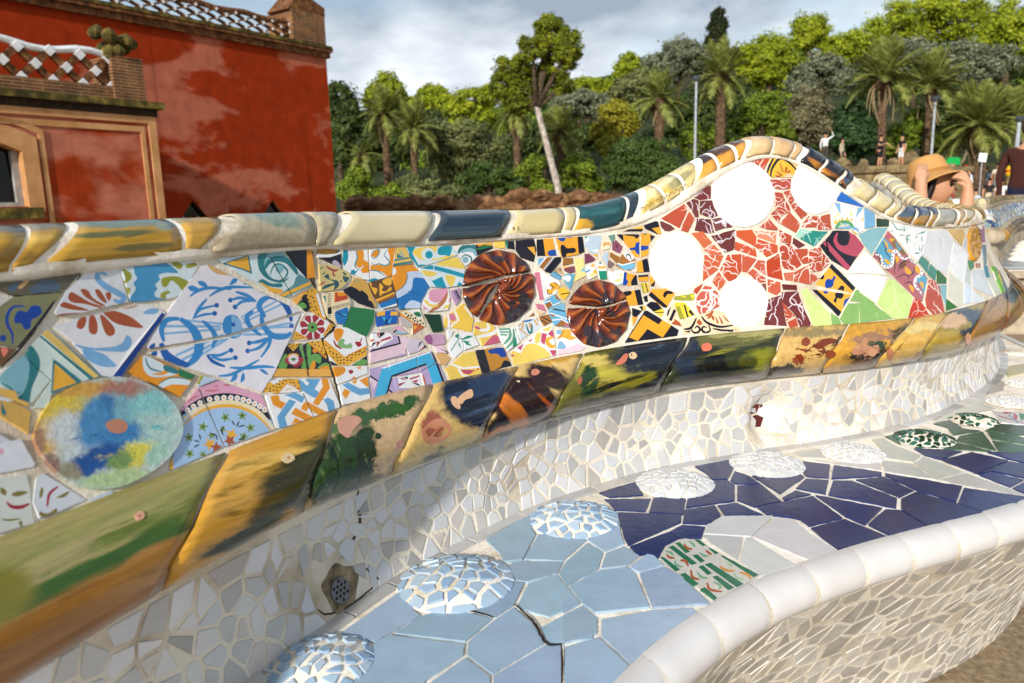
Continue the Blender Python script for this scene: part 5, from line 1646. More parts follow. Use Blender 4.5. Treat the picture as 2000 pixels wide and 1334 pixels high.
# ---- cell mosaics
def clip(Pg, nx, ny, c):         # keep nx*x+ny*y <= c
    o = []
    for i in range(len(Pg)):
        a, b = Pg[i - 1], Pg[i]; da, db = nx * a[0] + ny * a[1] - c, nx * b[0] + ny * b[1] - c
        if (da <= 0) != (db <= 0): t = da / (da - db); o.append((a[0] + (b[0] - a[0]) * t, a[1] + (b[1] - a[1]) * t))
        if db <= 0: o.append(b)
    return o
def cells(seeds, box, gap, shard=0.):
    sd_ = np.array(seeds); out = []
    for i, (x, y) in enumerate(seeds):
        dd = np.hypot(sd_[:, 0] - x, sd_[:, 1] - y); nb = np.argsort(dd)[1:16]; Pg = list(box) if not callable(box) else box(x, y)
        for j in nb:
            dx, dy = sd_[j, 0] - x, sd_[j, 1] - y; l = dd[j]; h = random.uniform(.45, 1.75) * gap / 2
            Pg = clip(Pg, dx / l, dy / l, (dx * x + dy * y) / l + l / 2 - h)
            if len(Pg) < 3: break
        if len(Pg) >= 3 and abs(area(Pg)) > gap * gap * 2:
            # rub off tiny edges
            Q = [Pg[k] for k in range(len(Pg)) if math.hypot(Pg[k][0] - Pg[k - 1][0], Pg[k][1] - Pg[k - 1][1]) > gap * .8]
            while len(Q) > 4 and random.random() < shard: Q.pop(random.randrange(len(Q)))
            if len(Q) >= 3: out.append(ccw(Q))
    return out
def jit_seeds(x0, x1, y0, y1, d, j=.34, ky=1.):
    o = []; r = 0; y = y0 + d * .45 * ky
    while y < y1:
        x = x0 + (d * .5 if r % 2 else 0)
        while x < x1:
            o.append((x + random.uniform(-j, j) * d, y + random.uniform(-j, j) * d * ky)); x += d
            if len(o) > 90 and random.random() < .10: o.pop()
            elif random.random() < .14: o.append((o[-1][0] + random.uniform(-.5, .5) * d, o[-1][1] + random.choice((-.5, .5)) * d * ky))
        y += d * .88 * ky; r += 1
    return o
def cell_tile(Pg, fn, up, inset=.0012):
    """one broken chip: top polygon (slightly rounded edge) + side wall; fn maps to surface with lift"""
    n = len(Pg); cx = sum(p[0] for p in Pg) / n; cy = sum(p[1] for p in Pg) / n; k = .93; a, b = random.uniform(-1, 1), random.uniform(-1, 1); h = max(max(abs(p[0] - cx), abs(p[1] - cy)) for p in Pg)
    tl = lambda p: up + .0009 * (a * (p[0] - cx) + b * (p[1] - cy)) / h
    top = [fn(cx + (p[0] - cx) * k, cy + (p[1] - cy) * k, tl(p)) for p in Pg]; mid = [fn(p[0], p[1], tl(p) - .0010) for p in Pg]; bot = [fn(p[0], p[1], -.003) for p in Pg]
    V = top + mid + bot; F = [tuple(range(n))] + [(i, n + i, n + (i + 1) % n, (i + 1) % n) for i in range(n)] + [(n + i, 2 * n + i, 2 * n + (i + 1) % n, n + (i + 1) % n) for i in range(n)]
    return V, F
def orient(V, F):
    a, b, c = [np.array(V[i]) for i in F[0][:3]]
    return [f[::-1] for f in F] if np.dot(np.cross(b - a, c - a), CC - a) < 0 else F
def lay(Ps, fn, name, mats, limit, up, parent, weights=None):
    """the largest in the picture as pieces, the rest as one part"""
    items = []
    for Pg in Ps:
        V, F = cell_tile(Pg, fn, up); F = orient(V, F); c = np.mean(np.array(V[:len(Pg)]), 0); z = (c - CC) @ CF
        x, y = proj(c) if z > .1 else (-9e3, 0); vis = -20 < x < 2020 and -20 < y < 1354 and z > .1
        a = abs(area(list(zip(*proj(np.array(V[:len(Pg)])))))) if vis else 0
        items.append((a, V, F, mats[random.choices(range(len(mats)), weights)[0]]))
    items.sort(key=lambda q: -q[0]); rest = MB(); used = []
    for k, (a, V, F, m) in enumerate(items):
        if k < limit and a > 0: mesh(name, V, F, [m], parent)
        else:
            if m not in used: used.append(m)
            rest.add(V, F, used.index(m))
    if rest.v: rest.build(name + '_field', used, parent, kind='stuff')
WHT = [glaze(c, .2) for c in ('e2e1de', 'd8d9dc', 'cfcecc', 'c2c0bd', 'b0aeab', 'd8d1ca', 'c6beb6', 'e6e4e6')]; WHW = [5, 4, 4, 3, 1, 4, 2, 4]
# riser
Ls = lambda s: s * DS
seeds = jit_seeds(10 * DS, 246 * DS, .004, .142, .0295, .42)
box = [(0, 0.002), (260 * DS, .002), (260 * DS, .146), (0, .146)]
hole_c = (HOLE[0] * DS, HOLE[1] - ZS); DRAIN = onz(665, 1147, ZS)
_g = MAPS['riser'](665, 1147)[0]; _s = int(np.argmin(np.linalg.norm(path - np.array([_g.x, _g.y]), axis=1))); drain_c = (_s * DS, _g.z - ZS)
def risf(x, y, l): s = x / DS; return riser_pt(s, y / max(.02, st(zB, s) - ZS), l)
RC_ = [c for c in cells(seeds, box, .0043, .30) if math.hypot(np.mean([p[0] for p in c]) - hole_c[0], (np.mean([p[1] for p in c]) - hole_c[1]) * .75) > .019 and all(math.hypot(p[0] - drain_c[0], p[1] - drain_c[1]) > .033 for p in c)]
lay(RC_, risf, 'riser_tile', WHT, 290, .0013, bench, WHW)
# dark tile at the bottom of the recess, drain grate
for Pg, c in (([(-.017, -.024), (.002, -.026), (.014, -.008), (-.002, 0), (-.018, -.002)], '5a1c14'), ([(-.018, .002), (-.002, .004), (.004, .026), (-.012, .022)], '6a2418'), ([(.002, .002), (.016, -.004), (.016, .016), (.007, .024)], '481610')):
    V, F = cell_tile(ccw([(hole_c[0] + a, hole_c[1] + b) for a, b in Pg]), risf, .002); mesh('recess_tile', V, orient(V, F), [glaze(c)], bench)
drain = mesh('drain_patch', *(lambda VF: (VF[0], orient(*VF)))(cell_tile(ccw([(drain_c[0] + .033 * (1 + .16 * math.sin(3 * a + 1)) * math.cos(a) + .006, drain_c[1] + .03 * (1 + .12 * math.sin(5 * a)) * math.sin(a)) for a in np.linspace(0, 6.28, 34)[:-1]]), risf, .0014)), [rough_mat('concrete_patch', lin('6c5a44'), lin('c4b08e'), 40., bump=.9, bscale=220.)], bench)
def grate():
    m = MB(); rr = .0165; hs = []
    for iy in range(-2, 3):
        for ix in range(-2, 3):
            x = ix * .0072 + (.0036 if iy % 2 else 0); y = iy * .0062
            if math.hypot(x, y) < rr - .0028: hs.append((x, y))
    vs = circ(0, 0, rr, rr, 30); faces = [list(range(30))]
    for (x, y) in hs: b = len(vs); vs += circ(x, y, .0025, .0025, 8); faces.append(list(range(b, b + 8)))
    r = delaunay_2d_cdt([Vector(v) for v in vs], [], faces, 1, 1e-7)
    f = lambda p, l: risf(drain_c[0] + p[0], drain_c[1] + p[1], l)
    V = [f(v, .0062) for v in r[0]]; F = [tuple(q) for q, o in zip(r[2], r[5]) if 0 in o and len(o) == 1]; m.add(V, F)
    for (x, y) in hs:
        c = circ(x, y, .0025, .0025, 8); V = [f(p, .0062) for p in c] + [f(p, -.002) for p in c]; m.add(V, [(i, (i + 1) % 8, 8 + (i + 1) % 8, 8 + i) for i in range(8)])
    c = circ(0, 0, rr, rr, 30); V = [f(p, .0062) for p in c] + [f(p, .0) for p in c]; m.add(V, [(i, 30 + i, 30 + (i + 1) % 30, (i + 1) % 30) for i in range(30)])
    mt, nt, b = nodes('drain_metal'); b.inputs['Base Color'].default_value = lin('6a686c'); b.inputs['Metallic'].default_value = .4; b.inputs['Roughness'].default_value = .5
    o = m.build('drain_grate', [mt], bench); o['label'] = 'round drain grate with rows of holes in the riser'
    V = [f(p, .0034) for p in c]; mesh('drain_shaft', V, orient(V, [tuple(range(30))]), [DARK], bench)
grate()
# ledge strip along the foot of the riser
s = 12.
while s < 250:
    w = random.uniform(.055, .13) / DS; n = 5
    V = []
    for l in (.0026, -.004):
        for i in range(n + 1):
            q = s + .10 + (w - .3) * i / n; V += [pl(q, -.0065, ZS + l), pl(q, -.034, ZS + l)]
    F = [(2 * i, 2 * i + 1, 2 * i + 3, 2 * i + 2) for i in range(n)]; k = 2 * (n + 1)
    F += [(2 * i + 1, k + 2 * i + 1, k + 2 * i + 3, 2 * i + 3) for i in range(n)] + [(2 * i, 2 * i + 2, k + 2 * i + 2, k + 2 * i) for i in range(n)] + [(0, k, k + 1, 1), (2 * n, 2 * n + 1, k + 2 * n + 1, k + 2 * n)]
    mesh('ledge_tile', V, [f[::-1] for f in F], [random.choice(WHT[1:6])], bench); s += w
# ---- seat
LIP = L2('1203,1334 1235,1299 1280,1257 1361,1198 1406,1173 1487,1128 1555,1107 1636,1077 1739,1048 1811,1030 1922,1001 2000,979')
lp_ = onz(LIP[:, 0], LIP[:, 1], ZS)[:, :2]
a, b = [], []; h = math.atan2(*(lp_[2] - lp_[0])[::-1]); p = lp_[0]
for i in range(8): h += .03; p = p - .08 * np.array([math.cos(h), math.sin(h)]); a.append(p)
h = math.atan2(*(lp_[-1] - lp_[-3])[::-1]); p = lp_[-1]
for i in range(34): h += (.055 if i < 17 else 0); p = p + .08 * np.array([math.cos(h), math.sin(h)]); b.append(p)
LPTH, _ = resample(np.vstack([a[::-1], lp_, b]), 260, 3); lt_ = np.gradient(LPTH, axis=0); lt_ /= np.linalg.norm(lt_, axis=1, keepdims=True); ln_ = np.stack([lt_[:, 1], -lt_[:, 0]], 1)
LDS = np.linalg.norm(LPTH[1] - LPTH[0]); LI = np.arange(260.)
def lip(s, o, z): return np.array([np.interp(s, LI, LPTH[:, 0]) + np.interp(s, LI, ln_[:, 0]) * o, np.interp(s, LI, LPTH[:, 1]) + np.interp(s, LI, ln_[:, 1]) * o, z])
n = 130; mb = MB()
inn = [pl(12 + (250 - 12) * i / n, .02, ZS - .002) for i in range(n + 1)]; outr = [lip(259 * i / n, .012, ZS - .002) for i in range(n + 1)]
mb.add([v for p in zip(inn, outr) for v in p], [(2 * i, 2 * i + 1, 2 * i + 3, 2 * i + 2) for i in range(n)]); mb.build('seat_bed', [GROUTW], bench)
NS_K = .69
NOSE = [(-.004, .0015), (.008, .0032), (.022, .0028), (.036, -.001), (.049, -.009), (.059, -.021), (.065, -.036), (.065, -.050), (.060, -.062), (.050, -.070)]
NOSE = [(a * NS_K, b * NS_K) for a, b in NOSE]
FRONT = [(.034, -.047), (.010, -.085), (-.03, -.16), (-.085, -.26), (-.13, -.36), (-.16, -.46)]
mb = MB(); V, F = grid(lambda s, k: lip(s, FRONT[int(k)][0], ZS + FRONT[int(k)][1]), np.arange(0, 259.5, 2), range(len(FRONT))); mb.add(V, [f[::-1] for f in F])
V, F = grid(lambda s, k: lip(s, NOSE[int(k)][0] - .0012, ZS + NOSE[int(k)][1] - .0012), np.arange(0, 259.5, 1.), range(len(NOSE))); mb.add(V, [f[::-1] for f in F]); mb.build('front_core', [GROUTC], bench, smooth=True)
SLR = np.arange(0, 259.); _li = _mono(np.array([proj(lip(s, 0, ZS))[0] if (lip(s, 0, ZS) - CC) @ CF > .2 else -5e3 + s for s in SLR])); _lo = _mono(np.array([proj(lip(s, .045, ZS - .040))[0] if (lip(s, .06, ZS - .06) - CC) @ CF > .2 else -5e3 + s for s in SLR]))
NJ = [(1257, 1307), (1365, 1411), (1465, 1505), (1563, 1595), (1658, 1694), (1748, 1784), (1838, 1870), (1914, 1951), (1985, 2018)]
NS_ = [(float(np.interp(a, _li, SLR)), float(np.interp(b, _lo, SLR))) for a, b in NJ]; dj = NS_[1][0] - NS_[0][0]
while NS_[0][0] > 8: NS_.insert(0, (NS_[0][0] - 10, NS_[0][1] - 10))
while NS_[-1][0] < 248: NS_.append((NS_[-1][0] + 9, NS_[-1][1] + 9))
M_NOS = rough_mat('nosing_white', lin('d2cdc8', .9), lin('dedad7', .9), 5., .28, .03, 40., .002, spec=.5)
for A, B in zip(NS_[:-1], NS_[1:]):
    V = []; nn = 8
    for i in range(nn + 1):
        for k, (o_, z_) in enumerate(NOSE):
            t = k / (len(NOSE) - 1); l = A[0] + (A[1] - A[0]) * t + .06; r = B[0] + (B[1] - B[0]) * t - .06
            e = 0 if 0 < i < nn else .0018; V.append(lip(l + (r - l) * i / nn, o_ - e, ZS + z_ - e * .5))
    m = len(NOSE); F = [(i * m + k, i * m + k + 1, (i + 1) * m + k + 1, (i + 1) * m + k) for i in range(nn) for k in range(m - 1)]
    mesh('nosing_tile', V, F, [M_NOS], bench, smooth=True)
# front face chips
fo = [q[0] for q in FRONT]; fz = [q[1] for q in FRONT]; fl = np.r_[0, np.cumsum(np.hypot(np.diff(fo), np.diff(fz)))]
def frf(x, y, l):
    s = x / LDS; o_ = np.interp(y, fl, fo); z_ = np.interp(y, fl, fz); return lip(s, o_ + l * .95, ZS + z_ - l * .3)
FT = [rough_mat('shade_toned_chip_%d' % i, lin(a_), lin(b_), 30., .5, .3, 160., .004, spec=.4) for i, (a_, b_) in enumerate((('aaa398', 'c8c2b8'), ('a29b8f', 'bfb8ad'), ('b4aa9a', 'd0c6b6'), ('98928a', 'b4aea4'), ('b8b2a8', 'd4cfc6')))]  # chip colours lowered to imitate the weaker sunlight below the lip
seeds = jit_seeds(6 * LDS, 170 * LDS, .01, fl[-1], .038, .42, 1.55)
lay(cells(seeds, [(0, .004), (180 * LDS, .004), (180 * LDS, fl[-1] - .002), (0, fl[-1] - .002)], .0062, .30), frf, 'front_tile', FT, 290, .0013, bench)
SEAT = '''
@ 500 900 3.0733
T aac3d8 443,1085 800,832 905,760 945,900 985,932 800,1038 715,1088 690,1080 | 715,1097 800,1052 1250,1107 1243,1168 1020,1318 1000,1350 575,1350 690,1140 | 832,1035 990,937 1062,912 1152,882 1416,950 1258,1083 | 1275,1088 1440,952 1543,884 1700,1008 1738,1090 1420,1278 1267,1164 | 1255,1188 1402,1298 1402,1400 960,1400 | 1427,1296 1740,1108 1828,1108 1832,1400 1422,1400 | 1380,478 1640,325 1658,430 1674,452 1598,596 1486,606 1466,558 | 1478,640 1600,606 1842,612 1808,678 1620,728 1414,704 | 1418,717 1608,737 1546,868 1436,936 1185,876 | 1714,1000 1850,930 2020,990 2020,1072 1850,1084 1755,1100
T aac3d8 443,1085 300,1180 40,1345 80,1350 560,1350 650,1160
@ 1000 800 3.3333
T aac3d8 170,818 428,797 484,852 332,984 78,973 | 442,787 660,662 688,672 704,802 728,876 606,924 496,848 | 76,990 328,1000 294,1064 102,1124 0,1104 -4,992 | 346,1002 490,872 590,934 560,1038 366,1144 306,1070 | 612,937 724,892 828,954 746,1018 580,1034 | 768,1026 850,962 882,942 924,952 984,1014 830,1058 | 110,1132 290,1080 350,1150 440,1264 240,1350 30,1288 | 376,1156 570,1052 748,1032 798,1070 893,1288 540,1322 460,1264 | 832,1072 990,1027 1090,1082 1286,1264 917,1292
T aac3d8 -10,760 165,692 132,762 150,812 72,972 -10,985
@ 1100 1000 2.2222
T aac3d8 0,335 15,326 70,402 0,438 | 2,452 78,413 146,466 146,528 2,570 | 166,469 390,429 560,419 578,441 398,566 294,660 166,536 | 156,546 284,670 225,745 60,900 0,900 8,586
@ 1000 800 3.3333
T 2b396c 567,541 833,464 822,510 853,558 640,571 | 602,586 904,581 869,664 672,654 627,601 | 921,576 1134,561 1114,684 892,669 | 692,673 1099,691 1099,734 756,884 731,839 706,750 | 1146,556 1270,511 1300,467 1404,466 1449,491 1449,594 1131,639 | 1192,370 1458,322 1436,370 1440,390 1404,454 1301,454 1271,420 | 1122,656 1319,626 1359,689 1290,748 1111,739 | 1337,623 1459,606 1638,689 1382,684 | 1466,496 1624,491 1753,599 1580,634 1466,590 | 1422,460 1450,402 1540,431 1618,484 1461,484 | 1562,431 1850,402 1904,440 1745,549 | 1027,795 1110,752 1259,766 1234,838 1097,839 | 767,894 1020,801 1089,846 1000,891 956,963 870,940 832,949
T dad8d6 1272,752 1372,697 1698,692 1558,828 1252,808 | 1242,820 1504,832 1470,983 1302,879 | 1522,837 1558,837 1848,1019 1620,1083 1482,989
T d9d6cc 965,960 980,902 1050,857 1130,842 1220,852 1284,902 1608,1084 1330,1243 1091,1079 992,1020
P 2f7a48 1060,870 1092,866 1162,930 1130,938
P 2f7a48 1185,850 1245,850 1275,885 1240,892
P 1f7456 1018,897 1050,888 1207,1005 1168,1016
P 1f7456 962,962 987,962 1097,1045 1063,1057
P 1f7456 1173,952 1207,945 1257,990 1228,1002
P 1f7456 1278,906 1307,898 1352,935 1323,947
P 1f7456 1358,957 1387,948 1605,1080 1573,1098
P 1f7456 1253,1012 1292,1000 1508,1140 1463,1163
P 1f7456 1213,1027 1242,1015 1303,1070 1273,1082
P 1f7456 1092,1077 1127,1065 1218,1140 1183,1152
P 1f7456 1303,1092 1337,1085 1448,1165 1408,1182
P 1f7456 1222,1172 1257,1160 1338,1230 1313,1247
s b85c2c 14 1120,875 1140,905 1175,912
s b85c2c 16 1095,985 1130,990 1148,1025
s b85c2c 16 1165,1045 1175,1095 1220,1110
s b85c2c 16 1270,1130 1290,1175 1370,1190
s dc9a44 16 1350,1020 1390,1050 1450,1055
s dc9a44 16 1480,1065 1535,1080 1555,1110
s b85c2c 14 1005,945 1025,965 1060,970
s b85c2c 14 1260,920 1280,935 1300,950
s 7ab08c 14 1150,860 1180,880 1190,900
s 7ab08c 14 1060,985 1070,1015 1110,1028
s 7ab08c 14 1205,1060 1235,1095 1275,1100
s 7ab08c 14 1310,1125 1355,1150 1350,1175
s a8cca0 16 1400,1000 1425,1020 1420,1030
s a8cca0 16 1440,1070 1470,1105 1505,1110
s 7ab08c 14 1000,925 1035,935 1050,955
s 7ab08c 14 1220,935 1250,955 1280,955
@ 1400 700 3.3333
T dad8d6 232,1161 378,1037 460,1042 528,1077 615,1148 783,1250 612,1318
T 2b396c 517,846 580,787 729,796 709,884 | 427,910 512,861 613,885 440,924 | 546,722 562,672 739,692 729,779 590,769 531,726 | 762,697 1073,741 1073,764 747,784 | 757,797 880,797 1173,911 1168,974 727,889 | 907,791 1090,772 1283,860 1190,904 | 1097,748 1598,836 1560,934 1302,859 1098,765 | 1612,842 2030,905 2030,925 1747,1003 1572,944 | 1202,917 1300,872 1560,947 1733,1005 1372,1093 1202,989 | 988,1084 1100,987 1190,992 1362,1094 1130,1153 | 642,892 1078,976 965,1084 837,1029 | 262,970 625,897 818,1040 600,1093 542,1050 460,1032 332,1020 | 612,1105 830,1047 1112,1160 792,1243 702,1180
T 2b396c 1283,587 1488,596 1598,606 1460,658 1352,630 | 1467,661 1660,612 1898,666 1690,749 | 1763,612 2020,616 2020,685 1915,659 | 1702,755 1905,672 2020,692 2020,782 1790,735 | 1713,761 1772,737 1998,791 1910,838 | 1928,845 2020,797 2020,886
T 4c6a56 1097,511 1170,492 1200,566 1260,580 1250,584 | 1412,425 1500,392 1600,456 1718,471 1575,494 1540,499 1500,450 | 1583,505 1730,477 1818,600 1560,539 | 1553,547 1788,605 1500,589 1292,580 1500,568 | 1747,471 1850,427 2020,441 2020,500 1960,498 | 1763,481 1960,506 2020,530 2020,560 1790,525 | 1793,536 2020,572 2020,612 1830,601
T d8d5cd 500,612 690,592 680,622 718,654 600,648 557,645 | 572,656 700,667 750,681 1058,661 1073,730 760,689 | 1012,531 1085,521 1150,566 1328,635 1280,679 1090,649 1080,600 | 1073,666 1275,691 1428,789 1100,739 | 1293,686 1345,642 1608,745 1440,789 | 1453,796 1620,752 2020,893 2010,902 1600,829
T e4e4e0 1790,340 1850,350 2020,360 2020,436 1850,418 1830,390
P c86070 1850,350 1900,345 1930,360 1880,365
P 4c9060 1965,360 2010,365 2000,400 1980,410
P d07080 1935,355 1960,380 1950,410 1930,390
S c86070 5 1830,375 2000,425
S 8cbcd0 8 1900,370 1960,425
T dcdad2 1560,300 1700,255 1760,225 1740,300 1820,330 1600,385 1400,425 1480,370
T d4d2c8 1790,180 1850,150 1880,160 1860,215 1760,240
T ccc090 1860,60 2020,30 2020,90 1900,120
'''
Draw('seat', 'seat_tile').run(SEAT)
# domes
def dome(pa, pb, cols, label, single, hh=.185, scale=1.):
    A, B = onz(*pa, ZS), onz(*pb, ZS); c = (A + B) / 2; r = np.linalg.norm(A - B) / 2 * scale; h = r * hh * 1.25
    ctr = c.copy(); core = MB()
    def fn(x, y, l):
        q = math.hypot(x, y) / r; z = h * max(0, 1 - min(q, 1) ** 2.0); n = np.array([x / r * h * 2 / r, y / r * h * 2 / r, 1]); n /= np.linalg.norm(n)
        return np.array([ctr[0] + x, ctr[1] + y, ZS + .001 + z]) + n * l
    V = []; K = 28
    for i in range(8):
        for k in range(K): q = i / 7 * r * 1.03; V.append(fn(q * math.cos(2 * math.pi * k / K), q * math.sin(2 * math.pi * k / K), -.0016))
    F = [(i * K + k, (i + 1) * K + k, (i + 1) * K + (k + 1) % K, i * K + (k + 1) % K) for i in range(7) for k in range(K)]
    d = mesh('dome', V, F, [GROUTW], bench, smooth=True); d['label'] = label
    sp = r * (.30 if cols is BLU else .235); sds = [(x, y) for x, y in jit_seeds(-r * 1.1, r * 1.1, -r * 1.1, r * 1.1, sp, .36) if math.hypot(x, y) < r * 1.02]
    ring = [(r * .99 * math.cos(2 * math.pi * k / 30), r * .99 * math.sin(2 * math.pi * k / 30)) for k in range(30)]
    rest = MB(); ms = [glaze(k, .34) for k in cols]
    for Pg in cells(sds, ring, .0058 if len(cols) > 3 and single else .0042 if len(cols) > 3 else .0026):
        if len(Pg) > 9: Pg = Pg[::2]
        V, F = cell_tile(Pg, fn, .0016); F = orient(V, F)
        if single: o = mesh('chip', V, F, [random.choice(ms)], None); o.parent = d
        else: rest.add(V, F, random.randrange(len(ms)))
    if not single: o = rest.build('chip_mosaic', ms, None, kind='stuff'); o.parent = d
    return d
BLU = ['a4c0da', 'b2cbe0', '98b6d4', 'bcd0e2']; WH3 = ['ececea', 'e4e4e6', 'dcdcdc']; GRN = ['123c24', '1c4c30', '2c6450', '0f3420', '3c7468']
E_ = lambda x, y: (1000 + x / 3.3333, 800 + y / 3.3333); Fz = lambda x, y: (1400 + x / 3.3333, 700 + y / 3.3333); Dz = lambda x, y: (500 + x / 3.0733, 900 + y / 3.0733)
dome(E_(132, 772), E_(658, 662), BLU, 'light blue dome beside the navy tiles', True)
dome(Dz(905, 862), Dz(1470, 615), BLU, 'light blue dome in the middle of the pale blue seat', True)
dome(Dz(75, 1330), Dz(690, 1115), BLU, 'light blue dome nearest the camera', True)
dome(E_(822, 512), E_(1294, 458), WH3, 'white dome next to the light blue dome', True)
dome(E_(1432, 380), E_(1883, 345), WH3, 'white dome in front of the riser recess', True)
dome(Fz(680, 618), Fz(1092, 620), WH3, 'white dome on the white tiles', False)
dome(Fz(1160, 525), Fz(1556, 528), GRN, 'dark green dome nearer the camera', False)
dome(Fz(1505, 395), Fz(1840, 415), GRN, 'dark green dome farther along the seat', False)
dome(Fz(1742, 278), Fz(2060, 300), WH3, 'white dome at the edge of the view', False)
dome(Fz(1872, 165), Fz(2080, 180), WH3, 'white dome on the far curve of the seat', False)
dome((1956, 690), (2012, 692), ['8a6a2c', 'a8843c', 'e8dcc0', '6a4c20'], 'brown and cream dome past the curved end', False)
# cracks and hollow joints in the grout
def crack(pts, w, where='panel', lift=.0008):
    mp = MAPS[where]; pp = crom([tuple(q) for q in pts], False, 6); pp = [(x + random.uniform(-.9, .9), y + random.uniform(-.9, .9)) for x, y in pp]; V, F = [], []
    for q in stroke(pp, w, True):
        hs = [mp(*c) for c in q]
        if any(h is None for h in hs): continue
        b = len(V); V += [h[0] + h[1] * lift for h in hs]; F.append((b, b + 1, b + 2, b + 3))
    if F: mesh('crack', V, F, [DARK], bench)
crack([(610, 478), (611, 520), (613, 552), (622, 585), (632, 612), (652, 640), (630, 662), (636, 690), (650, 735), (660, 770), (664, 800), (655, 826)], 4.2)
crack([(0, 566), (30, 579), (80, 575), (125, 570)], 3.5); crack([(150, 548), (166, 528), (192, 523), (232, 519)], 4.); crack([(0, 720), (40, 680), (72, 640)], 4)
crack([(585, 490), (598, 520), (607, 545), (612, 560)], 3)
crack([(1005, 1183), (1040, 1215), (1055, 1240), (1070, 1260), (1097, 1262)], 6, 'seat', .0022); crack([(1097, 1262), (1099, 1300), (1098, 1340)], 4.5, 'seat', .0022); crack([(878, 1187), (920, 1196), (966, 1208)], 4, 'seat', .0022)
crack([(700, 958), (694, 985), (703, 1010), (696, 1040), (678, 1070), (668, 1088)], 5, 'riser'); crack([(715, 1110), (728, 1124), (742, 1132)], 4, 'riser')
crack([(620, 1190), (640, 1200), (690, 1178), (735, 1140)], 4, 'riser')
# ------------------------------------------------------------------ setting: ground, hillside
def rgb(r, g, b): return (r, g, b, 1)
M_SAND = rough_mat('sand', lin('8a765c', .8), lin('bca88a', .8), 60., .95, .8, 300., .006, c3=lin('a48f72', .8))
def ground():
    V, F = [], []; 
    xs = [-400, -60, -20, -8, -4, -2, 0, 2, 4, 8, 20, 60, 400]; ys = [-60, -10, -2, 0, 1, 2, 3, 4, 6, 10, 17, 18, 60, 500]
    for x in xs:
        for y in ys: V.append((x, y, 0))
    n = len(ys); F = [(i * n + k, (i + 1) * n + k, (i + 1) * n + k + 1, i * n + k + 1) for i in range(len(xs) - 1) for k in range(n - 1)]
    o = mesh('ground', V, F, [M_SAND]); o['kind'] = 'structure'
ground()
HS = 46.
def hill_h(x, y):
    k = max(0, (y - HS) / 1.0); up = .20 + .10 * max(0, min(1, (x + 2) / 30)); z = k * up if k < 80 else 60 * up
    return z + .5 * math.sin(x * .23) * min(1, k / 6) + .4 * math.sin(y * .31 + x * .1) * min(1, k / 6)
M_EARTH = rough_mat('hillside', lin('1c2610', .8), lin('4a4a28', .8), .6, .95, .6, 6., .1, c3=lin('2c3818', .8))
def terr():
    xs = np.linspace(-90, 200, 70); ys = np.r_[HS - .5, np.linspace(HS, 170, 46), 300]; V = [(x, y, hill_h(x, y) + .02 if y > HS - .4 else -.3) for x in xs for y in ys]; n = len(ys)
    o = mesh('hillside', V, [(i * n + k, (i + 1) * n + k, (i + 1) * n + k + 1, i * n + k + 1) for i in range(len(xs) - 1) for k in range(n - 1)], [M_EARTH], smooth=True); o['kind'] = 'structure'
terr()
# ------------------------------------------------------------------ red building
WAZ = math.atan2(*ray(2030, 372)[:2]); wv = Vector((math.sin(WAZ), math.cos(WAZ), 0)); wn = Vector((wv.y, -wv.x, 0))
K1 = at(657, 405, 21.); PB = 2.3
def wpt(x, y, off=0.):            # picture -> (distance along wall, height) on the plane off metres in front of the big wall
    d = Vector(ray(x, y)); t = ((K1 + wn * off - Vector(CC)).dot(wn)) / d.dot(wn); p = Vector(CC) + d * t; return (p - K1).dot(wv), p.z
def W(a, z, off=0.): p = K1 + wv * a + wn * off; return Vector((p.x, p.y, z))
def plaster(name='red_plaster', lo=.49, hi=.555, c1='a0340f', c2='bc6a50'):
    m, nt, b = nodes(name); L = nt.links; tc = N_(nt, 'ShaderNodeTexCoord')
    mp = N_(nt, 'ShaderNodeMapping'); mp.inputs['Scale'].default_value = (1, 1, 1.9); L.new(tc.outputs['Object'], mp.inputs[0])
    n = N_(nt, 'ShaderNodeTexNoise'); setin(n, Scale=.42, Detail=7., Roughness=.55, Distortion=.3); L.new(mp.outputs[0], n.inputs[0])
    r = N_(nt, 'ShaderNodeMapRange', interpolation_type='SMOOTHSTEP'); setin(r, From_Min=lo, From_Max=hi); L.new(n.outputs[0], r.inputs[0])
    mx = N_(nt, 'ShaderNodeMix', data_type='RGBA'); mx.inputs[6].default_value = lin(c1, .84); mx.inputs[7].default_value = lin(c2, .86); L.new(r.outputs[0], mx.inputs[0])
    n2 = N_(nt, 'ShaderNodeTexNoise'); setin(n2, Scale=3.2, Detail=6.); L.new(tc.outputs['Object'], n2.inputs[0])
    mr = N_(nt, 'ShaderNodeMapRange'); setin(mr, From_Min=.3, From_Max=.7, To_Min=.8, To_Max=1.12); L.new(n2.outputs[0], mr.inputs[0])
    sp = N_(nt, 'ShaderNodeMapping'); sp.inputs['Scale'].default_value = (5, 5, .12); L.new(tc.outputs['Object'], sp.inputs[0])
    n3 = N_(nt, 'ShaderNodeTexNoise'); setin(n3, Scale=1., Detail=4.); L.new(sp.outputs[0], n3.inputs[0])
    r3 = N_(nt, 'ShaderNodeMapRange'); setin(r3, From_Min=.62, From_Max=.74, To_Min=1., To_Max=.72); L.new(n3.outputs[0], r3.inputs[0])
    m2 = N_(nt, 'ShaderNodeMath', operation='MULTIPLY'); L.new(mr.outputs[0], m2.inputs[0]); L.new(r3.outputs[0], m2.inputs[1])
    mm = N_(nt, 'ShaderNodeVectorMath', operation='SCALE'); L.new(mx.outputs[2], mm.inputs[0]); L.new(m2.outputs[0], mm.inputs['Scale']); L.new(mm.outputs[0], b.inputs['Base Color'])
    b.inputs['Roughness'].default_value = .85; b.inputs['Specular IOR Level'].default_value = .1; bumpnode(nt, b, n2.outputs[0], .3, .02); return m
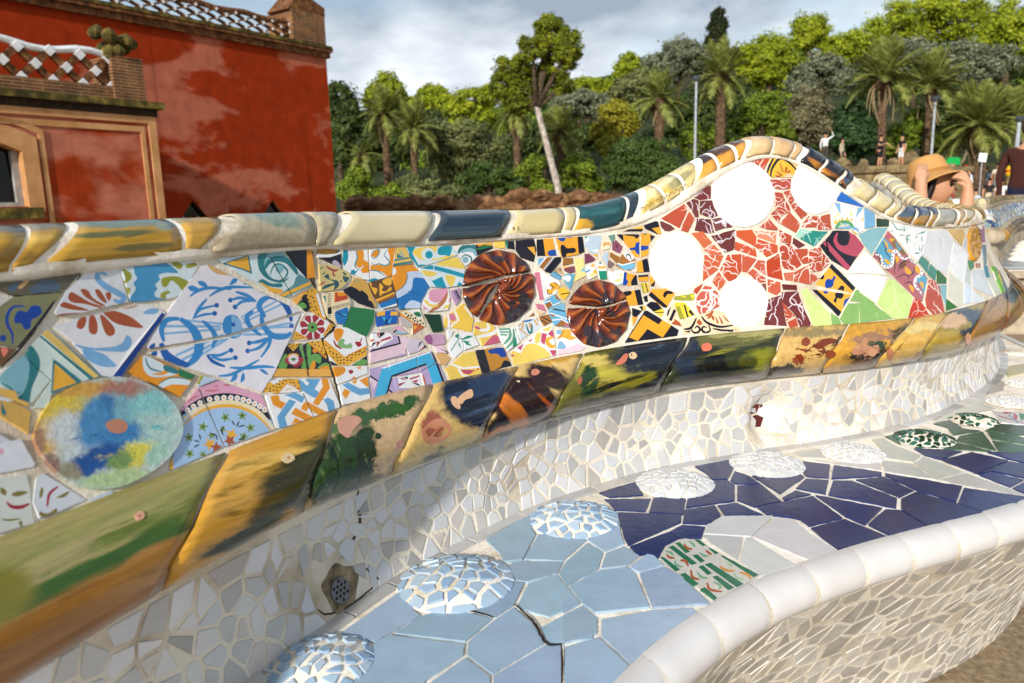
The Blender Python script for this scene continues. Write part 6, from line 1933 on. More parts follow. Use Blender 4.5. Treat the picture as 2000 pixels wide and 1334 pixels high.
M_RED = plaster(); M_RED2 = plaster('salmon_plaster', .40, .50, 'a43a14', 'c0745a')
M_BRICK = rough_mat('old_brick', lin('4a2c18', .9), lin('96683c', .9), 9., .95, .8, 40., .03, c3=lin('6e4526', .9))
def brickmat():
    m, nt, b = nodes('thin_brick'); L = nt.links; tc = N_(nt, 'ShaderNodeTexCoord'); mp = N_(nt, 'ShaderNodeMapping'); mp.inputs['Rotation'].default_value = (R_(90), 0, 0); 
    L.new(tc.outputs['UV'], mp.inputs[0]); br = N_(nt, 'ShaderNodeTexBrick'); L.new(tc.outputs['UV'], br.inputs[0])
    br.inputs['Color1'].default_value = lin('7a4a28', .9); br.inputs['Color2'].default_value = lin('5c381e', .9); br.inputs['Mortar'].default_value = lin('a08058', .8)
    setin(br, Scale=1., Mortar_Size=.008, Brick_Width=.30, Row_Height=.055); n = N_(nt, 'ShaderNodeTexNoise'); setin(n, Scale=3., Detail=6.); L.new(tc.outputs['Object'], n.inputs[0])
    mr = N_(nt, 'ShaderNodeMapRange'); setin(mr, From_Min=.3, From_Max=.7, To_Min=.55, To_Max=1.3); L.new(n.outputs[0], mr.inputs[0])
    mm = N_(nt, 'ShaderNodeVectorMath', operation='SCALE'); L.new(br.outputs[0], mm.inputs[0]); L.new(mr.outputs[0], mm.inputs['Scale']); L.new(mm.outputs[0], b.inputs['Base Color']); b.inputs['Roughness'].default_value = .95
    bumpnode(nt, b, br.outputs[1], -.6, .02); return m
M_BRK = brickmat()
M_MOSS = rough_mat('mossy_stone', lin('3a3414', .9), lin('8a7434', .9), 5., .95, .7, 30., .03, c3=lin('54491e', .9))
M_PEACH = rough_mat('peach_moulding', lin('b8824e', .9), lin('d29c6a', .9), 3., .8, .2, 30., .01)
M_CERAM = rough_mat('white_ceramic', lin('c8c8c8'), lin('e8e8e8'), 6., .35, .1, 30., .01, spec=.5)
M_GLASS = None
def glassm():
    m, nt, b = nodes('dark_window_glass'); b.inputs['Base Color'].default_value = lin('0c0d0e'); b.inputs['Roughness'].default_value = .08; b.inputs['Specular IOR Level'].default_value = .35; return m
M_GLASS = glassm(); M_WFRAME = rough_mat('grey_paint', lin('8c8a86'), lin('a8a6a0'), 6., .6)
bld = empty('red_building', tuple(W(-5, 0, 0)), 'weathered red plaster building with brick lattice parapets behind the bench', 'building'); MINV[bld.name] = Matrix.Translation(bld.location).inverted()
def slab(mb, pts, o0, o1, m=0):   # (a,z) polygon extruded from offset o0 to o1 in front of the wall
    n = len(pts); V = [W(a, z, o1) for a, z in pts] + [W(a, z, o0) for a, z in pts]
    mb.add(V, [tuple(range(n)), tuple(range(2 * n - 1, n - 1, -1))] + [(i, n + i, n + (i + 1) % n, (i + 1) % n) for i in range(n)], m)
def boxw(mb, a0, a1, z0, z1, o0, o1, m=0): slab(mb, [(a0, z0), (a1, z0), (a1, z1), (a0, z1)], o0, o1, m)
zc = wpt(637, 113)[1]; AL = -24.
DIA = [(377, 391, 17), (532, 390, 13)]
# big wall with two rhombus openings: strips around them
mb = MB(); ax = [wpt(x, y)[0] for x, y, r in DIA]; az = [wpt(x, y)[1] for x, y, r in DIA]; DR = .30
cut = []
for a, z in zip(ax, az): cut.append((a, z - .40))
out = [(AL, -.2), (0, -.2), (0, zc), (AL, zc)]
vs = [Vector(p) for p in out]; fc = [[0, 1, 2, 3]]
for a, z in cut: b0_ = len(vs); vs += [Vector((a, z + .40)), Vector((a - .34, z)), Vector((a, z - .40)), Vector((a + .34, z))]; fc.append([b0_, b0_ + 1, b0_ + 2, b0_ + 3])
r = delaunay_2d_cdt(vs, [], fc, 1, 1e-6); V = [W(v.x, v.y, 0) for v in r[0]]; F = [tuple(f) for f, o in zip(r[2], r[5]) if o == [0]]
mb.add(V, F); mb.add([W(0, -.2, 0), W(0, -.2, -9), W(0, zc, -9), W(0, zc, 0)], [(0, 1, 2, 3)]); mb.add([W(AL, zc, 0), W(0, zc, 0), W(0, zc, -9), W(AL, zc, -9)], [(0, 1, 2, 3)]); mb.build('wall', [M_RED], bld)
for a, z in cut:
    mb = MB(); P4 = [(a, z + .40), (a - .34, z), (a, z - .40), (a + .34, z)]
    mb.add([W(p, q, 0) for p, q in P4] + [W(p, q, -.16) for p, q in P4], [(i, (i + 1) % 4, 4 + (i + 1) % 4, 4 + i) for i in range(4)]); f = mb.build('window', [M_BRICK], bld)
    mb = MB(); mb.add([W(p, q, -.14) for p, q in P4], [(0, 1, 2, 3)]); g = mb.build('pane', [M_GLASS]); g.parent = f
    mb = MB(); slab(mb, [(a - .04, z - .36), (a + .04, z - .36), (a + .17, z - .02), (a + .10, z + .04)], -.13, -.06); slab(mb, [(a - .06, z - .36), (a - .01, z - .36), (a - .24, z + .06), (a - .28, z + .0)], -.13, -.061); g = mb.build('sash', [M_WFRAME]); g.parent = f
# upper cornice, parapet
mb = MB(); boxw(mb, AL, .06, zc - .02, zc + .12, -.3, .10); boxw(mb, AL, .10, zc + .12, zc + .20, -.3, .17); mb.build('cornice', [M_BRICK], bld)
zl0 = wpt(569, 78)[1]; zl1 = wpt(567, 47)[1]; aP = wpt(569, 60)[0]
mb = MB(); slab(mb, [(AL, zc + .20), (.10, zc + .20), (.05, zc + .27), (AL, zc + .27)], -.4, .19); boxw(mb, AL, aP, zc + .27, zl0 + .02, -.35, -.03); mb.build('mossy_ledge', [M_MOSS], bld)
def uvbox(name, mat, a0, a1, z0, z1, o0, o1, parent):
    o = MB(); boxw(o, a0, a1, z0, z1, o0, o1); ob = o.build(name, [mat], parent); me = ob.data; ul = me.uv_layers.new(name='UVMap')
    for p in me.polygons:
        for li in p.loop_indices: v = me.vertices[me.loops[li].vertex_index].co; q = v - K1; ul.data[li].uv = (q.dot(wv) + q.dot(wn), v.z)
    return ob
a_l, a_r = wpt(569, 60)[0], -.02; z_t = wpt(600, 26)[1]
uvbox('pier', M_BRK, a_l, a_r, zc + .27, z_t, -.9, .06, bld)
def crownlump(c, r, name):
    m = MB(); rr = random.Random(3)
    for i in range(14):
        q = Vector((rr.uniform(-1, 1) * r[0], rr.uniform(-1, 1) * r[1], rr.uniform(-.2, 1) * r[2])); s = rr.uniform(.25, .5) * r[2]
        m.lathe(Vector(c) + q, [(.01, -s), (s * .8, -s * .6), (s, 0), (s * .75, s * .6), (.01, s)], 7)
    return m.build(name, [M_MOSS], bld)
mb = MB(); slab(mb, [(a_l - .1, z_t), (a_r + .05, z_t), (a_r + .05, z_t + .22), (a_l + .5, z_t + .45), (a_l + .3, z_t + .42)], -.8, .03); mb.build('pier_cap', [M_BRICK], bld)
crownlump(W((a_l + a_r) / 2 + .15, z_t + .45, -.35), (.34, .34, .3), 'pier_finial')
def lattice(a0, a1, z0, z1, off, rows, cw, parent):
    """crossing brick bars, cells cw wide; a white ceramic square set on every crossing"""
    h = (z1 - z0) / rows; nb = int((a1 - a0) / cw) + 1; X3 = Matrix((wv, wn, Vector((0, 0, 1)))).transposed()
    for sgn in (1, -1):
        for i in range(-rows - 1, nb + rows + 1):
            A = a1 - i * cw; dxa = sgn * rows * cw; t0, t1 = sorted(((a0 - A) / dxa, (a1 - A) / dxa)); ta, tb = max(0, t0), min(1, t1)
            if tb - ta < .12: continue
            p, q = W(A + dxa * ta, z0 + (z1 - z0) * ta, off), W(A + dxa * tb, z0 + (z1 - z0) * tb, off); d = q - p; ang = math.atan2(d.z, d.dot(wv))
            m = MB(); m.box((p + q) / 2, (d.length, .10 if sgn > 0 else .096, h * .22), X3 @ Matrix.Rotation(-ang, 3, 'Y')); m.build('lattice_bar', [M_BRICK], parent)
    for j in range(2 * rows + 1):
        for i in range(nb + 1):
            aa = a1 - i * cw - (cw / 2 if j % 2 else 0); zz = z0 + j * h / 2
            if aa < a0 - .01: continue
            m = MB(); s = min(h, cw) * .27; m.box(W(aa, zz, off + .035), (s, .09, s), X3 @ Matrix.Rotation(R_(45), 3, 'Y')); m.build('ceramic_square', [M_CERAM], parent)
lattice(-9.6, aP, zl0, zl1, -.12, 2, wpt(569, 60)[0] - wpt(536, 55)[0], bld)
mb = MB(); mb.tube([W(-12 + i * .4, zl1 + .05 + .03 * math.sin(i * 1.9), -.12) for i in range(int((aP + 12) / .4) + 1)], .07, 8); mb.build('parapet_coping', [M_BRICK], bld)
# lower block in front
a2 = wpt(301, 235, PB)[0]; zb = wpt(298, 212, PB)[1]
wa, wz = wpt(56, 403, PB)[0], wpt(56, 403, PB)[1]; wt = wpt(47, 297, PB)[1]; wl = wa - 1.35
arch = [(wl, wt)] + [(wl + (wa - wl) * t, wt + .20 * math.sin(math.pi * t)) for t in (.15, .3, .5, .7, .85)] + [(wa, wt)]
opening = [(wl, wz), (wa, wz)] + arch[::-1]
vs = [Vector(p) for p in [(AL, -.2), (a2, -.2), (a2, zb), (AL, zb)] + opening]; r = delaunay_2d_cdt(vs, [], [[0, 1, 2, 3], list(range(4, len(vs)))], 1, 1e-6)
mb = MB(); mb.add([W(v.x, v.y, PB) for v in r[0]], [tuple(f) for f, o in zip(r[2], r[5]) if o == [0]]); mb.add([W(a2, -.2, PB), W(a2, -.2, .0), W(a2, zb, .0), W(a2, zb, PB)], [(0, 1, 2, 3)]); mb.add([W(AL, zb, PB), W(a2, zb, PB), W(a2, zb, 0), W(AL, zb, 0)], [(0, 1, 2, 3)]); mb.build('annexe_wall', [M_RED2], bld)
mb = MB(); boxw(mb, AL, a2 + .05, zb - .16, zb - .02, PB - .2, PB + .05); mb.build('dark_cornice', [rough_mat('dark_stone', lin('1c140c'), lin('3c2c1c'), 6.)], bld)
mb = MB(); boxw(mb, AL, a2 + .16, zb - .02, zb + .10, PB - .3, PB + .16); mb.build('cornice_ledge', [M_MOSS], bld)
# peach mouldings
mb = MB(); boxw(mb, AL, a2 - .30, zb - .44, zb - .34, PB, PB + .03); boxw(mb, a2 - .30, a2 - .22, -.2, zb - .34, PB, PB + .03); boxw(mb, AL, a2, zb - .28, zb - .16, PB, PB + .045); boxw(mb, a2 - .14, a2 + .005, -.2, zb - .28, PB, PB + .045); mb.build('moulding', [M_PEACH], bld)
win = MB(); n = len(opening)
win.add([W(a, z, PB) for a, z in opening] + [W(a, z, PB - .25) for a, z in opening], [(i, (i + 1) % n, n + (i + 1) % n, n + i) for i in range(n)]); win = win.build('window', [M_PEACH], bld)
def ring(pts, g0, g1, o0, o1):   # band around the opening
    cx = (wl + wa) / 2; cz = (wz + wt) / 2; f = lambda p, g: (p[0] + (g if p[0] > cx + .01 else -g if p[0] < cx - .01 else 0), p[1] + (g if p[1] > cz else -.0))
    m = MB()
    for A, B in zip(pts[:-1], pts[1:]): slab(m, [f(A, g0), f(B, g0), f(B, g1), f(A, g1)], o0, o1)
    return m
sur = [(wl, wz - .1)] + arch + [(wa, wz - .1)]
g = ring(sur, .0, .24, PB, PB + .05).build('window_surround', [M_PEACH]); g.parent = win
g = ring([(sur[0][0], wz - .3)] + sur[1:-1] + [(wa, wz - .3)], .29, .37, PB, PB + .03).build('window_moulding', [M_PEACH]); g.parent = win
m = MB(); slab(m, opening, PB - .26, PB - .24); g = m.build('pane', [M_GLASS]); g.parent = win
m = MB(); boxw(m, wl, wa, wz, wz + .07, PB - .22, PB - .14); boxw(m, wa - .10, wa - .001, wz + .07, wt + .02, PB - .22, PB - .14); boxw(m, wl + .001, wl + .10, wz + .07, wt + .02, PB - .22, PB - .14); boxw(m, (wl + wa) / 2 + .05, (wl + wa) / 2 + .19, wz + .07, wt + .19, PB - .22, PB - .13); g = m.build('sash', [M_WFRAME]); g.parent = win
m = MB(); boxw(m, wl - .3, wa + .18, wz - .20, wz - .02, PB - .1, PB + .10); g = m.build('sill', [M_MOSS]); g.parent = win
# parapet of the block
zq0 = wpt(224, 168, PB)[1]; zq1 = wpt(210, 112, PB)[1]; aq = wpt(221, 150, PB)[0]; aq2 = wpt(281, 150, PB)[0]
uvbox('parapet_base', M_BRK, AL, aq, zb + .10, zq0, PB - .42, PB - .05, bld)
uvbox('pier', M_BRK, aq, aq2, zb + .10, wpt(250, 112, PB)[1], PB - .75, PB, bld)
lattice(aq - 4.5, aq, zq0, zq1, PB - .15, 1, wpt(221, 150, PB)[0] - wpt(166, 145, PB)[0], bld)
mb = MB(); mb.tube([W(aq - 5 + i * .25, zq1 + .06 + .05 * math.sin(i * 1.1), PB - .15) for i in range(21)], .06, 8); mb.build('parapet_coping', [M_CERAM], bld)
m = crownlump(W((aq + aq2) / 2 - .05, wpt(250, 100, PB)[1], PB - .35), (.32, .32, .34), 'pier_finial')
# ------------------------------------------------------------------ trees and shrubs
_LM = {}
def leafmat(name, c1, c2, c3=None, trans=.3, scale=.9):
    """foliage: colour varies leaf by leaf and clump by clump"""
    if name in _LM: return _LM[name]
    m, nt, b = nodes(name); L = nt.links; tc = N_(nt, 'ShaderNodeTexCoord'); n = N_(nt, 'ShaderNodeTexNoise'); setin(n, Scale=scale, Detail=3.); L.new(tc.outputs['Object'], n.inputs[0])
    g = N_(nt, 'ShaderNodeNewGeometry'); ma = N_(nt, 'ShaderNodeMath', operation='MULTIPLY_ADD'); ma.inputs[1].default_value = .45; L.new(g.outputs['Random Per Island'], ma.inputs[0]); 
    s = N_(nt, 'ShaderNodeMath', operation='SUBTRACT'); s.inputs[1].default_value = .22; L.new(n.outputs[0], s.inputs[0]); L.new(s.outputs[0], ma.inputs[2])
    r = N_(nt, 'ShaderNodeValToRGB'); e = r.color_ramp.elements; e[0].position = .25; e[0].color = c1; e[1].position = .75; e[1].color = c2; L.new(ma.outputs[0], r.inputs[0])
    if c3: k = e.new(.95); k.color = c3
    L.new(r.outputs[0], b.inputs['Base Color']); b.inputs['Roughness'].default_value = .55; b.inputs['Specular IOR Level'].default_value = .25
    if trans:
        t = N_(nt, 'ShaderNodeBsdfTranslucent'); L.new(r.outputs[0], t.inputs[0]); mx = N_(nt, 'ShaderNodeMixShader'); mx.inputs[0].default_value = trans
        L.new(b.outputs[0], mx.inputs[1]); L.new(t.outputs[0], mx.inputs[2]); L.new(mx.outputs[0], nt.nodes['Material Output'].inputs[0])
    _LM[name] = m; return m
LM_PINE = leafmat('pine_needles', rgb(.16, .21, .012), rgb(.42, .47, .02), rgb(.55, .55, .05))
LM_PIND = leafmat('pine_needles_dark', rgb(.06, .085, .008), rgb(.27, .30, .015), rgb(.46, .45, .04))
LM_OLIV = leafmat('olive_leaves', rgb(.09, .105, .035), rgb(.26, .28, .10))
LM_GREY = leafmat('grey_green_leaves', rgb(.11, .125, .075), rgb(.27, .29, .17), rgb(.34, .33, .23))
LM_DARK = leafmat('dark_leaves', rgb(.03, .05, .014), rgb(.10, .14, .03))
LM_BUSH = leafmat('bush_leaves', rgb(.035, .07, .014), rgb(.11, .17, .035))
LM_YEL = leafmat('yellow_leaves', rgb(.20, .20, .014), rgb(.38, .34, .03))
LM_GRN = leafmat('green_leaves', rgb(.09, .14, .012), rgb(.27, .35, .03))
LM_GLOS = leafmat('glossy_leaves', rgb(.02, .045, .014), rgb(.06, .12, .035))
LM_BRWN = leafmat('brownish_leaves', rgb(.12, .11, .055), rgb(.28, .25, .13))
LM_CYP = leafmat('cypress_leaves', rgb(.018, .030, .010), rgb(.05, .06, .02), rgb(.14, .075, .035), scale=.5)
LM_PALM = leafmat('palm_leaves', rgb(.10, .12, .02), rgb(.34, .36, .09), rgb(.50, .47, .20), scale=.4)
LM_DEAD = leafmat('dead_palm_leaves', rgb(.18, .12, .06), rgb(.42, .31, .17), trans=.1)
M_BARK = rough_mat('bark', lin('2c241a', .9), lin('6a5842', .9), 8., .95, .9, 20., .05)
M_PALE = rough_mat('pale_bark', lin('8a7c70', .8), lin('d8ccc0', .8), 5., .9, .8, 16., .03, c3=lin('b4a698', .8))
M_PTRK = rough_mat('palm_trunk', lin('3a2c20', .9), lin('7c6248', .9), 7., .95, 1., 12., .06)
def leaves(name, clumps, n, size, mat, parent, flat=0., asp=.45, up=.3, sub=.36, seed=0):
    n = int(n * 1.9); size *= .74
    """clumps: (centre, (rx, ry, rz)); leaf blades on many small sub-clumps inside each"""
    g = np.random.default_rng(seed + 11); vol = np.array([r[0] * r[1] + r[0] * r[2] + r[1] * r[2] for c, r in clumps]); Cs, Ns = [], []
    for (c, r), k in zip(clumps, (n * vol / vol.sum()).astype(int)):
        c = np.array(c); r = np.array(r); m = 44
        d = g.normal(size=(m, 3)); d /= np.linalg.norm(d, axis=1, keepdims=True); rad = g.uniform(.45, 1., (m, 1)) ** .6
        sc = d * rad * (1 - sub * .55); ss = g.uniform(.6, 1.15, m) * sub
        i = g.integers(0, m, k); e = g.normal(size=(k, 3)); e /= np.linalg.norm(e, axis=1, keepdims=True)
        p = sc[i] + e * (ss[i] * g.uniform(.15, 1.15, k) ** .6)[:, None]; p[:, 2] = np.where(e[:, 2] < -.3, p[:, 2] + .1 * sub, p[:, 2])
        p *= np.where(g.random(k) < .10, g.uniform(1., 1.28, k), 1.)[:, None]; Cs.append(c + p * r); Ns.append(e + d[i] * .4)
    Cn = np.vstack(Cs); Nn = np.vstack(Ns) + g.normal(size=Cn.shape) * .55; Nn[:, 2] += up; Nn /= np.linalg.norm(Nn, axis=1, keepdims=True); k = len(Cn)
    t = np.cross(Nn, g.normal(size=(k, 3))); t /= np.linalg.norm(t, axis=1, keepdims=True) + 1e-9; b = np.cross(Nn, t); s = (size * g.uniform(.55, 1.35, k))[:, None]
    V = np.stack([Cn - t * s, Cn + b * s * asp, Cn + t * s, Cn - b * s * asp], 1).reshape(-1, 3)
    me = bpy.data.meshes.new(name); me.vertices.add(4 * k); me.loops.add(4 * k); me.polygons.add(k)
    me.vertices.foreach_set('co', V.astype(np.float32).ravel()); me.loops.foreach_set('vertex_index', np.arange(4 * k, dtype=np.int32)); me.polygons.foreach_set('loop_start', np.arange(0, 4 * k, 4, dtype=np.int32))
    me.update(calc_edges=True); me.materials.append(mat); o = bpy.data.objects.new(name, me); link(o, parent); return o
YS = 1.65
def px_m(Y): return Y / FPX
TN = [0]
def tree(label, cat, name, Y, cl, n, size, mat, group=None, base=None, bark=None, asp=.45, sub=.36, up=.3, trunk=.16, limbs=3, part='crown'):
    """cl: clumps as picture boxes (x, y, rx, ry); Y metres away; stands on the ground or hillside below"""
    Y *= YS; size *= YS; trunk *= YS; TN[0] += 1; rr = random.Random(TN[0]); k = px_m(Y)
    C3 = []
    for (x, y, rx, ry) in cl: p = at(x, y, Y + rr.uniform(-.5, .5)); C3.append((tuple(p), (rx * k, rx * k * .9, ry * k)))
    c0 = C3[0][0]; bx, by = (c0[0], c0[1]) if base is None else at(base[0], base[1], Y)[:2]
    bz = max(0, hill_h(bx, by)) if by > HS else 0.
    e = empty(name, (bx, by, bz - .05), label, cat, group); MINV[e.name] = Matrix.Translation(e.location).inverted()
    leaves(part, C3, n, size, mat, e, asp=asp, sub=sub, up=up, seed=TN[0])
    m = MB(); top = Vector(c0); b = Vector((bx, by, bz - .1)); r = trunk
    mid = b.lerp(top, .55) + Vector((rr.uniform(-.2, .2), rr.uniform(-.2, .2), 0)); m.tube([b, b.lerp(mid, .5), mid, top], [r * 1.25, r, r * .8, r * .4], 8)
    for c, q in C3:
        for i in range(limbs):
            d = Vector((rr.uniform(-1, 1), rr.uniform(-1, 1), rr.uniform(-.3, .8))); m.tube([mid.lerp(top, rr.uniform(0, .6)), mid.lerp(Vector(c), .6) + d * .2, Vector(c) + Vector((d.x * q[0], d.y * q[1], d.z * q[2])) * .6], [r * .5, r * .35, r * .12], 5)
    m.build('trunk', [bark or M_BARK], e, smooth=True); return e
# the leaning pine in the middle
def lead_pine():
    Y = 21. * YS; k = px_m(Y); f = [at(1099, 412, Y), at(1088, 360, Y), at(1070, 290, Y), at(1054, 230, Y), at(1046, 195, Y)]
    b = at(1104, 428, Y); e = empty('pine_tree', (b.x, b.y, 0), 'tall leaning pine with a bare pale trunk and high dark clumped crown', 'tree'); MINV[e.name] = Matrix.Translation(e.location).inverted()
    m = MB(); m.tube([Vector((b.x + .06, b.y, -.1))] + f, [.19, .18, .165, .15, .14, .12], 10)
    m.build('trunk', [M_PALE], e, smooth=True)
    cl = [(1078, 75, 44, 36), (1110, 92, 30, 34), (1040, 92, 30, 28), (1090, 128, 36, 26), (1004, 132, 42, 30), (985, 172, 32, 34), (1030, 170, 40, 36), (1012, 205, 30, 18), (1062, 150, 26, 30), (1100, 165, 26, 22), (1072, 48, 30, 20)]
    C3 = [(tuple(at(x, y, Y + random.uniform(-.7, .8))), (rx * k, rx * k * .9, ry * k)) for x, y, rx, ry in cl]
    leaves('crown', C3, 24000, .125, LM_PIND, e, asp=.30, sub=.30, up=.55, seed=5)
    m = MB()
    for (c, q) in C3: m.tube([f[3].lerp(f[4], .5 + .5 * random.random()), (f[4] + Vector(c)) / 2 + Vector((0, 0, -.25)), Vector(c)], [.14, .1, .04], 6)
    m.build('branches', [M_BARK], e, smooth=True)
lead_pine()
HILLP = 'pines on the hill'
for lab, Y, cl, n, s, mat in (
        ('bright pine showing just right of the red building', 40, [(752, 176, 40, 34), (735, 195, 26, 24), (778, 192, 24, 24)], 5200, .16, LM_PINE),
        ('low bright pine right of the one by the red building', 46, [(845, 190, 34, 28), (818, 205, 24, 20), (868, 200, 22, 20)], 4600, .17, LM_PINE),
        ('spreading bright pine left of the leaning pine', 42, [(922, 200, 40, 30), (955, 185, 26, 22), (890, 222, 30, 24), (935, 235, 40, 30)], 6200, .17, LM_PINE),
        ('bright pine seen low behind the leaning pine trunk', 44, [(1150, 172, 40, 22), (1120, 182, 30, 26), (1180, 178, 24, 20)], 4600, .17, LM_PINE),
        ('narrow bright pine at the left end of the skyline ridge', 60, [(1228, 126, 28, 24), (1215, 140, 20, 20), (1248, 135, 18, 18)], 3400, .2, LM_PINE),
        ('rounded pine right of the cypress on the skyline', 52, [(1505, 114, 56, 46), (1475, 145, 42, 30), (1540, 140, 36, 36), (1465, 112, 32, 30)], 9800, .19, LM_PINE),
        ('tall round pine rising above the ridge', 58, [(1584, 58, 36, 34), (1570, 80, 26, 18), (1604, 78, 22, 20)], 4800, .2, LM_PINE),
        ('low pine right of the tall round one', 58, [(1655, 92, 56, 32), (1695, 84, 44, 32), (1630, 108, 40, 28), (1720, 105, 40, 30)], 8000, .2, LM_PINE),
        ('broad umbrella pine at the top of the hill', 62, [(1800, 24, 76, 36), (1745, 52, 56, 32), (1850, 45, 66, 38), (1900, 40, 40, 34), (1870, 2, 50, 28), (1770, 80, 60, 30)], 13000, .21, LM_PINE),
        ('pine at the upper right corner of the view', 50, [(1975, 45, 60, 50), (1945, 75, 44, 36), (2000, 85, 50, 40)], 9800, .19, LM_PINE)):
    tree(lab, 'tree', 'pine_tree', Y, cl, n, s, mat, HILLP, asp=.32, sub=.32, up=.5, trunk=.2)
# cypress
def cypress():
    Y = 48.; cl = [(1402, 34, 14, 20), (1402, 55, 19, 24), (1400, 80, 22, 26), (1404, 105, 20, 24)]
    tree('dark pointed cypress rising above the palms, its right side turning brown', 'tree', 'cypress_tree', Y, cl, 6500, .16, LM_CYP, asp=.3, sub=.3, up=.2, trunk=.16)
cypress()
BK = 'broadleaf trees on the slope'
for lab, Y, cl, n, s, mat, nm in (
        ('dark dense tree beside the corner of the red building', 25, [(662, 200, 34, 40), (675, 240, 34, 40), (660, 290, 30, 40), (690, 225, 20, 30)], 6500, .11, LM_DARK, 'broadleaf_tree'),
        ('grey olive tree in front of the bright pines', 26, [(900, 268, 52, 40), (870, 300, 46, 40), (940, 290, 50, 44), (905, 330, 60, 34), (850, 260, 30, 30)], 12000, .075, LM_OLIV, 'olive_tree'),
        ('grey shrubby tree between the leaning pine and the yellow shrub', 34, [(1128, 200, 46, 26), (1165, 205, 36, 24), (1100, 215, 30, 24)], 5200, .12, LM_GREY, 'broadleaf_tree'),
        ('grey-green tree below the cypress', 42, [(1330, 108, 44, 32), (1290, 125, 34, 28), (1362, 118, 30, 30)], 6000, .14, LM_GREY, 'broadleaf_tree'),
        ('grey-green rounded tree below the tall round pine', 40, [(1600, 135, 44, 34), (1570, 160, 34, 30), (1640, 155, 36, 30)], 6500, .13, LM_GREY, 'broadleaf_tree'),
        ('light grey tree behind the pair of tall palms', 44, [(1790, 120, 48, 34), (1760, 95, 40, 28), (1830, 140, 40, 30)], 6500, .14, LM_GREY, 'broadleaf_tree'),
        ('grey tree at the right side under the umbrella pine', 44, [(1900, 135, 50, 34), (1950, 120, 44, 34), (1880, 105, 44, 24)], 6500, .14, LM_GREY, 'broadleaf_tree'),
        ('olive-green tree under the ridge pine at the left', 40, [(1215, 180, 40, 26), (1260, 160, 36, 28)], 4800, .14, LM_OLIV, 'broadleaf_tree'),
        ('brownish bushy tree left of the glossy shrub', 30, [(1585, 210, 40, 40), (1560, 245, 40, 34), (1610, 250, 34, 40), (1530, 230, 26, 30)], 8000, .10, LM_BRWN, 'broadleaf_tree'),
        ('green bushy tree right of the lamp post and palm', 30, [(1490, 215, 44, 36), (1460, 240, 34, 30), (1520, 250, 36, 34)], 7500, .10, LM_GRN, 'broadleaf_tree'),
        ('glossy dark green shrub behind the people on the terrace', 27.5, [(1668, 225, 40, 34), (1650, 262, 34, 34), (1690, 260, 30, 36), (1665, 290, 36, 20)], 5200, .13, LM_GLOS, 'shrub'),
        ('yellow-leaved shrub right of the leaning pine', 26, [(1200, 222, 34, 28), (1180, 255, 30, 30), (1225, 240, 24, 30), (1195, 285, 30, 26)], 6500, .085, LM_YEL, 'shrub'),
        ('clipped dark round bush in front of the palms', 23, [(1250, 300, 62, 34), (1215, 325, 42, 30), (1290, 325, 44, 34), (1250, 350, 74, 30)], 13000, .07, LM_BUSH, 'shrub'),
        ('dark green shrub left of the leaning trunk', 24, [(958, 340, 44, 26), (920, 360, 36, 24), (990, 360, 34, 26)], 7000, .075, LM_BUSH, 'shrub'),
        ('leafy green shrub right under the leaning trunk', 24.5, [(1030, 345, 34, 30), (1060, 370, 30, 22), (1125, 335, 40, 34), (1150, 360, 34, 26), (1045, 320, 24, 20)], 7500, .08, LM_GRN, 'shrub'),
        ('low green shrubs below the small palm', 23, [(690, 372, 40, 26), (740, 385, 36, 22), (780, 378, 36, 22), (700, 345, 26, 24)], 7000, .075, LM_GRN, 'shrub'),
        ('olive shrubs along the rock wall left of the dark shrub', 23.5, [(830, 372, 40, 24), (875, 378, 34, 20), (800, 360, 28, 22)], 6000, .075, LM_OLIV, 'shrub'),
        ('fine green shrub on the slope between lamp post and palms', 29, [(1430, 300, 40, 34), (1395, 270, 30, 30), (1500, 305, 50, 24), (1350, 280, 24, 40)], 7000, .09, LM_GRN, 'shrub'),
        ('grassy green shrubs on the slope below the pair of tall palms', 29, [(1770, 265, 44, 30), (1735, 290, 40, 20), (1830, 280, 34, 24), (1790, 235, 30, 26)], 7000, .09, LM_GRN, 'shrub'),
        ('dark tree filling the gap behind the big low palm', 34, [(1880, 200, 56, 34), (1960, 195, 44, 36), (1850, 240, 50, 40), (1930, 260, 60, 34)], 8000, .12, LM_DARK, 'broadleaf_tree'),
        ('dark tree in the gap behind the lamp post', 36, [(1440, 200, 50, 40), (1370, 215, 44, 40), (1320, 240, 40, 36), (1560, 290, 60, 30)], 8000, .13, LM_DARK, 'broadleaf_tree'),
        ('dark tree behind the two left palms', 33, [(760, 290, 60, 40), (830, 240, 40, 34), (720, 260, 40, 40), (700, 320, 44, 34)], 8000, .12, LM_DARK, 'broadleaf_tree'),
        ('dark tree behind the leaning trunk', 34, [(1060, 260, 50, 40), (1130, 270, 50, 40), (1000, 300, 40, 40), (1100, 310, 60, 30)], 8000, .12, LM_DARK, 'broadleaf_tree')):
    tree(lab, 'tree' if 'tree' in nm else 'shrub', nm, Y, cl, n, s, mat, BK if 'tree' in nm else 'shrubs at the foot of the slope', sub=.34, part='crown' if 'tree' in nm else 'foliage', trunk=.12)
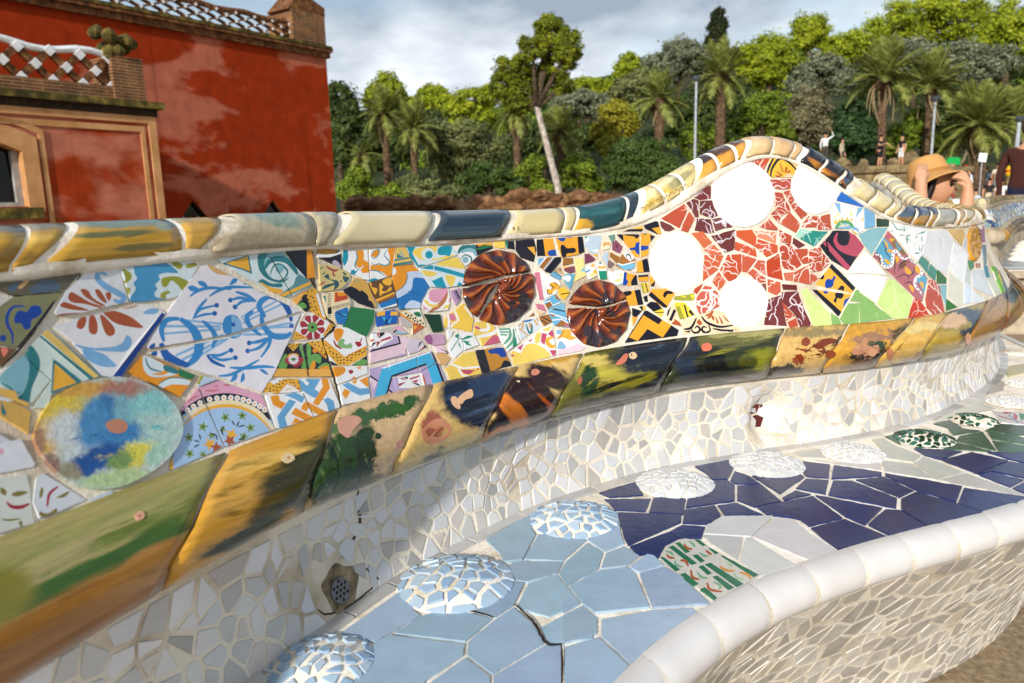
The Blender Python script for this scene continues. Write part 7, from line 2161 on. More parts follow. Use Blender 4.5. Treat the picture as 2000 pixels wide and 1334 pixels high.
# far wooded ridge reads as one mass
def ridge():
    cl = []
    for i in range(70):
        x = random.uniform(640, 2050); Y = random.uniform(62, 80) * YS; top = np.interp(x, [640, 900, 1200, 1450, 1700, 2050], [205, 195, 150, 110, 75, 40]); k = px_m(Y)
        y = top + random.uniform(18, 130); cl.append((tuple(at(x, y, Y)), (52 * k, 46 * k, 34 * k)))
    o = leaves('far_wood', cl, 30000, .56, LM_GRN, None, asp=.4, sub=.34, up=.5, seed=99); o['kind'] = 'stuff'
ridge()
def undergrowth():
    cl = []
    for i in range(150):
        x = random.uniform(640, 2060); Y = random.uniform(37, 56) * YS; k = px_m(Y); f = (Y / YS - 37) / 19
        top = np.interp(x, [640, 900, 1200, 1450, 1700, 2060], [235, 225, 190, 160, 130, 110]); y = 345 + (top - 345) * f + random.uniform(-14, 22)
        cl.append((tuple(at(x, y, Y)), (44 * k, 36 * k, 30 * k)))
    h = len(cl) // 3
    for j, m in enumerate((LM_GRN, LM_OLIV, LM_BUSH)):
        o = leaves('undergrowth', cl[j * h:(j + 1) * h], 15000, .30, m, None, asp=.45, sub=.34, up=.4, seed=200 + j); o['kind'] = 'stuff'
undergrowth()
# ---- palms
def frond(L, droop, dead, w, seed):
    rr = random.Random(seed); m = MB(); n = 12; pts = []
    for i in range(n + 1):
        t = i / n; pts.append(Vector((L * (t - .18 * droop * t * t), 0, L * (.10 * t - droop * .62 * t * t))))
    m.tube(pts, [.035 * (1 - .8 * i / n) + .006 for i in range(n + 1)], 5, 0)
    K = 30
    for i in range(3, K + 1):
        t = i / K; j = t * n; a = int(min(j, n - 1)); p = pts[a].lerp(pts[a + 1], j - a); d = (pts[a + 1] - pts[a]).normalized(); l = w * (math.sin(math.pi * min(1, t * .86 + .12)) ** .6) * rr.uniform(.85, 1.1)
        for sg in (1, -1):
            side = Vector((0, sg, 0)); tip = p + (side * .80 + d * .60 + Vector((0, 0, rr.uniform(-.05, .28) - (.55 if dead else .12)))).normalized() * l; h = d * (.026 if not dead else .018)
            m.add([p - h, p + h, tip + h * .2], [(0, 1, 2)], 0)
    return m
def fr_mesh(name, *a):
    m = frond(*a); me = bpy.data.meshes.new(name); me.from_pydata([tuple(v) for v in m.v], [], m.f); me.materials.append(LM_DEAD if a[2] else LM_PALM); me.update(); return me
FRM = [fr_mesh('frond', 1., d, False, .26, i) for i, d in enumerate((.15, .4, .75, 1.15))]; FRD = [fr_mesh('dead_frond', 1., d, True, .16, 9 + i) for i, d in enumerate((1.6, 2.2))]
def palm(label, x, y, base_y, Y, Lpx, trunk, nf, nd, lean=0., fat=0., seed=0, elev=(-25, 78)):
    Y *= YS; rr = random.Random(seed + 50); c = at(x, y, Y); b = at(x + lean, base_y, Y); bz = min(b.z, max(0, hill_h(b.x, b.y) if b.y > HS else 0)); e = empty('palm_tree', (b.x, b.y, bz), label, 'palm', 'date palms along the terrace'); MINV[e.name] = Matrix.Translation(e.location).inverted()
    m = MB(); r = trunk * px_m(Y) / 2; k = 14; P_, R2 = [], []
    for i in range(k + 1): t = i / k; P_.append(Vector((b.x, b.y, bz - .1)).lerp(Vector(c), t)); R2.append(r * (1.15 - .2 * t) * (1.05 if i % 2 else .95) * (1 + fat * max(0, t - .62) * 3.2))
    m.tube(P_, R2, 10); m.build('trunk', [M_PTRK], e, smooth=False)
    if fat == 0:
        m = MB(); s = r * 2.0; m.lathe(c, [(r, -s * 1.3), (s * .95, -s * .5), (s * .9, .1), (r * .6, s * .6), (.01, s * .7)], 10); m.build('crownshaft', [M_PTRK], e)
    L = Lpx * px_m(Y)
    def put(me, az, el, l, nm):
        o = bpy.data.objects.new(nm, me); link(o, e); o.matrix_parent_inverse = MINV[e.name]
        o.matrix_basis = Matrix.Translation(c + Vector((0, 0, .05))) @ Matrix.Rotation(az, 4, 'Z') @ Matrix.Rotation(-el, 4, 'Y') @ Matrix.Rotation(rr.uniform(-.4, .4), 4, 'X') @ Matrix.Diagonal((l, l, l, 1))
    for i in range(nf):
        el = elev[0] + (elev[1] - elev[0]) * ((i + .5) / nf) ** .85; me = FRM[3 if el < 5 else 2 if el < 28 else 1 if el < 52 else 0]
        put(me, i * 2.39996 + rr.uniform(-.2, .2), R_(el + rr.uniform(-6, 6)), L * rr.uniform(.85, 1.12), 'frond')
    for i in range(int(nd * .7)): put(FRD[i % 2], rr.uniform(0, 6.28), R_(rr.uniform(-40, -10)), L * rr.uniform(.5, .72), 'dead_frond')
    return e
palm('palm nearest the red building with tall arching fronds', 750, 226, 352, 25, 62, 13, 38, 6, 8, seed=1)
palm('palm with an orange heart right of the palm by the building', 806, 255, 370, 24, 58, 13, 36, 8, 7, seed=2)
palm('short drooping palm low at the foot of the slope', 708, 306, 360, 23, 44, 12, 24, 12, 3, seed=3, elev=(-35, 50))
palm('palm half hidden behind the leaning pine crown', 1008, 222, 312, 25.5, 54, 14, 28, 12, 3, seed=4, elev=(-35, 60))
palm('palm right of the leaning pale trunk', 1093, 262, 345, 25, 54, 15, 34, 6, 4, seed=5)
palm('palm behind the clipped round bush', 1288, 200, 260, 27, 62, 19, 38, 16, 0, seed=6, elev=(-20, 80))
palm('palm below the cypress with long brown hanging fronds', 1408, 152, 285, 27, 68, 19, 40, 16, 0, seed=7)
palm('tallest palm with a thick skirt, left of the pair', 1724, 160, 335, 27, 82, 17, 44, 18, -2, seed=8, elev=(-12, 84))
palm('slender palm right of the tallest palm', 1818, 172, 312, 28, 74, 12, 40, 14, -12, seed=9, elev=(-15, 80))
palm('big low palm with a swollen green crown beside the white sign', 1912, 250, 352, 25.5, 86, 26, 52, 14, 0, fat=.5, seed=10, elev=(-20, 72))
palm('palm at the right edge with an orange heart', 1978, 235, 322, 26.5, 66, 13, 40, 10, -4, seed=11)
for x, y, Y, s in ((806, 262, 23.7, 7), (1703, 152, 26.6, 6), (1743, 151, 26.6, 6), (1968, 214, 26.2, 7)):
    pass
# ---- lamp posts
M_POST = rough_mat('galvanised_post', lin('8a9094'), lin('b4b8bc'), 8., .5, .1, 30., .01)
for i, (x, y0, yb, Y, lab) in enumerate(((1360, 158, 310, 26, 'grey lamp post left of the palm below the cypress'), (1827, 198, 345, 26, 'grey lamp post beside the slender palm'), (1991, 238, 345, 24, 'thick grey lamp post at the right edge'))):
    Y *= YS; t = at(x, y0, Y); e = empty('lamp_post', (t.x, t.y, 0), lab, 'lamp post', 'lamp posts along the terrace'); MINV[e.name] = Matrix.Translation(e.location).inverted()
    r = .075 if i < 2 else .11; m = MB(); m.tube([(t.x, t.y, 0), (t.x, t.y, 1.2), (t.x, t.y, 1.21), t], [r * 1.6, r * 1.5, r, r * .8], 10); m.build('post', [M_POST], e, smooth=True)
    m = MB(); m.lathe(t, [(.05, 0), (.22, .03), (.24, .16), (.14, .28), (.01, .3)], 12); m.build('lantern', [rough_mat('dark_lantern%d' % i, lin('2c3034'), lin('44484c'), 8., .5)], e)
# ---- rocky terrace edge
M_ROCK = rough_mat('brown_rock', lin('5a3a22', .9), lin('a8805a', .9), 3., .95, 1., 9., .12, c3=lin('7a5536', .9))
def rock(c, r, seed):
    g = random.Random(seed); m = MB(); n = 9; V = []; ph = [g.uniform(.7, 1.25) for _ in range(60)]; rows = [(-.9, .5), (-.4, .95), (.1, 1.), (.5, .8), (.9, .35)]; k = 0
    for z, q in rows:
        for i in range(n): a = 2 * math.pi * i / n + g.uniform(-.15, .15); s = q * ph[k % 60]; k += 1; V.append((c[0] + r[0] * s * math.cos(a), c[1] + r[1] * s * math.sin(a), c[2] + r[2] * z * g.uniform(.85, 1.15)))
    F = [(i * n + j, i * n + (j + 1) % n, (i + 1) * n + (j + 1) % n, (i + 1) * n + j) for i in range(4) for j in range(n)] + [tuple(range(n - 1, -1, -1)), tuple(range(4 * n, 5 * n))]; m.add(V, F); return m
def rockwall(name, lab, x0, x1, ytop, Y, seed, step, zb=0.):
    p = at((x0 + x1) / 2, 400, Y); e = empty(name, (p.x, p.y, 0), lab, 'wall'); MINV[e.name] = Matrix.Translation(e.location).inverted(); g = random.Random(seed); x = x0
    while x < x1:
        zt = at(x, np.interp(x, *ytop), Y).z; z = zb
        while z < zt:
            s = g.uniform(.22, .46); q = at(x + g.uniform(-6, 6), 400, Y + g.uniform(-.15, .15)); rock((q.x, q.y, z + s * .5), (s * g.uniform(1., 1.6), s, s * .75), g.randrange(9999)).build('stone', [M_ROCK], e); z += s * 1.0
        x += step * g.uniform(.8, 1.2)
rockwall('rock_wall', 'rough brown rock wall along the foot of the trees', 690, 1245, ([690, 760, 880, 960, 1060, 1160, 1245], [408, 400, 408, 392, 386, 393, 402]), 30., 4, 14, .55)
M_TERR = rough_mat('terrace_stone', lin('5e5138', .9), lin('a08c66', .9), 2.5, .95, .9, 12., .06, c3=lin('7c6a4a', .9))
def terrace():
    a, b = at(1500, 330, 40.), at(1800, 330, 40.); e = empty('terrace_wall', ((a.x + b.x) / 2, a.y, 0), 'low tan stone terrace wall behind the seated woman', 'wall'); MINV[e.name] = Matrix.Translation(e.location).inverted()
    z1 = at(1700, 324, 40.).z; z0 = at(1700, 338, 40.).z; m = MB(); m.box(((a.x + b.x) / 2, a.y + .5, z0 / 2), (b.x - a.x + 2, 1., z0)); m.build('wall_face', [M_TERR], e)
    x = a.x - 1
    while x < b.x + 1:
        w = random.uniform(.5, .9); m = MB(); m.box((x + w / 2, a.y + .45, (z0 + z1) / 2), (w - .03, 1.3, z1 - z0 + random.uniform(-.03, .03))); m.build('coping_stone', [M_TERR], e); x += w
    return z1
ZT = terrace()
for i, (x, y, s) in enumerate(((1645, 312, .5), (1778, 300, .7), (1745, 318, .4), (1685, 330, .4))):
    p = at(x, y, 43.); s *= .85; o = rock((p.x, p.y, ZT + s * .4), (s, s, s * 1.1), 70 + i).build('boulder', [M_TERR]); o.location = (0, 0, 0)
    tag(o, ['pale boulder behind the person with raised arms', 'tan boulder between the two terrace palms', 'small boulder in the grass left of the tan boulder', 'boulder at the foot of the tallest palm'][i], 'boulder', 'boulders on the terrace')
# ------------------------------------------------------------------ people
def plain(name, hx, rough=.8, var=.15):
    m, nt, b = nodes(name); tc = N_(nt, 'ShaderNodeTexCoord'); n = N_(nt, 'ShaderNodeTexNoise'); setin(n, Scale=14., Detail=4.); nt.links.new(tc.outputs['Object'], n.inputs[0])
    mr = N_(nt, 'ShaderNodeMapRange'); setin(mr, From_Min=.3, From_Max=.7, To_Min=1 - var, To_Max=1 + var); nt.links.new(n.outputs[0], mr.inputs[0])
    mm = N_(nt, 'ShaderNodeVectorMath', operation='SCALE'); mm.inputs[0].default_value = lin(hx, .85)[:3]; nt.links.new(mr.outputs[0], mm.inputs['Scale']); nt.links.new(mm.outputs[0], b.inputs['Base Color']); b.inputs['Roughness'].default_value = rough; b.inputs['Specular IOR Level'].default_value = .3
    bumpnode(nt, b, n.outputs[0], .2, .01); return m
SKIN = plain('skin', 'd09a78', .55, .05); SKIN2 = plain('skin_tan', 'b27a58', .55, .05); HAIR = plain('dark_hair', '1c1410', .5); CL = {}
def cloth(h):
    if h not in CL: CL[h] = plain('cloth_' + h, h)
    return CL[h]
def skinmesh(name, J, E, matfn, mats, parent, root, lv=2):
    """one continuous body grown over a skeleton J: name -> (pos, radius or (rx, ry))"""
    keys = list(J); me = bpy.data.meshes.new(name); me.from_pydata([tuple(J[k][0]) for k in keys], [(keys.index(a), keys.index(b)) for a, b in E], []); o = bpy.data.objects.new(name, me); COL.objects.link(o)
    o.modifiers.new('s', 'SKIN'); d = me.skin_vertices[0].data
    for i, k in enumerate(keys): r = J[k][1]; d[i].radius = r if isinstance(r, tuple) else (r, r); d[i].use_root = (k == root)
    s = o.modifiers.new('u', 'SUBSURF'); s.levels = lv
    dg = bpy.context.evaluated_depsgraph_get(); m2 = bpy.data.meshes.new_from_object(o.evaluated_get(dg)); bpy.data.objects.remove(o); m2.name = name
    m2.materials.clear()
    for m in mats: m2.materials.append(m)
    P_ = {k: Vector(J[k][0]) for k in keys}
    for p in m2.polygons:
        c = p.center; best, bd = None, 9
        for a, b in E:
            A, B = P_[a], P_[b]; ab = B - A; t = max(0, min(1, (c - A).dot(ab) / (ab.length_squared + 1e-9))); dd = (c - A - ab * t).length
            if dd < bd: bd, best = dd, (a, b, t)
        p.material_index = matfn(best, c); p.use_smooth = True
    ob = bpy.data.objects.new(name, m2); link(ob, parent); return ob
def ellip(c, r, n=12, k=8):
    m = MB(); V = []
    for i in range(k + 1):
        a = -math.pi / 2 + math.pi * i / k
        for j in range(n): b = 2 * math.pi * j / n; V.append((c[0] + r[0] * math.cos(a) * math.cos(b), c[1] + r[1] * math.cos(a) * math.sin(b), c[2] + r[2] * math.sin(a)))
    m.add(V, [(i * n + j, i * n + (j + 1) % n, (i + 1) * n + (j + 1) % n, (i + 1) * n + j) for i in range(k) for j in range(n)]); return m
def person(label, loc, yaw, h=1.7, shirt='e8e8e8', legs='3a4a6a', skin=None, arms=None, bare_legs=False, hair=None, sit=False, lean=0., long_sleeve=False, group=None, build=1.):
    e = empty('person', loc, label, 'person', group); sk = skin or SKIN; k = h / 1.7; M4 = Matrix.Translation(loc) @ Matrix.Rotation(yaw, 4, 'Z'); MINV[e.name] = Matrix.Translation(e.location).inverted()
    T = lambda x, y, z: (M4 @ Vector((x * k, (y - lean * max(0, z - .9)) * k, z * k)))  # faces -y
    hz = .92 if not sit else .5
    dz = hz - .92
    J = dict(pelvis=(T(0, 0, .95 + dz), .135 * k * build), waist=(T(0, .01, 1.10 + dz), .125 * k * build), chest=(T(0, .01, 1.30 + dz), .145 * k * build), neck0=(T(0, .01, 1.44 + dz), .075 * k), neck=(T(0, 0, 1.50 + dz), .052 * k), head0=(T(0, -.01, 1.57 + dz), .078 * k), head=(T(0, -.015, 1.64 + dz), .082 * k))
    E = [('pelvis', 'waist'), ('waist', 'chest'), ('chest', 'neck0'), ('neck0', 'neck'), ('neck', 'head0'), ('head0', 'head')]
    arms = arms or {}
    for s, sg in (('l', 1), ('r', -1)):
        el, wr = arms.get(s, ((.26, .03, 1.10), (.27, -.06, .86)))
        J['sh' + s] = (T(sg * .185 * build, .01, 1.40 + dz), .062 * k); J['el' + s] = (T(sg * el[0], el[1], el[2] + dz), .043 * k); J['wr' + s] = (T(sg * wr[0], wr[1], wr[2] + dz), .030 * k)
        d = (Vector(J['wr' + s][0]) - Vector(J['el' + s][0])).normalized(); J['ha' + s] = (Vector(J['wr' + s][0]) + d * .075 * k, (.040 * k, .024 * k)); J['fi' + s] = (Vector(J['wr' + s][0]) + d * .16 * k, (.026 * k, .014 * k))
        E += [('chest', 'sh' + s), ('sh' + s, 'el' + s), ('el' + s, 'wr' + s), ('wr' + s, 'ha' + s), ('ha' + s, 'fi' + s)]
        if sit: J['hp' + s] = (T(sg * .10, 0, .48), .095 * k); J['kn' + s] = (T(sg * .13, -.42, .48), .065 * k); J['an' + s] = (T(sg * .13, -.40, .08), .042 * k)
        else: J['hp' + s] = (T(sg * .09, 0, .86), .098 * k * build); J['kn' + s] = (T(sg * .10, -.02, .48), .062 * k); J['an' + s] = (T(sg * .11, .02, .08), .042 * k)
        J['to' + s] = (Vector(J['an' + s][0]) + (M4.to_3x3() @ Vector((0, -.15 * k, -.035 * k))), .036 * k); E += [('pelvis', 'hp' + s), ('hp' + s, 'kn' + s), ('kn' + s, 'an' + s), ('an' + s, 'to' + s)]
    def mf(b, c):
        a, q, t = b
        if a == 'chest' and q == 'neck0': return 1 if t < .8 else 0
        if a in ('neck0', 'neck', 'head0') or q in ('head',): return 0
        if a.startswith('el') or a.startswith('wr') or a.startswith('ha'): return 1 if (long_sleeve and a.startswith('el') and t < .9) else 0
        if a.startswith('sh'): return 1 if (long_sleeve or t < .55) else 0
        if a.startswith('kn'): return 0 if bare_legs else 2
        if a.startswith('an'): return 3
        if a.startswith('hp') or q.startswith('hp'): return 2 if not (bare_legs and t > .85) else 0
        if a == 'pelvis': return 2 if t < .3 else 1
        return 1
    skinmesh('body', J, E, mf, [sk, cloth(shirt), cloth(legs), cloth('2a2624')], e, 'pelvis')
    hd = Vector(J['head'][0]); fw = M4.to_3x3() @ Vector((0, -1, 0)); sd_ = M4.to_3x3() @ Vector((1, 0, 0))
    m = ellip((0, 0, 0), (.088 * k, .10 * k, .105 * k)); hb = MB(); Rm = Matrix.Rotation(yaw, 3, 'Z'); hb.add([hd + Rm @ Vector((v[0], v[1] + .022 * k, v[2] + .03 * k)) for v in m.v if True], [f for f in m.f if sum(m.v[i][1] for i in f) / 4 > -.055 * k or sum(m.v[i][2] for i in f) / 4 > .045 * k])
    hb.build('hair', [hair or HAIR], e, smooth=True)
    fm = MB()
    nose = hd + fw * .088 * k + Vector((0, 0, -.03 * k)); fm.add([nose + Vector((0, 0, .035 * k)) - fw * .012 * k, nose + fw * .016 * k, nose - sd_ * .014 * k - fw * .006 * k, nose + sd_ * .014 * k - fw * .006 * k], [(0, 2, 1), (0, 1, 3), (1, 2, 3)], 0)
    for sg in (1, -1):
        c = hd + fw * .078 * k + sd_ * sg * .032 * k; q = ellip((0, 0, 0), (.014 * k, .008 * k, .007 * k), 8, 5); fm.add([c + Rm @ Vector(v) for v in q.v], q.f, 1)
        c = hd + sd_ * sg * .086 * k + Vector((0, 0, -.01 * k)); q = ellip((0, 0, 0), (.010 * k, .02 * k, .03 * k), 8, 5); fm.add([c + Rm @ Vector(v) for v in q.v], q.f, 0)
    c = hd + fw * .076 * k + Vector((0, 0, -.065 * k)); q = ellip((0, 0, 0), (.024 * k, .008 * k, .008 * k), 8, 5); fm.add([c + Rm @ Vector(v) for v in q.v], q.f, 2)
    fm.build('face', [sk, cloth('1a1412'), cloth('a0504a')], e); return e
def ground_at(x, Y, z=None):
    p = at(x, 380, Y); zz = z if z is not None else (max(0, hill_h(p.x, p.y)) if p.y > HS else 0); return (p.x, p.y, zz)
def yaw_to(loc, px_right):  # turned by an angle from facing the camera (0) towards picture right (positive)
    return math.atan2(-loc[0], loc[1]) * -1 * -1 + px_right
PG = 'people on the plaza and terrace'
UP = dict(l=((.42, -.05, 1.55), (.30, -.08, 1.78)), r=((.26, .03, 1.10), (.27, -.06, .86)))
def P_(label, x, Y, z, yaw, **k): l = ground_at(x, Y, z); return person(label, l, math.atan2(l[0], l[1]) * -1 + yaw, group=PG, **k)
P_('person in a white shirt on the terrace with one arm raised over the head', 1607, 43, ZT + .25, .4, shirt='e4e4e0', legs='4a4038', arms=UP, long_sleeve=True)
P_('person in black clothes on the terrace with both arms held out', 1714, 42.5, ZT, .9, shirt='1c1c1e', legs='1c1c1e', arms=dict(l=((.40, -.12, 1.26), (.60, -.22, 1.10)), r=((.30, -.16, 1.15), (.26, -.36, 1.22))), bare_legs=True)
P_('person in a black top and white shorts on the terrace', 1755, 42.5, ZT, -.8, shirt='202022', legs='e6e4e0', bare_legs=True, build=1.1)
P_('person in a black jacket bent over behind the green cloth', 1876, 40, .55, .5, shirt='1c2226', legs='22262c', lean=.45, hair=cloth('c05030'), long_sleeve=True)
P_('person in a white shirt and dark navy trousers leaning to the left', 1894, 39, .35, -1.2, shirt='dfe6f0', legs='1c2440', lean=.18, long_sleeve=True, arms=dict(l=((.30, -.16, 1.15), (.26, -.40, 1.08)), r=((.30, -.16, 1.15), (.26, -.40, 1.08))))
P_('person in a cream shirt standing behind the man in denim shorts', 1944, 38, .55, .6, shirt='d8cbb4', legs='7c7c80', skin=SKIN2)
P_('person in a black top and cream trousers left of the man in denim shorts', 1931, 37, -.1, .2, shirt='201c1c', legs='d4c4a4', h=1.6)
P_('man in a white t-shirt and blue denim shorts', 1955, 36, -.28, 0, shirt='f0f0f0', legs='4a7aa6', bare_legs=True, skin=SKIN2, build=1.12)
P_('person in pale blue crouching near the far bench', 1906, 33, -.55, -.6, shirt='c8d8ec', legs='b8bcc4', h=1.55)
for i, (x, Y, z, yw, sh, lg, lab) in enumerate(((1990, 40, .1, .7, '8c3a34', '2c2c34', 'person in a dull red top far off by the thick lamp post'), (1922, 43, .5, -.4, '5a6a80', '3a3a40', 'person in grey blue under the swollen palm'), (1983, 34, -.2, 1.4, 'd8d4cc', '5c5048', 'person in an off-white top just left of the brown jacket'), (1640, 44, ZT, 1.2, 'b8a890', '44464c', 'person in beige on the terrace right of the one with a raised arm'))):
    P_(lab, x, Y, z, yw, shirt=sh, legs=lg, long_sleeve=bool(i % 2))
# person in brown, passing close by at the right edge
l = ground_at(2000, 9.4, 0); person('person in a long dark brown jacket at the right edge', l, math.atan2(l[0], l[1]) * -1 + 2.6, h=1.78, shirt='48241c', legs='1c2644', hair=cloth('4a3428'), long_sleeve=True, build=1.18, arms=dict(l=((.30, .03, 1.12), (.30, -.02, .86)), r=((.30, .03, 1.12), (.30, -.02, .86))))
# ---- the seated woman steadying her straw-coloured hat
def woman():
    Y = 3.95; f = lambda x, y, d=0.: at(x, y, Y + d); k = px_m(Y); b = f(1832, 470); e = empty('person', (b.x, b.y, 0), 'woman on the bench holding down a wide tan felt hat with both hands', 'person'); MINV[e.name] = Matrix.Translation(e.location).inverted()
    hc = f(1827, 361); R0 = CR; rgt, upv, fwd = Vector(CR), Vector((0, 0, 1)), Vector((0, 1, 0))
    J = dict(pelvis=(f(1850, 560, .10), .15), chest=(f(1842, 450, .06), .15), neck0=(f(1836, 412, .03), .075), neck=(f(1831, 398, .01), .05))
    E = [('pelvis', 'chest'), ('chest', 'neck0'), ('neck0', 'neck')]
    def arm(s, sh, el, wr, pm, fing, th):
        J['sh' + s] = (sh, .06); J['el' + s] = (el, .037); J['fa' + s] = (el.lerp(wr, .4), .035); J['wr' + s] = (wr, .024); J['pa' + s] = (pm, (.036, .020)); E.extend([('chest', 'sh' + s), ('sh' + s, 'el' + s), ('el' + s, 'fa' + s), ('fa' + s, 'wr' + s), ('wr' + s, 'pa' + s)])
        for i, (a, c, t) in enumerate(fing):
            J['f%d' % i + s] = (a, .0105); J['g%d' % i + s] = (c, .0095); J['h%d' % i + s] = (t, .008); E.extend([('pa' + s, 'f%d' % i + s), ('f%d' % i + s, 'g%d' % i + s), ('g%d' % i + s, 'h%d' % i + s)])
        J['t0' + s] = (th[0], .011); J['t1' + s] = (th[1], .009); E.extend([('wr' + s, 't0' + s), ('t0' + s, 't1' + s)])
    arm('l', f(1822, 428, .0), f(1800, 414, -.22), f(1797, 358, -.22), f(1799, 341, -.21), [(f(1794 + 4.2 * i, 331 + abs(i - 1.5), -.20), f(1794 + 4.6 * i, 324 + 1.2 * abs(i - 1.5), -.18), f(1795 + 4.8 * i, 321 + 1.6 * abs(i - 1.5), -.14)) for i in range(4)], (f(1809, 343, -.19), f(1814, 336, -.16)))
    arm('r', f(1872, 434, .02), f(1886, 414, -.16), f(1892, 364, -.14), f(1886, 349, -.13), [(f(1884 - 4 * i, 340 - 1 + 2.4 * i, -.13), f(1875 - 4 * i, 335 + 3.6 * i, -.13), f(1867 - 2.6 * i, 337 + 4.4 * i, -.10)) for i in range(4)], (f(1878, 358, -.14), f(1869, 357, -.12)))
    skinmesh('body', J, E, lambda q, c: 1 if (q[0] in ('pelvis',) or (q[0] == 'chest' and q[2] < .8 and not q[1].startswith('neck')) or (q[0] == 'chest' and q[2] < .5)) else 0, [SKIN, cloth('ece6d8')], e, 'pelvis')
    # head, turned to the right and a little down
    M3 = Matrix((rgt * .76 + fwd * -.65, (rgt * .65 + fwd * .76), upv)).transposed() @ Matrix.Rotation(R_(8), 3, 'Y')   # x is where the face points
    V, n, K = [], 28, 22; hr = .090
    for i in range(K + 1):
        a = -math.pi / 2 + math.pi * i / K; z = math.sin(a); c = math.cos(a)
        for j in range(n):
            b_ = 2 * math.pi * j / n; x, y = c * math.cos(b_), c * math.sin(b_); w = 1 - .16 * max(0, -z) * (1 - .3 * max(0, x)); px, py, pz = x * .95, y * .80 * w, z * 1.18
            if x > 0:
                px += .26 * math.exp(-((z + .12) / .17) ** 2 - (y / .13) ** 2) * (1 if z > -.28 else .6) + .10 * math.exp(-((z + .36) / .10) ** 2 - (y / .25) ** 2) + .10 * math.exp(-((z + .74) / .16) ** 2 - (y / .3) ** 2) - .07 * math.exp(-((z - .10) / .10) ** 2 - ((abs(y) - .34) / .14) ** 2)
            V.append(hc + M3 @ Vector((px * hr, py * hr, pz * hr)))
    F = [(i * n + j, i * n + (j + 1) % n, (i + 1) * n + (j + 1) % n, (i + 1) * n + j) for i in range(K) for j in range(n)]
    mesh('head', V, F, [SKIN], e, smooth=True)
    m = MB()
    for sg in (1, -1):
        q = ellip((0, 0, 0), (.008, .017, .009), 10, 6); m.add([hc + M3 @ (Vector((.079, sg * .031, .012)) + Vector(v)) for v in q.v], q.f, 0)
        q = ellip((0, 0, 0), (.007, .024, .0055), 10, 4); m.add([hc + M3 @ (Vector((.083, sg * .033, .030)) + Vector(v)) for v in q.v], q.f, 0)
    for dz in (-.040, -.050): q = ellip((0, 0, 0), (.009, .024, .0055), 10, 5); m.add([hc + M3 @ (Vector((.093, 0, dz)) + Vector(v)) for v in q.v], q.f, 1)
    m.build('face', [cloth('140e0c'), cloth('b04a48')], e, smooth=True)
    # hair: a cap behind the face and long strands on both sides
    m = MB(); V2, F2 = [], []
    q = ellip((0, 0, 0), (1, 1, 1), 24, 16); m.add([hc + M3 @ Vector((v[0] * .094 - .010, v[1] * .082, v[2] * .112 + .004)) for v in q.v], [f for f in q.f if sum(q.v[i][0] for i in f) / 4 < -.1 or sum(q.v[i][2] for i in f) / 4 > .5])
    for sg in (1, -1):
        for i in range(2 if sg < 0 else 0, 8): y = sg * (.056 + .006 * (i % 3)); x = .030 - .018 * i; m.tube([hc + M3 @ Vector((x, y, .07)), hc + M3 @ Vector((x + .004, y * 1.18, -.02)), hc + M3 @ Vector((x - .01, y * 1.2, -.12)), hc + M3 @ Vector((x - .02, y * 1.1, -.24))], [.02, .022, .020, .010], 6)
    m.build('hair', [HAIR], e, smooth=True)
    h = empty('hat', tuple(f(1826, 340)), 'wide-brimmed tan felt hat on the seated woman', 'hat'); MINV[h.name] = Matrix.Translation(h.location).inverted()
    FELT = plain('tan_felt', 'c89458', .95, .08); Mh = Matrix.Rotation(R_(-10), 3, 'Y') @ Matrix.Rotation(R_(-20), 3, 'X'); c = Vector(f(1816, 350)); m = MB(); n = 40; V = []
    prof = [(.001, .118), (.035, .118), (.068, .110), (.082, .092), (.090, .055), (.096, .020), (.102, .004), (.118, -.002), (.134, -.004), (.148, -.008), (.155, -.013), (.156, -.018), (.147, -.013), (.132, -.009), (.11, -.006)]
    for r, z in prof:
        for j in range(n):
            a = 2 * math.pi * j / n; w = max(0, (r - .11) / .06); zz = z + w * (-.030 + .040 * math.cos(a - .2) - .020 * math.cos(2 * a + .6)); rr = r * (1 + .04 * w * math.sin(3 * a)); V.append(c + Mh @ Vector((rr * 1.06 * math.cos(a), rr * math.sin(a), zz)))
    m.add(V, [(i * n + j, i * n + (j + 1) % n, (i + 1) * n + (j + 1) % n, (i + 1) * n + j) for i in range(len(prof) - 1) for j in range(n)]); m.build('felt', [FELT], h, smooth=True)
    m = MB(); m.lathe(c, [(.1025, .006), (.0995, .026), (.095, .028)], 40, M=Mh); m.build('hat_band', [plain('band', 'a8743c', .9)], h, smooth=True)
woman()
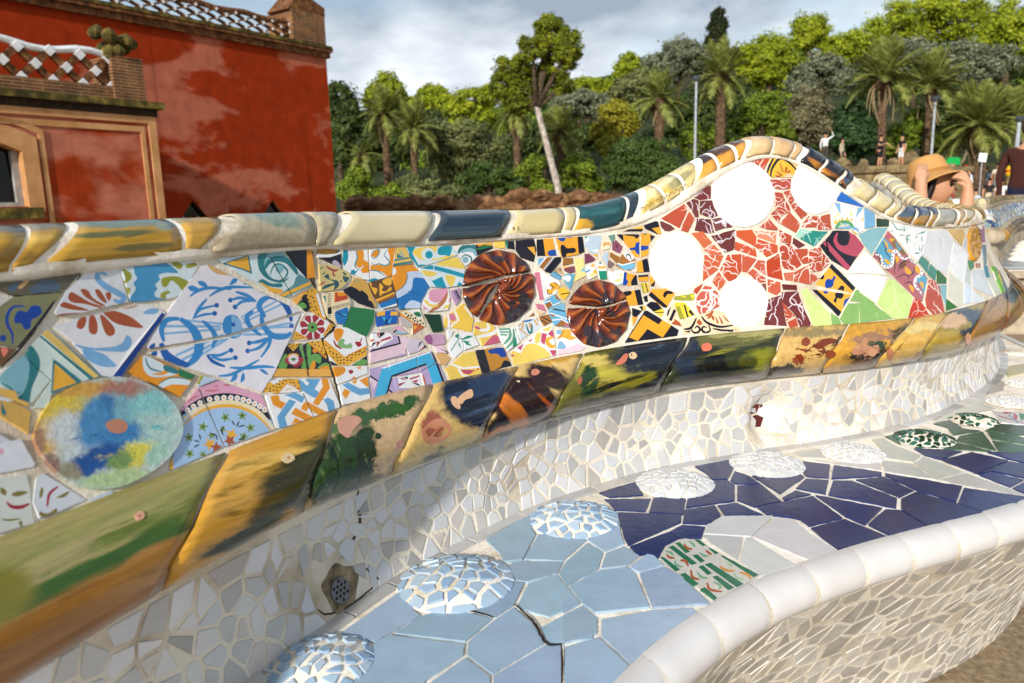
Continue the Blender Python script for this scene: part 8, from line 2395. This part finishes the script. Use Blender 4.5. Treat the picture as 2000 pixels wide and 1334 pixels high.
# ---- other small things on the plaza
def sign():
    p = at(1920, 300, 38); e = empty('notice_sign', (p.x, p.y, 0), 'blank white notice on a thin post', 'sign'); MINV[e.name] = Matrix.Translation(e.location).inverted(); z0, z1 = at(1920, 316, 38).z, at(1920, 299, 38).z
    m = MB(); m.box((p.x, p.y, (z0 + z1) / 2), (.40, .03, z1 - z0), Matrix.Rotation(R_(6), 3, 'Y')); m.build('board', [cloth('f0f0f0')], e); m = MB(); m.tube([(p.x, p.y + .03, 0), (p.x, p.y + .03, z0 + .1)], .025, 8); m.build('post', [M_POST], e)
sign()
def tarp():
    p = at(1862, 330, 41); e = empty('green_cloth', (p.x, p.y, 0), 'bright green cloth draped over a low stack', 'cloth'); MINV[e.name] = Matrix.Translation(e.location).inverted(); V = []
    pts = [(1843, 322, 0), (1848, 312, .1), (1856, 307, .2), (1870, 307, .25), (1876, 310, .1), (1874, 322, 0)]
    V = [tuple(at(x, y, 41 + d)) for x, y, d in pts] + [tuple(at(x + 2, y, 42.2 + d)) for x, y, d in pts]; n = len(pts); m = MB(); m.add(V, [tuple(range(n)), tuple(range(2 * n - 1, n - 1, -1))] + [(i, n + i, n + (i + 1) % n, (i + 1) % n) for i in range(n)]); m.build('cloth', [plain('green_fabric', '12a04a')], e)
    q = at(1862, 322, 41); m = MB(); m.box((q.x + .1, q.y + .6, q.z / 2 - .02), (.8, 1., q.z - .04)); m.build('stack', [M_TERR], e)
tarp()
def ledge_table():
    p = at(1868, 328, 38.5); e = empty('stone_table', (p.x, p.y, 0), 'flat stone ledge in front of the green cloth', 'ledge'); MINV[e.name] = Matrix.Translation(e.location).inverted(); z = at(1868, 326, 38.5).z
    m = MB(); m.box((p.x, p.y, z - .12), (1.3, .8, .24)); m.build('top', [M_TERR], e); m = MB(); m.box((p.x, p.y, (z - .24) / 2), (.9, .5, z - .24)); m.build('base', [M_TERR], e)
ledge_table()
def pack():
    p = at(1973, 334, 37.); e = empty('backpack', tuple(p - Vector((0, 0, .25))), 'yellow rucksack with a red band on a low stand', 'rucksack'); MINV[e.name] = Matrix.Translation(e.location).inverted()
    m = MB(); m.lathe(p, [(.01, -.26), (.16, -.25), (.19, -.1), (.19, .1), (.15, .22), (.01, .26)], 12); m.build('bag', [plain('yellow_fabric', 'e8b81c')], e, smooth=True); m = MB(); m.lathe(p, [(.193, -.05), (.2, -.02), (.2, .03), (.193, .05)], 12); m.build('band', [plain('red_fabric', 'c42a1c')], e)
    m = MB(); m.tube([(p.x, p.y, 0), (p.x, p.y, p.z - .25)], .12, 8); m.build('stand', [M_TERR], e)
pack()
# ---- the next stretch of the bench, farther off at the right
far = empty('mosaic_bench', tuple(at(1960, 480, 5.6)[:2]) + (0,), 'farther bay of the tiled bench beyond the woman, its back in blue and white fragments', 'bench'); MINV[far.name] = Matrix.Translation(far.location).inverted()
def far_bench():
    tp = [at(1700, 395, 6.9), at(1830, 395, 6.3), at(1890, 400, 5.8), at(1916, 404, 5.45), at(1928, 405, 5.5), at(1938, 405, 6.2), at(1960, 404, 7.6), at(2030, 402, 9.2), at(2100, 400, 9.4)]
    pth, _ = resample(np.array([[p.x, p.y] for p in tp]), 120, 3); t = np.gradient(pth, axis=0); t /= np.linalg.norm(t, axis=1, keepdims=True); nr = np.stack([-t[:, 1], t[:, 0]], 1); I = np.arange(120.)
    ds = np.linalg.norm(pth[1] - pth[0])
    def fp(s, d, z): return np.array([np.interp(s, I, pth[:, 0]) + np.interp(s, I, nr[:, 0]) * d, np.interp(s, I, pth[:, 1]) + np.interp(s, I, nr[:, 1]) * d, z])
    zt = at(1940, 396, 5.5).z
    prof = [(-.50, .0), (-.50, .38), (-.56, .40), (-.56, .45), (-.10, .46), (-.09, .60)] + [(-.10 - .06 * math.sin(a), .66 - .055 * math.cos(a)) for a in np.linspace(.3, 2.8, 7)] + [(-.09, .72), (-.02, zt - .05), (-.025, zt - .03), (-.02, zt)] + [(.03 - .05 * math.cos(a), zt - .01 + .045 * math.sin(a)) for a in np.linspace(0, 3.1, 8)] + [(.10, 0)]
    mb = MB(); V, F = grid(lambda s, k: fp(s, *prof[int(k)]), np.arange(0, 119.5, 1), range(len(prof))); mb.add(V, F); mb.build('bench_core', [rough_mat('far_grout', lin('8c7e68'), lin('c0b298'), 9.)], far, smooth=False)
    def ptile(k0, k1, w, mats, nm, lift):
        s = 1.
        while s < 116:
            ww = random.uniform(*w) / ds; m = MB(); ks = range(k0, k1 + 1); ss = np.linspace(s + .012 / ds, s + ww - .012 / ds, 4)
            def q(s_, k): d, z = prof[int(k)]; return fp(s_, d - lift, z + lift * (1 if z > .44 and d < -.3 else .4))
            V, F = grid(q, ss, ks); m.add(V, F); m.build(nm, [random.choice(mats)], far, smooth=True); s += ww
    ptile(6, 12, (.25, .4), [glaze(c, .2) for c in ('2c2c1c', '5c4a1c', '1c2834', 'b88830', '6a3c18', 'c8a860')], 'bolster_tile', .006); ptile(17, 23, (.10, .2), [RM[k] for k in 'ldfoh'], 'coping_tile', .005); ptile(2, 3, (.2, .3), [M_NOS], 'nosing_tile', .006)
    cols = [glaze(c) for c in ('3a5a94', '7a92b4', 'e0e0dc', '8494a0', '2f4a7c', 'c0c8cc', 'dccca0', '7a9a9c', 'd0d4d6')]; fnp = lambda x, y, l: fp(x / ds, -.09 + .07 * (y / .22) - l, .725 + (zt - .05 - .725) * y / .22)
    sds = jit_seeds(2 * ds, 117 * ds, .004, .216, .055); lay(cells(sds, [(0, .004), (118 * ds, .004), (118 * ds, .216), (0, .216)], .007), fnp, 'tile', cols, 80, .004, far)
    gs = [glaze(c, .3) for c in ('a8aaac', 'bcbec0', 'c8c8c6', '9c9ea2')]; fns = lambda x, y, l: fp(x / ds, -.54 + y, .4515 + .01 * y / .44 + l); sds = jit_seeds(2 * ds, 117 * ds, .0, .42, .13); lay(cells(sds, [(0, .01), (118 * ds, .01), (118 * ds, .42), (0, .42)], .008), fns, 'seat_tile', gs, 40, .003, far)
    for s_ in range(8, 112, 9):
        c = fp(s_, -.22, .455); m = MB(); m.lathe(c, [(.085, 0), (.075, .018), (.05, .033), (.02, .04), (.001, .041)], 14); m.build('dome', [GROUTW], far, smooth=True)
far_bench()
# grey fragments and a pierced rosette on the outer face of the rising wall past the nose
_bk = lambda x, y, l: pl(x / DS, D_RC + .058 + .02 * (1 - y) + l, y * st(zL, x / DS))
sds = [(a, b) for a, b in jit_seeds(262 * DS, 330 * DS, .45, 1.0, .085)]
lay(cells(sds, [(258 * DS, .4), (334 * DS, .4), (334 * DS, .985), (258 * DS, .985)], .006), _bk, 'outer_tile', [glaze(c, .3) for c in ('b4b2ae', 'c4c2be', 'a8a6a4', 'cfcdc8')], 60, .003, bench)
